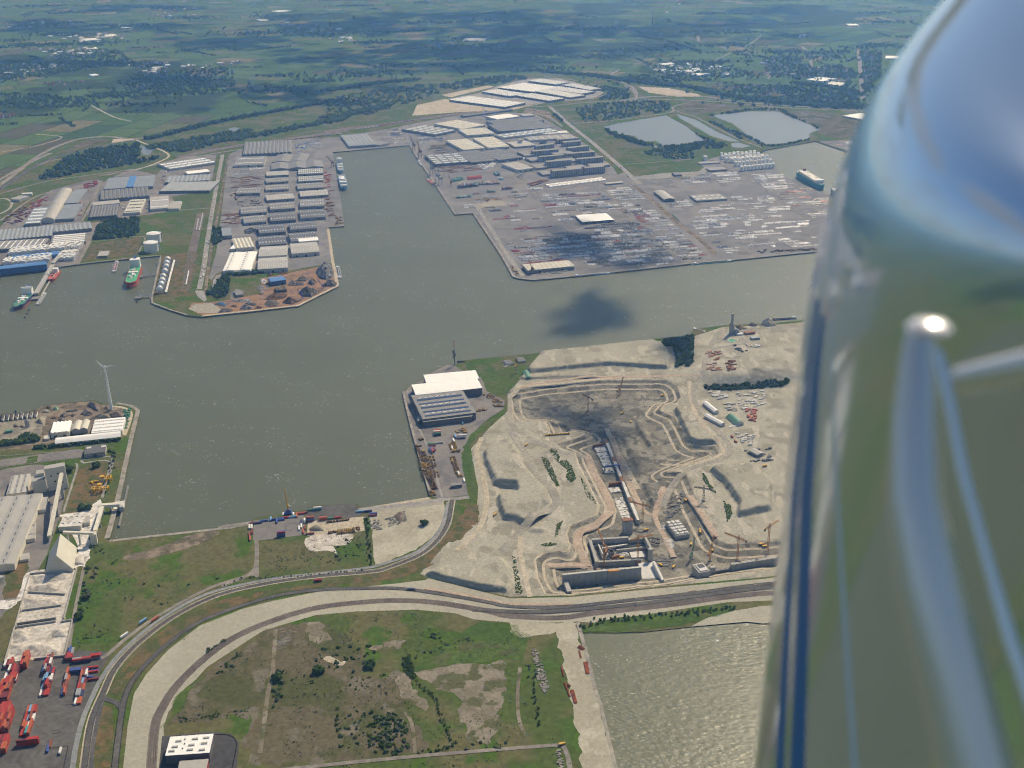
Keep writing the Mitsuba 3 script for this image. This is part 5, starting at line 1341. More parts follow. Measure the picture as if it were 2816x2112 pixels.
CARV, CARF = car_mesh()
CARSH = {c: mikit.ply((CARV, CARF), 'car_' + c, smooth=True) for c in ('white', 'silver', 'grey', 'dark', 'blue', 'red')}
CARNAME = {'dark': 'black', 'silver': 'silver grey'}
for i in order[:298]:
    p, rot, c, s = CARS[i]
    where = 'in the nearest rows of the car terminal' if p[1] > 2600 else 'parked on the plaster works or site yard'
    put('parked_car', None, None, label=f'{CARNAME.get(c, c)} car {where}', cat='car', group='cars ' + where, to_world=tw((*p, LIFT + 0.02), rot + (math.pi if i % 3 == 0 else 0)), shape=CARSH[c])
for c in CARSH:
    sel = [i for i in order[298:] if CARS[i][2] == c]
    if not sel:
        continue
    pp, rr = P[sel], np.array([CARS[i][1] + (math.pi if i % 3 == 0 else 0) + RNG.uniform(-0.05, 0.05) for i in sel])
    k, s = np.cos(rr)[:, None], np.sin(rr)[:, None]
    v = np.stack([CARV[None, :, 0] * k - CARV[None, :, 1] * s + pp[:, :1], CARV[None, :, 0] * s + CARV[None, :, 1] * k + pp[:, 1:], np.repeat(CARV[None, :, 2] + LIFT, len(pp), 0)], -1)
    f = CARF[None] + (np.arange(len(pp)) * len(CARV))[:, None, None]
    put('car_rows', (v.reshape(-1, 3), f.reshape(-1, 3)), 'car_' + c, smooth=True, kind='stuff', label=f'{CARNAME.get(c, c)} cars in the far rows of the car terminal')

# small goods, trailers and lorries
TRK = [MB().box((0, 0, 2.4), (10, 2.5, 2.8)), MB().box((6.4, 0, 1.7), (2.2, 2.4, 2.6)), MB().box((0, 0, 0.5), (12, 2.0, 0.9))]
TSH = {(i, m): mikit.ply(b.mesh(), m) for i, b in enumerate(TRK) for m in ('paint_white', 'paint_grey', 'paint_blue', 'paint_red', 'paint_orange', 'dark_steel', 'paint_yellow')}


def lorry(p, rot, body, cab, where, group):
    k = thing('lorry', f'lorry with {body} body {where}', 'lorry', group)
    w = tw(p, rot)
    put('cargo_body', None, None, parent=k, to_world=w, shape=TSH[(0, 'paint_' + body)])
    put('cab', None, None, parent=k, to_world=w, shape=TSH[(1, 'paint_' + cab)])
    put('chassis', None, None, parent=k, to_world=w, shape=TSH[(2, 'dark_steel')])


g = curve(gp('D 1438,80 1400,300 1350,600 1325,780 1296,905'), 3)
d = np.cumsum(np.r_[0, np.linalg.norm(np.diff(g, axis=0), axis=1)])
rng = np.random.default_rng(12)
for s in np.sort(rng.uniform(0.25, 1, 34)) * d[-1]:
    i = min(np.searchsorted(d, s), len(g) - 2)
    e = g[i + 1] - g[i]
    lorry((*(g[i] + np.array([e[1], -e[0]]) / np.linalg.norm(e) * rng.choice([-3.5, 3.5])), 0.4), math.atan2(e[1], e[0]), rng.choice(['white', 'white', 'white', 'grey']), rng.choice(['white', 'blue', 'red', 'grey']), 'in the line along the pier road', 'lorries along the pier road')
g = curve(gp('B 1560,830 1700,930 1900,1085 2000,1165'), 3)
for s in (60, 130, 210, 300, 380):
    e = g[s + 1] - g[s] if s + 1 < len(g) else g[-1] - g[-2]
    lorry((*(g[min(s, len(g) - 1)] + np.array([e[1], -e[0]]) / np.linalg.norm(e) * 3), 0.4), math.atan2(e[1], e[0]), rng.choice(['white', 'grey', 'red']), 'red', 'on the harbour road beside the ponds', 'lorries on the harbour road')
lorry((*gp('Q 920,1600')[0], 0.3), AL, 'white', 'white', 'parked at the bottom of the container yard', None)
lorry((*gp('M 815,893')[0], 0.7), math.radians(5), 'red', 'red', 'on the curved road, seen as a red dash', None)
lorry((*gp('M 1590,960')[0], 0.7), math.radians(175), 'grey', 'grey', 'dark on the curved road near the brick paving', None)
WAG = {m: mikit.ply(MB().box((0, 0, 1.8), (15, 2.8, 2.6)).box((0, 0, 0.5), (13, 1.6, 0.8)).mesh(), m) for m in ('paint_white', 'paint_grey', 'paint_green', 'paint_brown', 'dark_steel')}
for text, m, lab, n in (('D 1312,440 1290,555', 'paint_white', 'white tank wagon in the right row beside the pier road', 9), ('D 1284,475 1271,550', 'paint_white', 'white tank wagon in the left row beside the pier road', 6), ('D 1222,815 1204,905', 'paint_white', 'white wagon on the siding beside the spheres', 8),
                        ('F 350,450 395,490', 'paint_green', 'green wagon on the sunken siding of the car terminal', 4), ('B 190,838 330,818', 'paint_white', 'pale wagon in the marshalling yard', 6), ('B 330,815 560,780', 'paint_brown', 'brown wagon in the marshalling yard', 9), ('A 1900,905 2200,870', 'dark_steel', 'dark wagon in the marshalling yard', 10)):
    a = gp(text)
    e = a[1] - a[0]
    for i in range(n):
        put('rail_wagon', None, None, label=lab, cat='wagon', group=lab.replace('wagon', 'wagons'), to_world=tw((*(a[0] + e * (i + 0.5) / n), LIFT * 2.2), math.atan2(e[1], e[0]), (min(1.0, np.linalg.norm(e) / n / 15.6), 1, 1)), shape=WAG[m])
TENT = mikit.ply(MB().add([(-7, -4, 0), (7, -4, 0), (7, 4, 0), (-7, 4, 0), (-7, -4, 3), (7, -4, 3), (7, 4, 3), (-7, 4, 3), (-7, 0, 5), (7, 0, 5)], [[0, 1, 5, 4], [2, 3, 7, 6], [4, 5, 9, 8], [6, 7, 8, 9], [0, 4, 8, 8], [0, 8, 7, 3], [1, 9, 5, 5], [1, 2, 6, 9]]).mesh(), 'roof_white')
for text, n, rows, lab in (('B 1430,1212 1800,1165', 13, 2, 'white tent in the row in front of the silo stores'), ('B 1360,872 1560,860', 9, 2, 'white tent behind the silo stores')):
    a = gp(text)
    e = a[1] - a[0]
    for i in range(n):
        for j in range(rows):
            p = a[0] + e * (i + .5) / n + np.array([-e[1], e[0]]) / np.linalg.norm(e) * j * 26
            put('storage_tent', None, None, label=lab, cat='tent', group=lab.replace('tent', 'tents'), to_world=tw((*p, LIFT), math.atan2(e[1], e[0]), (1.05, 2.2, 1.2)), shape=TENT)
GOODS = []


def goods(text, n, m, size, seed, rot=AC, lines=False):
    rng = np.random.default_rng(seed)
    for p in spill(text, n, seed):
        GOODS.append((p, rot + rng.uniform(-0.08, 0.08), m, np.array(size) * rng.uniform(0.6, 1.3, 3)))


goods('B 960,1050 1060,1035 1100,1040 1080,1085 1010,1100', 90, 'roof_white', (9, 3.5, 3.5), 1)
goods('V 1240,290 1600,250 1660,280 1250,335', 40, 'roof_white', (9, 4, 3.5), 2)
goods('B 640,945 800,930 870,985 680,1000', 60, 'brown_earth', (28, 2, 1.6), 3)
goods('B 710,1080 920,1060 1000,1100 740,1130', 80, 'rust_earth', (30, 2, 1.6), 4)
goods('A 1500,1150 1690,1140 1690,1215 1520,1260', 55, 'rust_steel', (26, 2.2, 1.8), 5)
goods('A 1480,1250 1690,1270 1700,1340 1560,1380', 50, 'load_brown', (9, 3, 2.4), 6)
goods('D 1430,440 1550,440 1580,520 1430,500', 40, 'rust_steel', (18, 3, 2), 7)
goods('D 1590,540 1670,530 1670,570 1580,570', 30, 'dark_steel', (10, 4, 3), 8)
goods('D 2095,170 2135,170 2140,270 2100,280', 26, 'paint_orange', (12, 4, 3), 9)
goods('D 2100,290 2150,290 2155,480 2110,480', 34, 'rust_steel', (14, 3, 2), 10)
goods('E 50,465 100,460 105,515 45,518', 24, 'load_yellow', (7, 4, 3.5), 11)
goods('E 0,370 45,365 45,460 0,465', 24, 'load_brown', (12, 3, 2), 12)
goods('D 200,380 300,330 320,350 180,450', 40, 'paint_orange', (12, 2.6, 3), 13)
goods('D 60,430 200,390 160,500 20,510', 45, 'paint_maroon', (12, 2.6, 3), 14)
goods('D 520,260 620,230 640,250 560,300', 30, 'paint_red', (12, 2.6, 3), 15)
goods('D 480,360 540,370 520,460 470,440', 36, 'paint_orange', (12, 2.6, 4), 16)
goods('D 770,380 800,380 800,430 760,440', 14, 'wall_pale', (8, 3, 3), 17)
goods('D 920,360 970,340 970,410 920,420', 20, 'paint_grey', (8, 3, 3), 18)
goods('E 960,350 1110,335 1130,350 980,380', 26, 'load_yellow', (8, 3, 2.6), 19)
goods('V 1700,780 2010,700 2130,720 1780,830', 40, 'rust_steel', (14, 4, 3.5), 20)
goods('V 1600,880 2010,850 2010,900 1680,905', 30, 'roof_white', (9, 3, 3), 21)
goods('V 1430,500 1620,500 1640,690 1500,650', 40, 'paint_grey', (8, 2.6, 2.4), 22)
goods('E 1285,760 1580,738 1580,746 1290,768', 22, 'paint_red', (12, 2.6, 2.6), 23)
goods('E 1350,815 1560,800 1570,825 1360,840', 24, 'roof_pale', (9, 3, 2.4), 24)
goods('E 1190,780 1235,830 1225,845 1195,800', 16, 'load_yellow', (6, 3, 3), 25)
goods('A 1900,940 2000,920 2020,960 1920,975', 24, 'paint_light_blue', (8, 3, 3), 26)
goods('F 1010,690 1285,680 1288,668 1015,682', 26, 'load_brown', (12, 3, 3), 27)
goods('J 1330,320 1430,320 1430,480 1320,470', 40, 'rust_steel', (10, 3, 1.6), 28)
goods('J 1480,400 1560,400 1560,480 1490,480', 20, 'rust_steel', (9, 3, 3), 29)
goods('J 1550,270 1660,320 1650,345 1560,300', 10, 'dark_steel', (7, 4, 3), 30)
goods('J 1650,265 1760,262 1760,280 1660,285', 11, 'wall_pale', (3, 9, 3), 31)
goods('J 1550,660 1830,640 1800,760 1620,800 1560,700', 60, 'concrete_pale', (7, 3, 2), 32)
goods('J 1640,800 1740,780 1720,900 1660,880', 30, 'paint_orange', (6, 3, 3), 33)
goods('J 1565,980 1720,1000 1680,1090 1600,1060', 26, 'concrete_pale', (7, 2.6, 2.4), 34)
goods('J 1630,1130 1850,1110 1860,1230 1700,1230', 24, 'dark_steel', (7, 3.5, 3), 35)
goods('J 1340,650 1480,660 1500,720 1400,710', 24, 'concrete_pale', (9, 3, 2.6), 36)
goods('J 1460,730 1550,740 1560,810 1490,800', 20, 'roof_pale', (10, 3, 2.6), 37)
goods('X 1540,540 1640,540 1680,660 1540,640', 40, 'concrete_pale', (4, 1, 0.8), 38)
goods('X 1590,780 1700,780 1760,940 1650,900', 60, 'concrete_pale', (4, 1, 1), 39)
goods('X 1300,770 1500,760 1510,900 1310,900', 70, 'dark_steel', (5, 2, 1.4), 40)
goods('X 1430,1060 1680,1050 1640,1200 1440,1200', 60, 'concrete_dark', (6, 1.6, 1.2), 41)
goods('X 700,960 1040,930 1050,1000 700,1050', 60, 'concrete_pale', (5, 1.6, 1.6), 42)
goods('X 640,1060 1060,1060 1060,1200 680,1220', 60, 'concrete_dark', (6, 1.6, 2), 43)
goods('X 0,1350 460,1340 460,1380 20,1400', 40, 'brown_earth', (3, 1.5, 1.2), 44)
goods('X 280,1100 430,1090 500,1250 300,1260', 20, 'concrete_pale', (3, 1.5, 1.4), 45)
goods('X 570,1240 900,1230 900,1260 590,1270', 40, 'dark_steel', (4, 2, 1.6), 46)
goods('X 540,1200 1340,1150 1380,1210 600,1240', 40, 'concrete_pale', (4, 1.4, 1.4), 47)
goods('M 1240,400 1330,380 1340,470 1270,470', 30, 'concrete_dark', (4, 2, 1.4), 48)
goods('M 1380,380 1540,310 1540,400 1400,450', 60, 'concrete_dark', (4, 2, 1.6), 49)
goods('N 200,520 190,690 240,690 330,540', 30, 'quay_stone', (14, 0.5, 0.4), 50, AC)
goods('O 180,680 230,690 330,990 290,1060 240,960', 140, 'quay_stone', (3.4, 1.6, 1.2), 51, AC)
goods('O 390,1520 435,1510 445,1700 395,1700', 40, 'quay_stone', (3.4, 1.6, 1.2), 52, AC)
goods('Z 1890,240 1990,240 1930,560 1870,540', 46, 'paint_green', (4, 3, 2.6), 53)
goods('U 820,480 1000,470 1000,540 830,570', 60, 'steel', (4, 1.5, 1.5), 54)
goods('U 860,380 970,370 980,450 870,450', 24, 'roof_white', (4, 2, 2), 55)
goods('I 1120,160 1180,150 1200,210 1150,220', 14, 'wall_pale', (8, 2, 1.5), 56)
goods('S 800,640 930,400 1080,400 1110,640 900,660', 30, 'dark_steel', (10, 3, 2), 57)
goods('B 1010,700 1090,740 1060,770 990,770', 24, 'paint_grey', (10, 3, 3), 58)
goods('F 900,680 920,670 1050,690 900,700', 8, 'dark_steel', (8, 3, 3), 59)
goods('K 1320,440 1420,430 1420,560 1280,640', 70, 'concrete_dark', (5, 2, 1.6), 60)
goods('Z 900,460 1080,450 1060,600 920,640', 18, 'concrete_dark', (4, 2, 2), 61)
goods('I 735,730 830,690 840,740 760,760', 26, 'load_yellow', (4, 2, 2), 62)
GM = {'roof_white': 'white goods', 'roof_pale': 'pale goods', 'wall_pale': 'pale trailers', 'concrete_pale': 'pale concrete pieces', 'concrete_dark': 'dark concrete pieces', 'brown_earth': 'brown planks', 'rust_earth': 'rusty bars', 'rust_steel': 'rusty steel', 'load_brown': 'brown goods', 'load_yellow': 'yellow goods', 'dark_steel': 'dark machinery parts',
      'paint_orange': 'orange goods', 'paint_maroon': 'dark red goods', 'paint_red': 'red goods', 'paint_grey': 'grey goods', 'paint_light_blue': 'light blue goods', 'quay_stone': 'stone pieces', 'paint_green': 'green bins', 'steel': 'steel scrap pieces'}
bym = {}
for p, rot, m, s in GOODS:
    z = float(H(p[0], p[1])) if shapely.contains_xy(HF, p[0], p[1]) else LIFT
    bym.setdefault(m, MB()).box((p[0], p[1], z + s[2] / 2), s, rot)
for m, b in bym.items():
    put('scattered_goods', b, m, kind='stuff', label=f'{GM[m]} strewn over the yards')

# ---------------------------------------------------------------- tanks
TANK = {}


def tank(text, r, h, label, group, dome=0.12, m='white_paint', cat='tank', cone=False):
    k = thing('storage_tank', label, cat, group)
    p = at(text)
    key = (r, h, dome)
    if key not in TANK:
        sh = mikit.ply(MB().lathe([(r, 0), (r, h)], sides=24).mesh(), m, smooth=30)
        rf = mikit.ply(MB().lathe([(r + .3, h), (r * .8, h + dome * r * .5), (r * .45, h + dome * r * .85), (0, h + dome * r)], sides=24).mesh(), m, smooth=30)
        TANK[key] = sh, rf
    put('shell', None, None, parent=k, to_world=tw(p), shape=TANK[key][0])
    put('roof', None, None, parent=k, to_world=tw(p), shape=TANK[key][1])
    return k, p


for t, lab in (('D 1000,622', 'rear white gas tank with domed roof on the grass'), ('D 982,682', 'front white gas tank with domed roof beside the jetty')):
    k, p = tank(t, 22.5, 28, lab, None, 0.18)
    put('stair_tower', MB().box(p + [23.8, 6, 15], (2.6, 2.6, 31)), 'steel', parent=k)
    put('top_walkway', MB().box(p + [12, 3, 31.5], (26, 1.2, 1.2), 0.2), 'steel', parent=k)
for i, (x, y) in enumerate(((1088, 762), (1083, 787), (1078, 810), (1070, 840), (1060, 874), (1053, 900), (1047, 925), (1037, 954))):
    k = thing('gas_sphere', 'white gas sphere, %s in the row of eight beside the water' % ('first from the far end', 'second from the far end', 'third from the far end', 'fourth from the far end', 'fourth from the near end', 'third from the near end', 'second from the near end', 'nearest')[i], 'gas sphere', 'white gas spheres in a row')
    p = at(f'D {x},{y}')
    put('ball', MB().lathe([(9.3 * math.sin(a), 12 - 9.3 * math.cos(a)) for a in np.linspace(0, math.pi, 13)], p, 24), 'white_paint', smooth=True, parent=k)
    for j in range(8):
        a = j * math.pi / 4
        put('leg', MB().tube(p + [8.6 * math.cos(a), 8.6 * math.sin(a), 0], p + [8.8 * math.cos(a), 8.8 * math.sin(a), 11], 0.5), 'white_paint', parent=k)
    put('stair', MB().box(p + [11, 0, 8], (2, 2, 16)), 'steel', parent=k)
k = thing('pipe_rack', 'long pale pipe rack beside the gas spheres', 'pipe rack')
a = gp('D 1130,750 1075,960')
e = a[1] - a[0]
for s in (-2, 0, 2):
    q = np.array([e[1], -e[0]]) / np.linalg.norm(e) * s
    put('pipe', MB().tube((*(a[0] + q), 5), (*(a[1] + q), 5), 0.8), 'white_paint', parent=k)
for f in np.linspace(0, 1, 9):
    put('trestle', MB().box((*(a[0] + e * f), 2.4), (6, 1, 4.8), AC), 'steel', parent=k)
n = 0
for row, (x0, y0, x1, y1, m) in enumerate(((797, 1106, 1000, 1086, 10), (760, 1075, 985, 1055, 10), (735, 1052, 960, 1034, 10), (700, 1048, 930, 1026, 10), (672, 1030, 905, 1012, 10), (668, 1018, 880, 1002, 9))):
    for j in range(m):
        f = j / (m - 1)
        tank(f'C {x0 + (x1 - x0) * f},{y0 + (y1 - y0) * f}', 6.2, 16 + (3 if row == 0 else (row * 7 + j * 5) % 4), 'white tank standing in the tank field beside the car carrier', 'white tanks of the tank field')
tank('C 562,1036', 8.5, 17, 'single white tank apart on the meadow side of the tank field', None)
for q, (x0, y0, x1, y1, x2, y2, m, r) in enumerate(((70, 700, 150, 690, 110, 650, 3, 1), (220, 700, 370, 685, 250, 640, 5, 1), (430, 690, 600, 670, 480, 610, 6, 1), (650, 660, 740, 650, 690, 590, 3, 1), (150, 560, 290, 545, 200, 500, 5, 1), (330, 540, 480, 525, 380, 485, 5, 1), (520, 520, 680, 505, 560, 465, 5, 1), (750, 495, 920, 480, 790, 440, 5, 1), (900, 640, 1120, 625, 940, 560, 6, 1), (970, 470, 1190, 455, 1040, 410, 4, 1))):
    for j in range(m):
        for i in range(4):
            x, y = x0 + (x1 - x0) * j / max(1, m - 1) + (x2 - x0) * i / 3, y0 + (y1 - y0) * j / max(1, m - 1) + (y2 - y0) * i / 3
            tank(f'S {x},{y + 12}', 4.6, 11 + (i * 3 + j * 2) % 4, 'small white silo in the clusters beside the blue roofs', 'small white silos')

# ---------------------------------------------------------------- ships and jetties
def outline(L, B, bow=0.16, stern=0.06, sharp=1.0):
    """Half-breadths of a hull from stern (0) to bow (L)."""
    xs = np.array([0, stern * .4, stern, .3, 1 - bow, 1 - bow * .6, 1 - bow * .25, 1.0]) * L
    ys = np.array([.36, .46, .5, .5, .5, .44, .26, .02 / sharp]) * B
    return xs, ys


def hull(L, B, z0, z1, flare=1.0, bow=0.16, sheer=0.0):
    xs, ys = outline(L, B, bow)
    b = MB()
    n = len(xs)
    rings = []
    for z, k in ((z0, 0.86), (z0 + (z1 - z0) * .35, 0.98), (z1, flare)):
        up = np.where(z == z1, sheer * np.clip((xs / L - .7) / .3, 0, 1) ** 2, 0)
        sh = (xs / L) * (L * 0.02) * (1 if z == z1 else 0)
        rings.append(np.vstack([np.column_stack([xs + sh, ys * k, z + up]), np.column_stack([xs + sh, -ys * k, z + up])[::-1]]))
    v = np.vstack(rings)
    m = 2 * n
    b.add(v, [[r * m + i, r * m + (i + 1) % m, (r + 1) * m + (i + 1) % m, (r + 1) * m + i] for r in (0, 1) for i in range(m)])
    b.add(rings[2], [[i, i + 1, m - 2 - i, m - 1 - i] for i in range(n - 1)])
    return b


def moved(b, p, rot):
    v, f = b.mesh()
    k, s = math.cos(rot), math.sin(rot)
    return np.column_stack([v[:, 0] * k - v[:, 1] * s + p[0], v[:, 0] * s + v[:, 1] * k + p[1], v[:, 2] + p[2]]), f


def ship(name, label, cat, stern, bow, B, deck, hull_m, deck_m, items, boot=None, sheer=3.0, bowf=.16):
    """stern, bow: survey pixels at the water; items: (part, x share, y share, z, length, breadth, height, material) in ship axes."""
    a, b = gp(stern + ' ' + bow, WL)
    L, rot = np.linalg.norm(b - a), math.atan2(*(b - a)[::-1])
    p = (a[0], a[1], WL)
    k = thing(name, label, cat)
    put('hull', moved(hull(L, B, -1, deck, 1.02, bowf, sheer), p, rot), hull_m, parent=k)
    if boot:
        put('waterline_band', moved(hull(L * 1.002, B * 1.012, -1, deck * .35, 1.0, bowf), p, rot), boot, parent=k)
    xs, ys = outline(L * .985, B * .93, bowf)
    d = MB()
    dv = np.vstack([np.column_stack([xs + L * .01, ys, np.full(8, deck + .25) + sheer * np.clip((xs / L - .7) / .3, 0, 1) ** 2]), np.column_stack([xs + L * .01, -ys, np.full(8, deck + .25) + sheer * np.clip((xs / L - .7) / .3, 0, 1) ** 2])[::-1]])
    d.add(dv, [[i, i + 1, 14 - i, 15 - i] for i in range(7)])
    put('deck', moved(d, p, rot), deck_m, parent=k)
    for part, x, y, z, l, w, h, m in items:
        q = MB()
        if part in ('mast', 'funnel_pipe', 'pipe_tower'):
            q.tube((x * L, y * B, deck + z), (x * L, y * B, deck + z + h), w / 2, w / 3)
        elif part in ('deck_pipe', 'crane_boom'):
            q.tube((x * L, y * B, deck + z), (x * L + l, y * B, deck + z + h), w / 2)
        elif part == 'deck_tank':
            q.lathe([(w / 2 * math.sin(t), h / 2 - h / 2 * math.cos(t)) for t in np.linspace(0, math.pi, 9)], (x * L, y * B, deck + z), 12)
        else:
            q.box((x * L, y * B, deck + z + h / 2), (l, w, h))
        put(part, moved(q, p, rot), m, parent=k)
    return k


clad('deck_green', (0.07, 0.36, 0.18), 0.4, 3)
GT = [('bridge_house', .09, 0, 0, 22, 26, 22, 'white_paint'), ('bridge_wing', .13, 0, 19, 6, 32, 3, 'white_paint'), ('funnel', .035, 0, 0, 10, 8, 28, 'paint_blue'), ('mast', .12, 0, 22, 1, 1.2, 12, 'white_paint'), ('mast', .9, 0, 2, 1, 1.4, 14, 'white_paint')]
GT += [('deck_pipe', .2, y, 2.2, 130, 1.4, 0, 'paint_grey' if i % 2 else 'deck_green') for i, y in enumerate((-.22, -.1, 0, .08, .2))] + [('manifold', .48, 0, 1, 10, 26, 4, 'roof_white'), ('deck_house', .62, .1, 0, 12, 9, 6, 'roof_white'), ('deck_tank', .36, -.2, 0, 0, 8, 7, 'roof_white'), ('deck_tank', .7, -.22, 0, 0, 8, 7, 'roof_white'), ('crane_boom', .5, .3, 3, 14, 1.2, 6, 'roof_cream'), ('walkway', .53, 0, 3, 110, 2.2, 1, 'roof_cream')]
ship('gas_carrier', 'green decked gas carrier with white bridge moored at the sphere jetty', 'ship', 'D 888,800', 'D 846,926', 33, 15, 'paint_red', 'deck_green', GT, 'paint_orange')
ship('tanker', 'dark green decked tanker at the end of the long covered jetty', 'ship', 'S 455,1190', 'S 262,1395', 30, 11, 'paint_navy', 'paint_green', [(a, x, y, z, l * .8, w, h * .8, m) for a, x, y, z, l, w, h, m in GT], 'paint_red')
ship('red_supply_ship', 'red ship with white bridge moored in the shelter of the long jetty', 'ship', 'S 880,830', 'S 770,975', 20, 7, 'paint_red', 'paint_orange', [('bridge_house', .2, 0, 0, 14, 14, 13, 'white_paint'), ('mast', .2, 0, 13, 1, 1, 10, 'white_paint'), ('deck_house', .55, 0, 0, 12, 9, 4, 'paint_orange'), ('deck_pipe', .35, .2, 3, 40, 1.4, 0, 'roof_white')])


def barge(label, stern, bow, B, hold_m, hull_m='paint_grey', house_m='white_paint', house=.1, name='barge'):
    L = np.linalg.norm(np.diff(gp(stern + ' ' + bow, WL), axis=0))
    ship(name, label, 'barge', stern, bow, B, 2.6, hull_m, 'steel', [('hold', .52, 0, .2, L * .66, B * .72, 1.6, hold_m), ('wheelhouse', house, 0, 0, 7, B * .6, 3.4, house_m), ('fore_hatch', .92, 0, .5, 5, B * .4, 1.2, house_m), ('coaming', .52, 0, 1.8, L * .6, B * .2, .8, 'roof_pale')], None, .8, .08)


barge('pale barge alongside the outer end of the long jetty', 'S 685,1150', 'S 570,1325', 11, 'roof_steel')
barge('white topped barge tied to the quay below the dry field', 'S 1780,665', 'S 1730,825', 12, 'paint_maroon')
barge('white and grey barge alongside the scrap quay', 'U 2035,190', 'U 2070,360', 11, 'opening', 'white_paint')
barge('light blue barge along the terminal quay', 'E 1590,852', 'E 1838,828', 11, 'roof_steel', 'paint_light_blue')
barge('long dark barge at the far terminal quay', 'F 470,772', 'F 742,748', 12, 'opening', 'paint_teal')
barge('dark barge with white wheelhouse beside the sand heap', 'a 1840,262', 'a 1262,300', 11, 'opening', 'paint_navy')
barge('small barge at the building site bank', 'J 1215,142', 'J 1310,165', 9, 'brown_earth', 'dark_steel')
barge('small dark boat beside the harbour crane quay', 'B 590,1045', 'B 612,1075', 11, 'paint_grey', 'paint_navy')
barge('red and white pontoon under the harbour cranes', 'B 650,1165', 'B 690,1195', 16, 'paint_red', 'paint_red')
SH = [('bridge_house', .1, 0, 0, 16, 20, 18, 'white_paint'), ('mast', .1, 0, 18, 1, 1.4, 10, 'white_paint'), ('mast', .35, .2, 0, 1, 1.6, 26, 'steel'), ('mast', .35, -.2, 0, 1, 1.6, 26, 'steel'), ('hatch_cover', .34, .22, .2, 16, 9, 3, 'roof_white'), ('hatch_cover', .34, -.22, .2, 16, 9, 3, 'roof_white'), ('hatch_cover', .62, .22, .2, 20, 9, 3, 'roof_cream'), ('hatch_cover', .62, -.22, .2, 20, 9, 3, 'roof_cream'), ('crane_boom', .4, .4, 8, 18, 1.2, 14, 'steel')]
ship('cargo_ship', 'pale blue cargo ship with cream hatches, inner one at the dock quay', 'ship', 'W 590,560', 'W 640,850', 24, 10, 'paint_light_blue', 'roof_steel', SH)
ship('cargo_ship', 'white and blue ship with broad stern, outer one at the dock quay', 'ship', 'W 660,1000', 'W 745,1370', 27, 14, 'paint_light_blue', 'roof_steel', [('bridge_house', .75, 0, 0, 14, 24, 9, 'white_paint'), ('superstructure', .35, .05, 0, 55, 12, 5, 'white_paint'), ('deck_house', .3, -.32, 0, 40, 5, 3, 'roof_white'), ('lifeboat', .5, .42, 1, 8, 3, 3, 'roof_white'), ('bow_block', .9, 0, 0, 10, 18, 4, 'roof_white'), ('mast', .75, 0, 9, 1, 1.4, 9, 'white_paint')], None, 3, .1)
ship('car_carrier', 'long high sided car carrier with dark green hull and white top', 'ship', 'F 1172,200', 'F 1316,290', 32, 20, 'paint_teal', 'roof_white', [('upper_deck', .5, 0, 0, 185, 30, 9, 'wall_cream'), ('bridge_house', .9, 0, 9, 14, 30, 5, 'white_paint'), ('funnel', .14, .2, 9, 10, 8, 8, 'paint_maroon'), ('vent_house', .3, .25, 9, 12, 4, 2.4, 'roof_cream'), ('vent_house', .5, -.25, 9, 12, 4, 2.4, 'roof_cream'), ('vent_house', .65, .25, 9, 12, 4, 2.4, 'roof_cream')], None, 2, .1)
ship('car_carrier', 'dark stern of a second ship half hidden by the aircraft', 'ship', 'F 1395,310', 'F 1560,430', 30, 20, 'paint_navy', 'roof_white', [('upper_deck', .5, 0, 0, 150, 28, 8, 'wall_cream')])
# covered jetty on the left
k = thing('covered_jetty', 'long grey covered conveyor jetty running out from the blue shed', 'jetty')
a = gp('S 800,700 535,1150', 9)
e = (a[1] - a[0]) / np.linalg.norm(a[1] - a[0])
L, rot = np.linalg.norm(a[1] - a[0]), math.atan2(e[1], e[0])
for f0, f1 in ((0, .36), (.38, .98)):
    q = a[0] + e * L * (f0 + f1) / 2
    put('gallery', MB().box((*q, 6.5), (L * (f1 - f0), 12, 5), rot), 'roof_pale', parent=k)
put('walkway', MB().box((*(a[0] + e * L * .72 + np.array([e[1], -e[0]]) * -14), 0.5), (L * .55, 4, 1), rot), 'concrete', parent=k)
for f in np.linspace(.05, .97, 12):
    put('pile', MB().tube((*(a[0] + e * L * f), -8), (*(a[0] + e * L * f), 4), 1.6), 'concrete_dark', parent=k)
put('head_platform', MB().box((*(a[1] + e * 10), -0.5), (26, 26, 3), rot), 'concrete_dark', parent=k)
k = thing('land_gallery', 'inclined grey gallery between the blue roofs', 'gallery')
a = gp('S 935,530 800,690', 10)
put('gallery', MB().box((*(a.mean(0)), 10), (np.linalg.norm(a[1] - a[0]), 9, 5), math.atan2(*(a[1] - a[0])[::-1])), 'roof_pale', parent=k)
for f in (.1, .5, .9):
    put('trestle', MB().box((*(a[0] + (a[1] - a[0]) * f), 4), (2, 7, 8), math.atan2(*(a[1] - a[0])[::-1])), 'steel', parent=k)
for lab, t in (('upper pipe jetty from the sphere quay to the gas carrier', 'D 1020,838 908,850'), ('lower pipe jetty ending in a small platform', 'D 985,978 895,985')):
    k = thing('pipe_jetty', lab, 'jetty')
    a = gp(t)
    e = a[1] - a[0]
    rot = math.atan2(e[1], e[0])
    put('walkway', MB().box((*a.mean(0), 1), (np.linalg.norm(e), 4, 0.8), rot), 'concrete_dark', parent=k)
    put('pipe', MB().tube((*(a[0] + [0, 5]), 2.5), (*(a[1] + [0, 5]), 2.5), 0.6), 'steel', parent=k)
    put('platform', MB().box((*a[1], 1.2), (16, 22, 1.6), rot), 'concrete_dark', parent=k)
    put('loading_arm', MB().tube((*a[1], 2), (*(a[1] + [-2, 3]), 16), 0.8), 'steel', parent=k)
    for f in np.linspace(.1, .95, 6):
        put('pile', MB().tube((*(a[0] + e * f), -8), (*(a[0] + e * f), 1), 0.9), 'concrete_dark', parent=k)
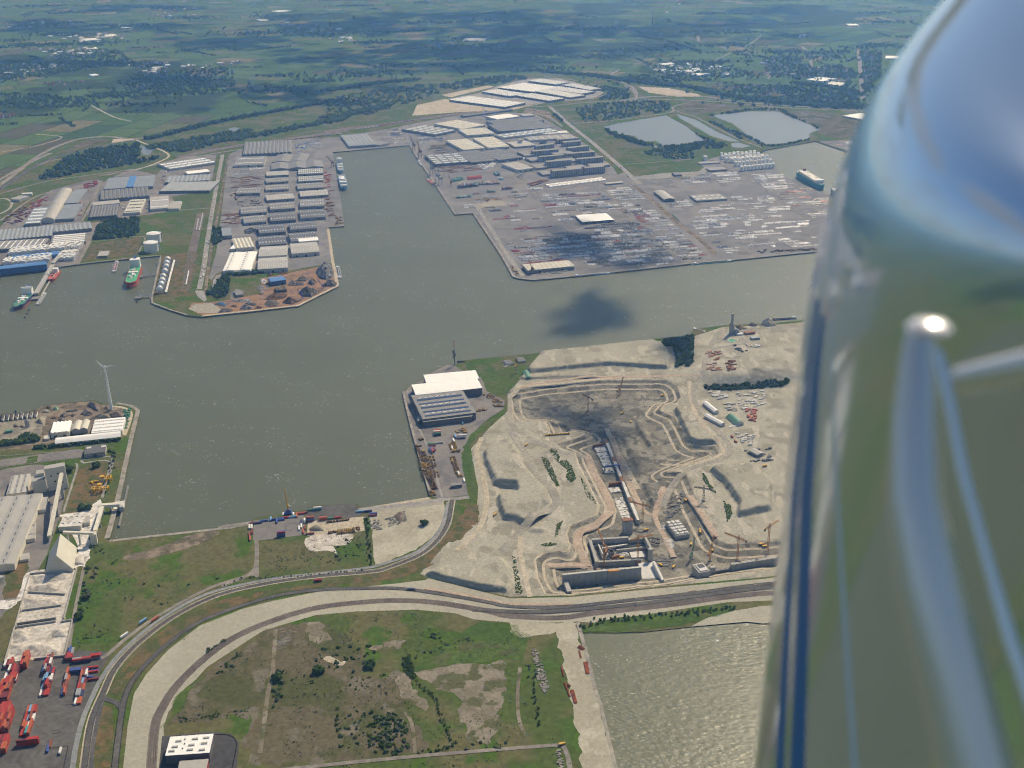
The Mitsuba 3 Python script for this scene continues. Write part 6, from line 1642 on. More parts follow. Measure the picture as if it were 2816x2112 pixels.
for t in ('S 440,1385', 'S 412,1440', 'S 375,1495', 'S 2080,1262', 'D 1010,765', 'H 128,385'):
    put('mooring_dolphin', MB().tube(at(t) + [0, 0, -8], at(t) + [0, 0, 2], 2.5, 2.2, 8), 'concrete_dark', label='dark mooring post standing in the water', cat='mooring post', group='mooring posts in the water')
a = gp('H 1050,1000 975,1330')
put('breakwater_beam', MB().box((*a.mean(0), -1.5), (np.linalg.norm(a[1] - a[0]), 3, 4), math.atan2(*(a[1] - a[0])[::-1])), 'concrete_dark', label='narrow dark guide beam standing in the water beside the loader', cat='jetty')

# ---------------------------------------------------------------- wind turbine, masts, cranes
k = thing('wind_turbine', 'white wind turbine standing on the recycling pier', 'wind turbine')
p = at('H 915,378')
put('tower', MB().lathe([(3.6, 0), (3.1, 30), (2.5, 65), (1.7, 97)], p, 20), 'white_paint', smooth=40, parent=k)
hub = p + [-1.5, -3, 99]
put('nacelle', MB().lathe([(0.1, -3.4), (2.4, -2), (3.0, 0), (2.2, 2.2), (0.1, 3.2)], p + [0, 0, 99], 12), 'white_paint', smooth=60, parent=k)
put('hub', MB().lathe([(0.1, -2), (1.6, -1), (1.7, .6), (0.1, 1.8)], hub, 10), 'white_paint', smooth=60, parent=k)
wdir = np.array([0.9, 0.43, 0])
for a in (3, 123, 243):
    d = wdir * math.cos(math.radians(a)) + np.array([0, 0, 1]) * math.sin(math.radians(a))
    c = np.cross(d, np.cross(wdir, [0, 0, 1]))
    n = np.cross(d, c)
    rows = [(0, .8, .8), (4, 1.3, .5), (10, 1.0, .3), (19, .55, .18), (23, .15, .08)]
    v = np.concatenate([[hub + d * r + c * w, hub + d * r + n * t, hub + d * r - c * w, hub + d * r - n * t] for r, w, t in rows])
    put('blade', MB().add(v, [[i * 4 + j, i * 4 + (j + 1) % 4, i * 4 + 4 + (j + 1) % 4, i * 4 + 4 + j] for i in range(4) for j in range(4)]), 'white_paint', smooth=True, parent=k)
for i, (t, h) in enumerate((('B 1650,265', 110), ('B 1872,218', 110), ('B 2105,160', 110), ('C 222,150', 110))):
    k = thing('power_pylon', 'faint tall pylon on the hazy plain, %s from the left' % ('first', 'second', 'last', 'third')[i], 'pylon')
    p = at(t)
    put('mast', MB().tube(p, p + [0, 0, h], 5, 1.5, 4), 'steel', parent=k)
    for z in (.7, .85):
        put('cross_arm', MB().box(p + [0, 0, h * z], (34, 3, 2.5)), 'steel', parent=k)
k = thing('radio_mast', 'slim mast with dark dishes and red top at the canal corner', 'mast')
p = at('I 742,192')
put('pole', MB().tube(p, p + [0, 0, 48], 1.5, 0.7, 8), 'steel', parent=k)
put('red_tip', MB().tube(p + [0, 0, 48], p + [0, 0, 62], 0.9, 0.7, 8), 'paint_red', parent=k)
for z in (22, 27, 32, 36):
    put('dish', MB().box(p + [2.4 if z % 2 else -2.4, -0.6, z], (4, 2, 3.4)), 'dark_steel', parent=k)
    put('platform', MB().box(p + [0, 0, z - 2.2], (6, 4, .5)), 'dark_steel', parent=k)


def lattice(b, a, c, w, n, t=0.22):
    """Square lattice beam from a to c."""
    a, c = np.asarray(a, float), np.asarray(c, float)
    d = (c - a) / np.linalg.norm(c - a)
    x = np.cross(d, [0, 0, 1.0] if abs(d[2]) < .9 else [1.0, 0, 0])
    x /= np.linalg.norm(x)
    y = np.cross(d, x)
    cor = [(x * sx + y * sy) * w / 2 for sx, sy in ((-1, -1), (1, -1), (1, 1), (-1, 1))]
    for q in cor:
        b.tube(a + q, c + q, t, t, 4)
    for i in range(n):
        p0, p1 = a + (c - a) * i / n, a + (c - a) * (i + 1) / n
        for j in range(4):
            b.tube(p0 + cor[j], p1 + cor[(j + 1) % 4], t * .7, t * .7, 3)
    return b


def tower_crane(label, base, h, jib, az, m='paint_yellow', luff=0.0):
    h, jib = h * .9, jib * .8
    k = thing('tower_crane', label, 'crane')
    p = np.asarray(base, float)
    d = np.array([math.cos(az), math.sin(az), 0])
    put('mast', lattice(MB(), p, p + [0, 0, h], 2.4, max(4, int(h / 4)), .27), m, parent=k)
    put('cab', MB().box(p + [0, 0, h + 1] + d * 2, (2.6, 2.2, 2.4), az), 'wall_pale', parent=k)
    if luff:
        put('jib', lattice(MB(), p + [0, 0, h], p + d * jib * math.cos(luff) + [0, 0, h + jib * math.sin(luff)], 1.8, int(jib / 4), .3), m, parent=k)
    else:
        put('jib', lattice(MB(), p + [0, 0, h + 2], p + d * jib + [0, 0, h + 2], 1.8, int(jib / 4), .3), m, parent=k)
        put('top_mast', lattice(MB(), p + [0, 0, h], p + [0, 0, h + 8], 1.6, 3, .25), m, parent=k)
        put('tie', MB().tube(p + [0, 0, h + 8], p + d * jib * .75 + [0, 0, h + 3], .18, .18, 3).tube(p + [0, 0, h + 8], p - d * 13 + [0, 0, h + 3], .18, .18, 3), m, parent=k)
    put('counter_jib', lattice(MB(), p + [0, 0, h + 2], p - d * 15 + [0, 0, h + 2], 1.8, 4, .3), m, parent=k)
    put('counterweight', MB().box(p - d * 14 + [0, 0, h + .6], (3.4, 2.4, 3), az), 'concrete_dark', parent=k)
    put('base', MB().box(p + [0, 0, .5], (6, 6, 1.4)), 'concrete_dark', parent=k)


clad('crane_orange', (0.48, 0.22, 0.05), 0.2)
tower_crane('orange tower crane standing behind the long lock wall', pits('X 668,1340'), 48, 38, 2.0, 'crane_orange', .75)
tower_crane('orange tower crane in the middle of the lock basin', pits('X 1182,1200'), 42, 34, 0.4, 'crane_orange')
tower_crane('orange tower crane beside the culvert strip', pits('X 1255,640'), 36, 30, 2.6, 'crane_orange')
tower_crane('yellow tower crane behind the right lock wall', pits('K 1872,1015'), 44, 34, 2.4, 'crane_orange')
tower_crane('tower crane at the aircraft edge of the lock wall', pits('K 2120,965'), 56, 36, 0.8, 'crane_orange')
tower_crane('leaning luffing crane beside the pale concrete block', pits('K 1648,1022'), 20, 34, 1.1, 'crane_orange', 1.0)
tower_crane('rusty crane with slanting boom in the shaded north pit', pits('J 612,672'), 14, 36, 1.0, 'crane_orange', 1.1)
tower_crane('dark crane standing in the north pit floor', pits('J 350,808'), 34, 26, 2.2, 'rust_steel')
tower_crane('dark crane beside the right excavation slope', pits('J 1296,1545'), 26, 22, 2.8, 'dark_steel')
tower_crane('green crawler crane beside the pale concrete block', pits('K 1500,1005'), 12, 34, 1.15, 'paint_green', 1.15)
tower_crane('small crane with boom among the machine pieces at the canal bank', at('I 1246,250'), 20, 20, 1.3, 'crane_orange', 1.2)


def harbour_crane(label, base, s=1.0, m='rust_steel', boom=1.1, az=2.9):
    k = thing('harbour_crane', label, 'crane')
    p = np.asarray(base, float)
    for dx in (-5, 5):
        for dy in (-5, 5):
            put('leg', MB().tube(p + [dx * s, dy * s, 0], p + [dx * .6 * s, dy * .6 * s, 16 * s], .9 * s, .7 * s), m, parent=k)
    put('portal', MB().box(p + [0, 0, 16.5 * s], (9 * s, 9 * s, 2 * s), AC), m, parent=k)
    put('machine_house', MB().box(p + [0, 0, 21 * s], (7 * s, 9 * s, 7 * s), AC), m, parent=k)
    d = np.array([math.cos(az), math.sin(az), 0])
    put('boom', lattice(MB(), p + [0, 0, 20 * s], p + d * 36 * s * math.cos(boom) + [0, 0, (20 + 36 * math.sin(boom)) * s], 2.0 * s, 9, .4 * s), m, parent=k)
    put('gantry_top', MB().tube(p + [0, 0, 24 * s], p - d * 5 * s + [0, 0, 36 * s], .6 * s, .5 * s), m, parent=k)
    put('stay', MB().tube(p - d * 5 * s + [0, 0, 36 * s], p + d * 26 * s * math.cos(boom) + [0, 0, (20 + 26 * math.sin(boom)) * s], .25 * s, .25 * s, 3), m, parent=k)
    put('counterweight', MB().box(p - d * 6 * s + [0, 0, 19 * s], (4 * s, 4 * s, 4 * s), az), 'dark_steel', parent=k)


for lab, t, s, m, b in (('dark harbour crane furthest along the dock quay', 'B 560,972', 1.2, 'dark_steel', 1.2), ('rusty harbour crane second along the dock quay', 'B 600,1018', 1.3, 'rust_steel', 1.35), ('harbour crane third along the dock quay', 'B 675,1130', 1.4, 'steel', 1.3), ('harbour crane beside the red pontoon', 'B 712,1180', 1.4, 'steel', 1.15), ('large harbour crane nearest on the dock quay', 'B 732,1195', 1.3, 'roof_cream', 1.4),
                        ('dark crane beside the two moored ships', 'D 2152,140', 1.0, 'rust_steel', 0.8), ('small crane among the containers of the dock', 'V 150,820', .8, 'rust_steel', 1.2), ('brown crane at the corner hall of the terminal', 'E 1326,830', .8, 'rust_steel', 1.2), ('blue scrap crane at the quay of the scrap heaps', 'U 1500,680', .6, 'paint_blue', .9), ('blue scrap crane near the corner of the scrap quay', 'U 1810,530', .6, 'paint_blue', .9)):
    harbour_crane(lab, at(t), s, m, b)
k = thing('mobile_crane', 'yellow boomed mobile harbour crane with blue carriage on the middle quay', 'crane')
p = at('R 290,640')
put('carriage', MB().box(p + [0, 0, 1.6], (15, 8, 2.2), AC), 'paint_blue', parent=k)
put('machine_house', MB().box(p + [0, 0, 6], (9, 5, 5), AC), 'paint_blue', parent=k)
put('turret', MB().box(p + [0, 1, 12], (3.4, 3.4, 12), AC), 'paint_yellow', parent=k)
put('cab', MB().box(p + [3, 0, 15.5], (2.6, 2.2, 2.6), AC), 'white_paint', parent=k)
put('boom', lattice(MB(), p + [0, 0, 14], p + [-5, 10, 44], 1.6, 9, .35), 'paint_yellow', parent=k)
for dx in (-9, 9):
    put('outrigger', MB().box(p + [dx, 0, .6], (2.6, 9, 1.2), AC), 'white_paint', parent=k)
for lab, t in (('lamp mast beside the wide asphalt road, left one', 'K 1040,1393'), ('lamp mast beside the wide asphalt road, right one', 'K 2012,1280'), ('lamp mast on the middle quay yard', 'R 235,1020'), ('lamp mast on the plaster works road', 'H 520,1215')):
    k = thing('lamp_mast', lab, 'lamp post')
    p = at(t)
    put('pole', MB().tube(p, p + [0, 0, 14], .5, .35), 'steel', parent=k)
    put('lamp_head', MB().box(p + [0, 0, 14], (2.6, 1, .6)), 'steel', parent=k)

# ---------------------------------------------------------------- plaster works: galleries, loader, walls, heaps
def gallery(label, a, b, w=5.0, hgt=4.0, m='wall_cream', trestles=3, z0=0):
    k = thing('conveyor_gallery', label, 'conveyor')
    a, b = np.asarray(a, float), np.asarray(b, float)
    d = (b - a) / np.linalg.norm(b - a)
    x = np.cross(d, [0, 0, 1.0])
    x /= np.linalg.norm(x)
    y = np.cross(x, d)
    v = [q + x * sx * w / 2 + y * sy * hgt / 2 for q in (a, b) for sx, sy in ((-1, -1), (1, -1), (1, 1), (-1, 1))]
    put('tube', MB().add(v, [[0, 1, 5, 4], [1, 2, 6, 5], [2, 3, 7, 6], [3, 0, 4, 7], [0, 1, 2, 3], [4, 5, 6, 7]]), m, parent=k)
    for f in np.linspace(.12, .88, trestles):
        q = a + (b - a) * f
        if q[2] - z0 > 5:
            put('trestle', MB().box((q[0], q[1], (q[2] - hgt / 2 + z0) / 2), (2, w * .8, q[2] - hgt / 2 - z0), math.atan2(d[1], d[0])), 'steel', parent=k)
    return k


def atz(text, z):
    return np.append(gp(text, z)[0], z)


gallery('long cream gallery sloping down from the tall tower', atz('H 505,905', 40), atz('H 402,1420', 9), 6, 5)
gallery('cream gallery from the steep store to the corner house', atz('H 518,1385', 24), atz('H 770,1392', 22), 5, 4)
gallery('cream gallery climbing to the quay loader', atz('H 778,1378', 18), atz('H 838,1180', 12), 6, 5)
gallery('cream gallery on the quay loader above the water', atz('H 828,1165', 12), atz('H 985,1155', 11), 8, 5)
block('corner_house', 'cream corner house joining two galleries', 'conveyor', 'H 735,1408 788,1400 784,1375', 20, 0, 'wall_cream')
block('loader_house', 'grey hopper house on the quay loader', 'loader', 'H 985,1180 1012,1172 1008,1140', 10, 0, 'steel')
a = gp('H 880,1150 1030,1120')
block('loading_platform', 'pale loading platform standing in the water', 'jetty', 'H 930,1195 1020,1182 1030,1122', 1.5, 0, 'concrete_pale')
for i, (t, w, d, h, m) in enumerate((('Z 1560,1330', 9, 9, 9, 'paint_yellow'), ('Z 1520,1450', 9, 9, 9, 'paint_yellow'))):
    p = at(t)
    k = thing('yellow_drum', ('upper', 'lower')[i] + ' upright yellow drum on the works lawn', 'drum')
    put('shell', MB().lathe([(0, 9), (4.2, 9), (4.5, 8.4), (4.5, 5)], p, 16), 'paint_yellow', smooth=35, parent=k)
    put('lower_band', MB().lathe([(4.4, 5.0), (4.4, 0)], p, 16), 'paint_white', smooth=35, parent=k)
for i, (t, s) in enumerate((('Z 1660,1350', 1.1), ('Z 1660,1315', .9), ('Z 1490,1515', 1.2), ('Z 1615,1495', 1.1), ('Z 1430,1490', .8))):
    p = at(t)
    k = thing('yellow_cage', 'open yellow cage on the works lawn, %s' % ('rightmost near the path', 'behind the rightmost one', 'largest at the front', 'between the path and the bank', 'small one at the left')[i], 'cage')
    for dx in (-4, 4):
        for dy in (-4, 4):
            put('post', MB().box(p + np.array([dx * s, dy * s, 4 * s]), (1.4 * s, 1.4 * s, 8 * s), AC), 'paint_yellow', parent=k)
    put('top_ring', MB().box(p + np.array([0, -4 * s, 7.4 * s]), (9 * s, 1.3, 1.6 * s), AC).box(p + np.array([0, 4 * s, 7.4 * s]), (9 * s, 1.3, 1.6 * s), AC).box(p + np.array([-4 * s, 0, 7.4 * s]), (1.3, 9 * s, 1.6 * s), AC).box(p + np.array([4 * s, 0, 7.4 * s]), (1.3, 9 * s, 1.6 * s), AC), 'paint_yellow', parent=k)
k = thing('yellow_boom', 'yellow steel boom lying beside the drums', 'beam')
put('beam', MB().box(at('Z 1450,1365') + [0, 0, 2], (20, 2.2, 3), AC), 'paint_yellow', parent=k)
put('rib', MB().box(at('Z 1410,1385') + [0, 0, 2], (2, 7, 3), AC), 'paint_yellow', parent=k)
for i, (t, h) in enumerate((('L 250,72 620,30', 3), ('L 230,220 535,240', 3), ('L 180,372 505,330', 3), ('L 140,488 460,440', 4), ('L 130,510 460,462', 3), ('L 500,466 592,450', 3), ('L 632,25 525,440', 3), ('L 596,450 530,745', 3), ('L 282,772 530,745', 3), ('L 40,795 120,515', 3), ('L 122,510 245,70', 2))):
    a = gp(t)
    k = thing('bay_wall', 'concrete wall between the gypsum bays, %s' % ('top one', 'second cross wall from the top', 'third cross wall from the top', 'thick dark cross wall', 'cross wall under the thick one', 'short step wall', 'right upper edge wall', 'right lower edge wall', 'bottom wall beside the containers', 'left lower edge wall', 'left upper edge wall')[i], 'wall')
    n = max(2, int(np.linalg.norm(a[1] - a[0]) / 12))
    for j in range(n):
        q = a[0] + (a[1] - a[0]) * (j + .5) / n
        put('wall_block', MB().box((*q, h / 2 + .2), (np.linalg.norm(a[1] - a[0]) / n - .25, 1.6, h + .02 * (j % 3)), math.atan2(*(a[1] - a[0])[::-1])), 'concrete' if i not in (3,) else 'concrete_dark', parent=k)


def heap(name, label, text, h, m, seed, cat='heap', base=None, spike=0.3, step=2.0, power=0.9):
    """A rough mound over an outline."""
    g = poly(text)
    x0, y0, x1, y1 = g.bounds
    step = max(step, (x1 - x0) / 46, (y1 - y0) / 46)
    xs, ys = np.arange(x0 - step, x1 + 2 * step, step), np.arange(y0 - step, y1 + 2 * step, step)
    X, Y = np.meshgrid(xs, ys)
    m_ = shapely.contains_xy(g, X, Y)
    d = ndimage.distance_transform_edt(m_)
    f = (d / max(d.max(), 1)) ** power
    rng = np.random.default_rng(seed)
    nzz = meshkit.fbm(np.stack([X / 6, Y / 6, X * 0], -1), 3, seed) - .5 + rng.uniform(-.5, .5, X.shape) * spike
    Z = np.where(m_, h * f * (1 + .5 * nzz) + nzz * h * .25 * np.minimum(f * 3, 1), -.6)
    Z += 0 if base is None else base
    i = np.arange(X.size).reshape(X.shape)
    q = np.stack([i[:-1, :-1], i[:-1, 1:], i[1:, 1:], i[1:, :-1]], -1)
    near_ = ndimage.binary_dilation(m_)
    q = q[near_[:-1, :-1] & near_[1:, 1:]].reshape(-1, 4)
    return put(name, (np.column_stack([X.ravel(), Y.ravel(), Z.ravel()]), q), m, smooth=True, label=label, cat=cat)


for i, t in enumerate(('L 260,80 590,45 570,110 280,150', 'L 240,165 500,130 470,215 240,215', 'L 190,260 470,255 480,320 200,370', 'L 110,530 250,520 250,610 110,640', 'L 80,640 500,620 510,730 300,750 80,730', 'L 440,530 560,510 550,590 420,590', 'H 610,1600 690,1570 690,1650 610,1655')):
    heap('gypsum_heap', 'pale gypsum heap, %s of the open bays' % ('in the top bay', 'in the second bay', 'in the third bay', 'at the left of the lowest bay', 'along the front of the lowest bay', 'at the right of the lowest bay', 'small one above')[i], t, 6, 'gypsum', 30 + i, spike=.25)
patchy('scrap', (0.085, 0.085, 0.09), (0.13, 0.105, 0.085), (0.20, 0.20, 0.20), 9, 1.6)
patchy('scrap_shiny', (0.16, 0.165, 0.175), (0.09, 0.09, 0.10), (0.34, 0.35, 0.36), 8, 1.6)
patchy('scrap_rust', (0.13, 0.075, 0.045), (0.075, 0.055, 0.045), (0.18, 0.13, 0.09), 8, 1.6)
patchy('rubble', (0.20, 0.165, 0.14), (0.15, 0.125, 0.11), (0.26, 0.23, 0.20), 8, 1.6)
patchy('blue_scrap', (0.06, 0.13, 0.25), (0.10, 0.12, 0.16), None, 6, 1.4)
for i, (t, h, m, lab) in enumerate((('U 1700,270 1760,200 1830,150 1920,160 1980,260 1960,350 1860,390 1760,360', 22, 'scrap_shiny', 'largest glittering scrap heap beside the quay barge'), ('U 1800,490 1890,400 2030,440 2000,490', 14, 'scrap', 'grey scrap heap in the quay corner'), ('U 1430,590 1550,510 1600,520 1770,570 1640,650 1500,640', 18, 'scrap', 'wide grey scrap heap in the middle of the quay'),
                                    ('U 1190,740 1290,670 1450,720 1330,765', 13, 'scrap_rust', 'brown scrap heap on the quay edge'), ('U 1580,450 1640,380 1720,420 1660,470', 12, 'scrap', 'round dark scrap heap behind the wide grey one'), ('U 900,690 1060,590 1280,600 1250,660 1100,700', 7, 'scrap_rust', 'mixed brown and yellow scrap heap'), ('U 910,760 980,690 1150,720 1130,790 980,800', 7, 'scrap', 'grey scrap heap below the mixed one'),
                                    ('U 540,840 600,770 740,800 720,835', 8, 'scrap_shiny', 'bluish grey scrap heap near the left quay'), ('U 765,825 830,785 900,800 880,825', 5, 'scrap_rust', 'small brown scrap heap on the quay edge'), ('U 610,750 680,720 800,750 780,790', 5, 'scrap_shiny', 'small bluish scrap heap behind'), ('U 400,800 440,770 510,780 500,805', 4, 'scrap_rust', 'small rusty heap at the sandy corner'),
                                    ('U 210,890 280,830 450,840 430,870', 6, 'scrap', 'long dark heap at the left end of the quay'), ('U 150,760 280,720 360,760 320,800', 5, 'blue_scrap', 'bright blue scrap heap behind a low wall'), ('U 400,700 560,680 730,680 700,720 500,730', 4, 'scrap_shiny', 'long grey scrap row near the meadow'), ('U 1270,470 1330,390 1520,420 1530,470 1340,480', 7, 'scrap', 'scrap heap behind the brown shed'),
                                    ('U 1400,400 1480,330 1570,350 1560,410', 8, 'scrap', 'dark scrap heap beside the sorting machine'), ('U 1120,300 1180,260 1290,290 1200,305', 5, 'scrap_rust', 'brown heap behind the blue roofed hall'), ('U 960,310 1020,280 1070,310 1010,330', 5, 'scrap_rust', 'flat brown heap at the meadow corner'), ('U 820,610 880,570 920,600 870,615', 4, 'scrap', 'small dark heap beside the sandy lane'),
                                    ('Z 1210,330 1260,290 1400,250 1420,330 1330,360', 9, 'rubble', 'brown rubble heap behind the round bay hall'), ('Z 1310,200 1400,140 1530,200 1500,290 1420,260', 9, 'rubble', 'large pinkish rubble heap beside the turbine'), ('Z 1480,385 1560,330 1680,360 1650,390', 7, 'grey_earth', 'grey rubble heap behind the ribbed hall'), ('Z 1660,330 1790,280 1900,320 1870,370 1700,380', 9, 'rubble', 'brown rubble heap beside the green bins'),
                                    ('Z 1580,230 1640,190 1680,230 1640,260', 5, 'rubble', 'small rubble heap at the turbine foot'), ('Z 1000,290 1100,260 1200,250 1190,280 1020,300', 5, 'rubble', 'long low rubble heap near the shore'), ('Z 900,370 960,310 1060,350 980,380', 7, 'rubble', 'brown rubble heap in the middle of the pier'), ('Z 1070,355 1110,325 1150,345 1110,370', 5, 'rubble', 'small round rubble heap on the pier'),
                                    ('Z 750,400 830,340 900,380 840,400', 5, 'rust_earth', 'rusty heap beside the long ditch'), ('Z 540,460 600,380 690,400 660,490', 8, 'grey_earth', 'grey green heap beside the ditch'), ('Z 610,300 680,260 780,290 720,310', 5, 'grey_earth', 'grey heap near the shore of the pier'), ('Z 800,250 850,200 900,230 870,270', 4, 'roof_green', 'turquoise heap near the shore'), ('Z 690,240 730,215 775,225 740,245', 4, 'scrap', 'dark small heap at the shore'),
                                    ('Z 870,430 930,390 1000,400 960,440', 5, 'rubble', 'rubble heap behind the sorting hall'), ('Z 200,510 240,480 290,520 240,530', 5, 'rubble', 'low heap beside the steel silos'), ('Z 290,520 350,490 400,520 340,540', 4, 'rubble', 'low curved heap beside the silos'), ('R 780,1010 900,920 1080,920 1170,1000 1150,1060 820,1060', 6, 'grey_earth', 'dark grey gravel heap on the quay yard'),
                                    ('M 1450,370 1480,320 1530,325 1530,370 1490,420', 4, 'rubble', 'reddish rubble heap on the sand plot'), ('a 1100,380 1260,300 1450,400 1250,440', 16, 'track', 'cone shaped sand heap beside the dark barge'), ('a 870,400 930,350 1050,410 960,430', 9, 'brown_earth', 'brown gravel heap beside the silo tower'), ('a 600,440 700,390 830,480 700,500', 9, 'brown_earth', 'brown sand heap behind the silo tower'))):
    heap('heap', lab, t, h, m, 60 + i, base=None, power=.8)
for i, x in enumerate(np.linspace(20, 520, 8)):
    heap('coal_heap', 'dark aggregate heap between white dividing walls, %s from the left' % ('first', 'second', 'third', 'fourth', 'fifth', 'sixth', 'seventh', 'eighth')[i], f'Z {x - 25},{450 - i * 8} {x - 5},{355 - i * 8} {x + 50},{350 - i * 8} {x + 32},{440 - i * 8}', 6, 'scrap' if i not in (4, 5) else 'scrap_shiny', 120 + i)
    a = gp(f'Z {x + 36},{448 - i * 8} {x + 56},{372 - i * 8}')
    put('dividing_wall', MB().box((*a.mean(0), 2), (np.linalg.norm(a[1] - a[0]), 1.2, 4), math.atan2(*(a[1] - a[0])[::-1])), 'concrete_pale', label='white wall between dark aggregate heaps, %s from the left' % ('first', 'second', 'third', 'fourth', 'fifth', 'sixth', 'seventh', 'eighth')[i], cat='wall')
for i, (x, h) in enumerate(((405, 16), (425, 18), (440, 14))):
    put('steel_silo', MB().lathe([(2.2, 0), (2.2, h), (0, h + 2)], at(f'Z {x},{530 - i * 6}'), 12), 'steel', smooth=35, label='slim steel silo on the aggregate yard, %s' % ('left', 'middle', 'right')[i], cat='silo')
block('conveyor_roof', 'green roofed open shed on the aggregate yard', 'shed', 'Z 70,590 190,570 190,548', 5, 0, 'roof_green')
# concrete plant at the canal bank
k = thing('mixing_tower', 'tall grey concrete mixing tower at the canal bank', 'tower')
p = at('a 530,585')
for dx, h in ((-3.5, 27), (0, 31), (4, 24)):
    put('silo', MB().lathe([(0, h + 2), (3, h), (3, 0)], p + [dx, 2, 0], 14), 'concrete', smooth=35, parent=k)
put('shaft', MB().box(p + [1, 6, 26], (5, 5, 52), AC), 'concrete', parent=k)
put('hopper', MB().box(p + [11, 0, 6], (11, 10, 12), AC), 'roof_steel', parent=k)
gallery('conveyor belt from the sand heap to the mixing tower', atz('a 590,470', 16), atz('a 800,545', 3), 3, 2, 'steel', 2)
block('mixing_shed', 'white shed beside the mixing tower', 'shed', 'a 655,580 770,562 760,530', 5, 0, 'roof_white')
block('feed_hopper', 'long rusty hopper row beside the mixing tower', 'hopper', 'a 820,560 1010,535 1005,500', 5, 0, 'rust_steel')
block('site_shed_long', 'long grey roofed shed beside the green basin', 'shed', 'a 945,665 1110,650 1108,610', 5, 0, 'roof_steel')
k = thing('settling_basin', 'open basin with bright green water', 'basin')
c = gp('a 450,715 490,685 600,680 660,700 650,735 540,760 480,745')
ring = sg.Polygon(c)
vv, ff = trimesh.creation.triangulate_polygon(ring.buffer(-1.2), engine='earcut')
rim = trimesh.creation.extrude_polygon(ring.difference(ring.buffer(-1.6)), 1.6, engine='earcut')
put('rim', (np.array(rim.vertices) + [0, 0, .1], np.array(rim.faces)), 'concrete_pale', parent=k)
mat('basin_green', (0.09, 0.36, 0.16), .15, .5)
put('liquid', (np.column_stack([vv, np.full(len(vv), 1.0)]), np.array(ff)), 'basin_green', parent=k)

# ---------------------------------------------------------------- lock structures
PF = -15.0
k = thing('lock_wall', 'long high concrete lock wall in shade with vertical joints', 'wall')
a = gp('X 40,1450 1240,1335', 8)
e = a[1] - a[0]
L, rot = np.linalg.norm(e), math.atan2(e[1], e[0])
nrm = np.array([-e[1], e[0]]) / L
for i in range(14):
    q = a[0] + e * (i + .5) / 14 + nrm * 3.0
    put('wall_panel', MB().box((*q, -8), (L / 14 - .5, 6 + .06 * (i % 2), 32), rot), 'concrete', parent=k)
put('coping', MB().box((*(a.mean(0) + nrm * 1), 8.5), (L, 2.2, 1), rot), 'concrete_pale', parent=k)
put('walkway_gallery', MB().box((*(a[0] + e * .64 - nrm * 2), 9), (18, 5, 2), rot), 'crane_orange', parent=k)
a2 = gp('X 85,1540 145,1700', -2)
put('wall_stub', MB().box((*a2.mean(0), -9), (np.linalg.norm(a2[1] - a2[0]), 7, 16), math.atan2(*(a2[1] - a2[0])[::-1])), 'concrete', label='short concrete wall stub standing in front of the long lock wall', cat='wall')
block('lock_floor', 'white dusty concrete floor at the end of the lock wall', 'slab', 'X 1255,1500 1500,1490 1390,1250', 1.2, PF - .3, 'concrete_pale')
k = thing('chamber_wall', 'pale narrow wall running down beside the white lock floor', 'wall')
a = gp('X 1425,1235 1565,1520', -6)
for i in range(6):
    q = a[0] + (a[1] - a[0]) * (i + .5) / 6
    put('wall_panel', MB().box((*q, -10.5), (np.linalg.norm(a[1] - a[0]) / 6 - .3, 4, 10), math.atan2(*(a[1] - a[0])[::-1])), 'concrete_pale', parent=k)
k = thing('chamber_wall', 'tan wall along the right side of the basin', 'wall')
a = gp('X 1285,840 1395,1060', -4)
for i in range(5):
    q = a[0] + (a[1] - a[0]) * (i + .5) / 5
    put('wall_panel', MB().box((*q, -12), (np.linalg.norm(a[1] - a[0]) / 5 - .3, 4, 16), math.atan2(*(a[1] - a[0])[::-1])), 'concrete', parent=k)
block('gate_pier', 'tall square grey pier at the corner of the basin', 'pier', 'X 1352,1060 1412,1054 1408,1030', 22, PF, 'concrete')
k = thing('shaft_block', 'tall dark concrete shaft block at the end of the culvert strip', 'tower')
r = Box3('X 962,632 1118,618 1096,575', 26, PF)
for s, w in ((.25, .46), (.76, .44)):
    put('shaft', MB().lathe([(r.w * w / 1.75, -2), (r.w * w / 1.75, 26)], r.p(r.w * s, r.d * .5, 0), 18), 'concrete', smooth=35, parent=k)
put('shaft_wall', MB().box(r.p(r.w * .5, r.d * .55, 12), (r.w * .9, r.d * .9, 26.5), r.rot), 'concrete', parent=k)
put('top_frame', MB().box(r.p(r.w * .5, r.d * .5, 26.3), (r.w, r.d, 1.2), r.rot), 'rust_steel', parent=k)
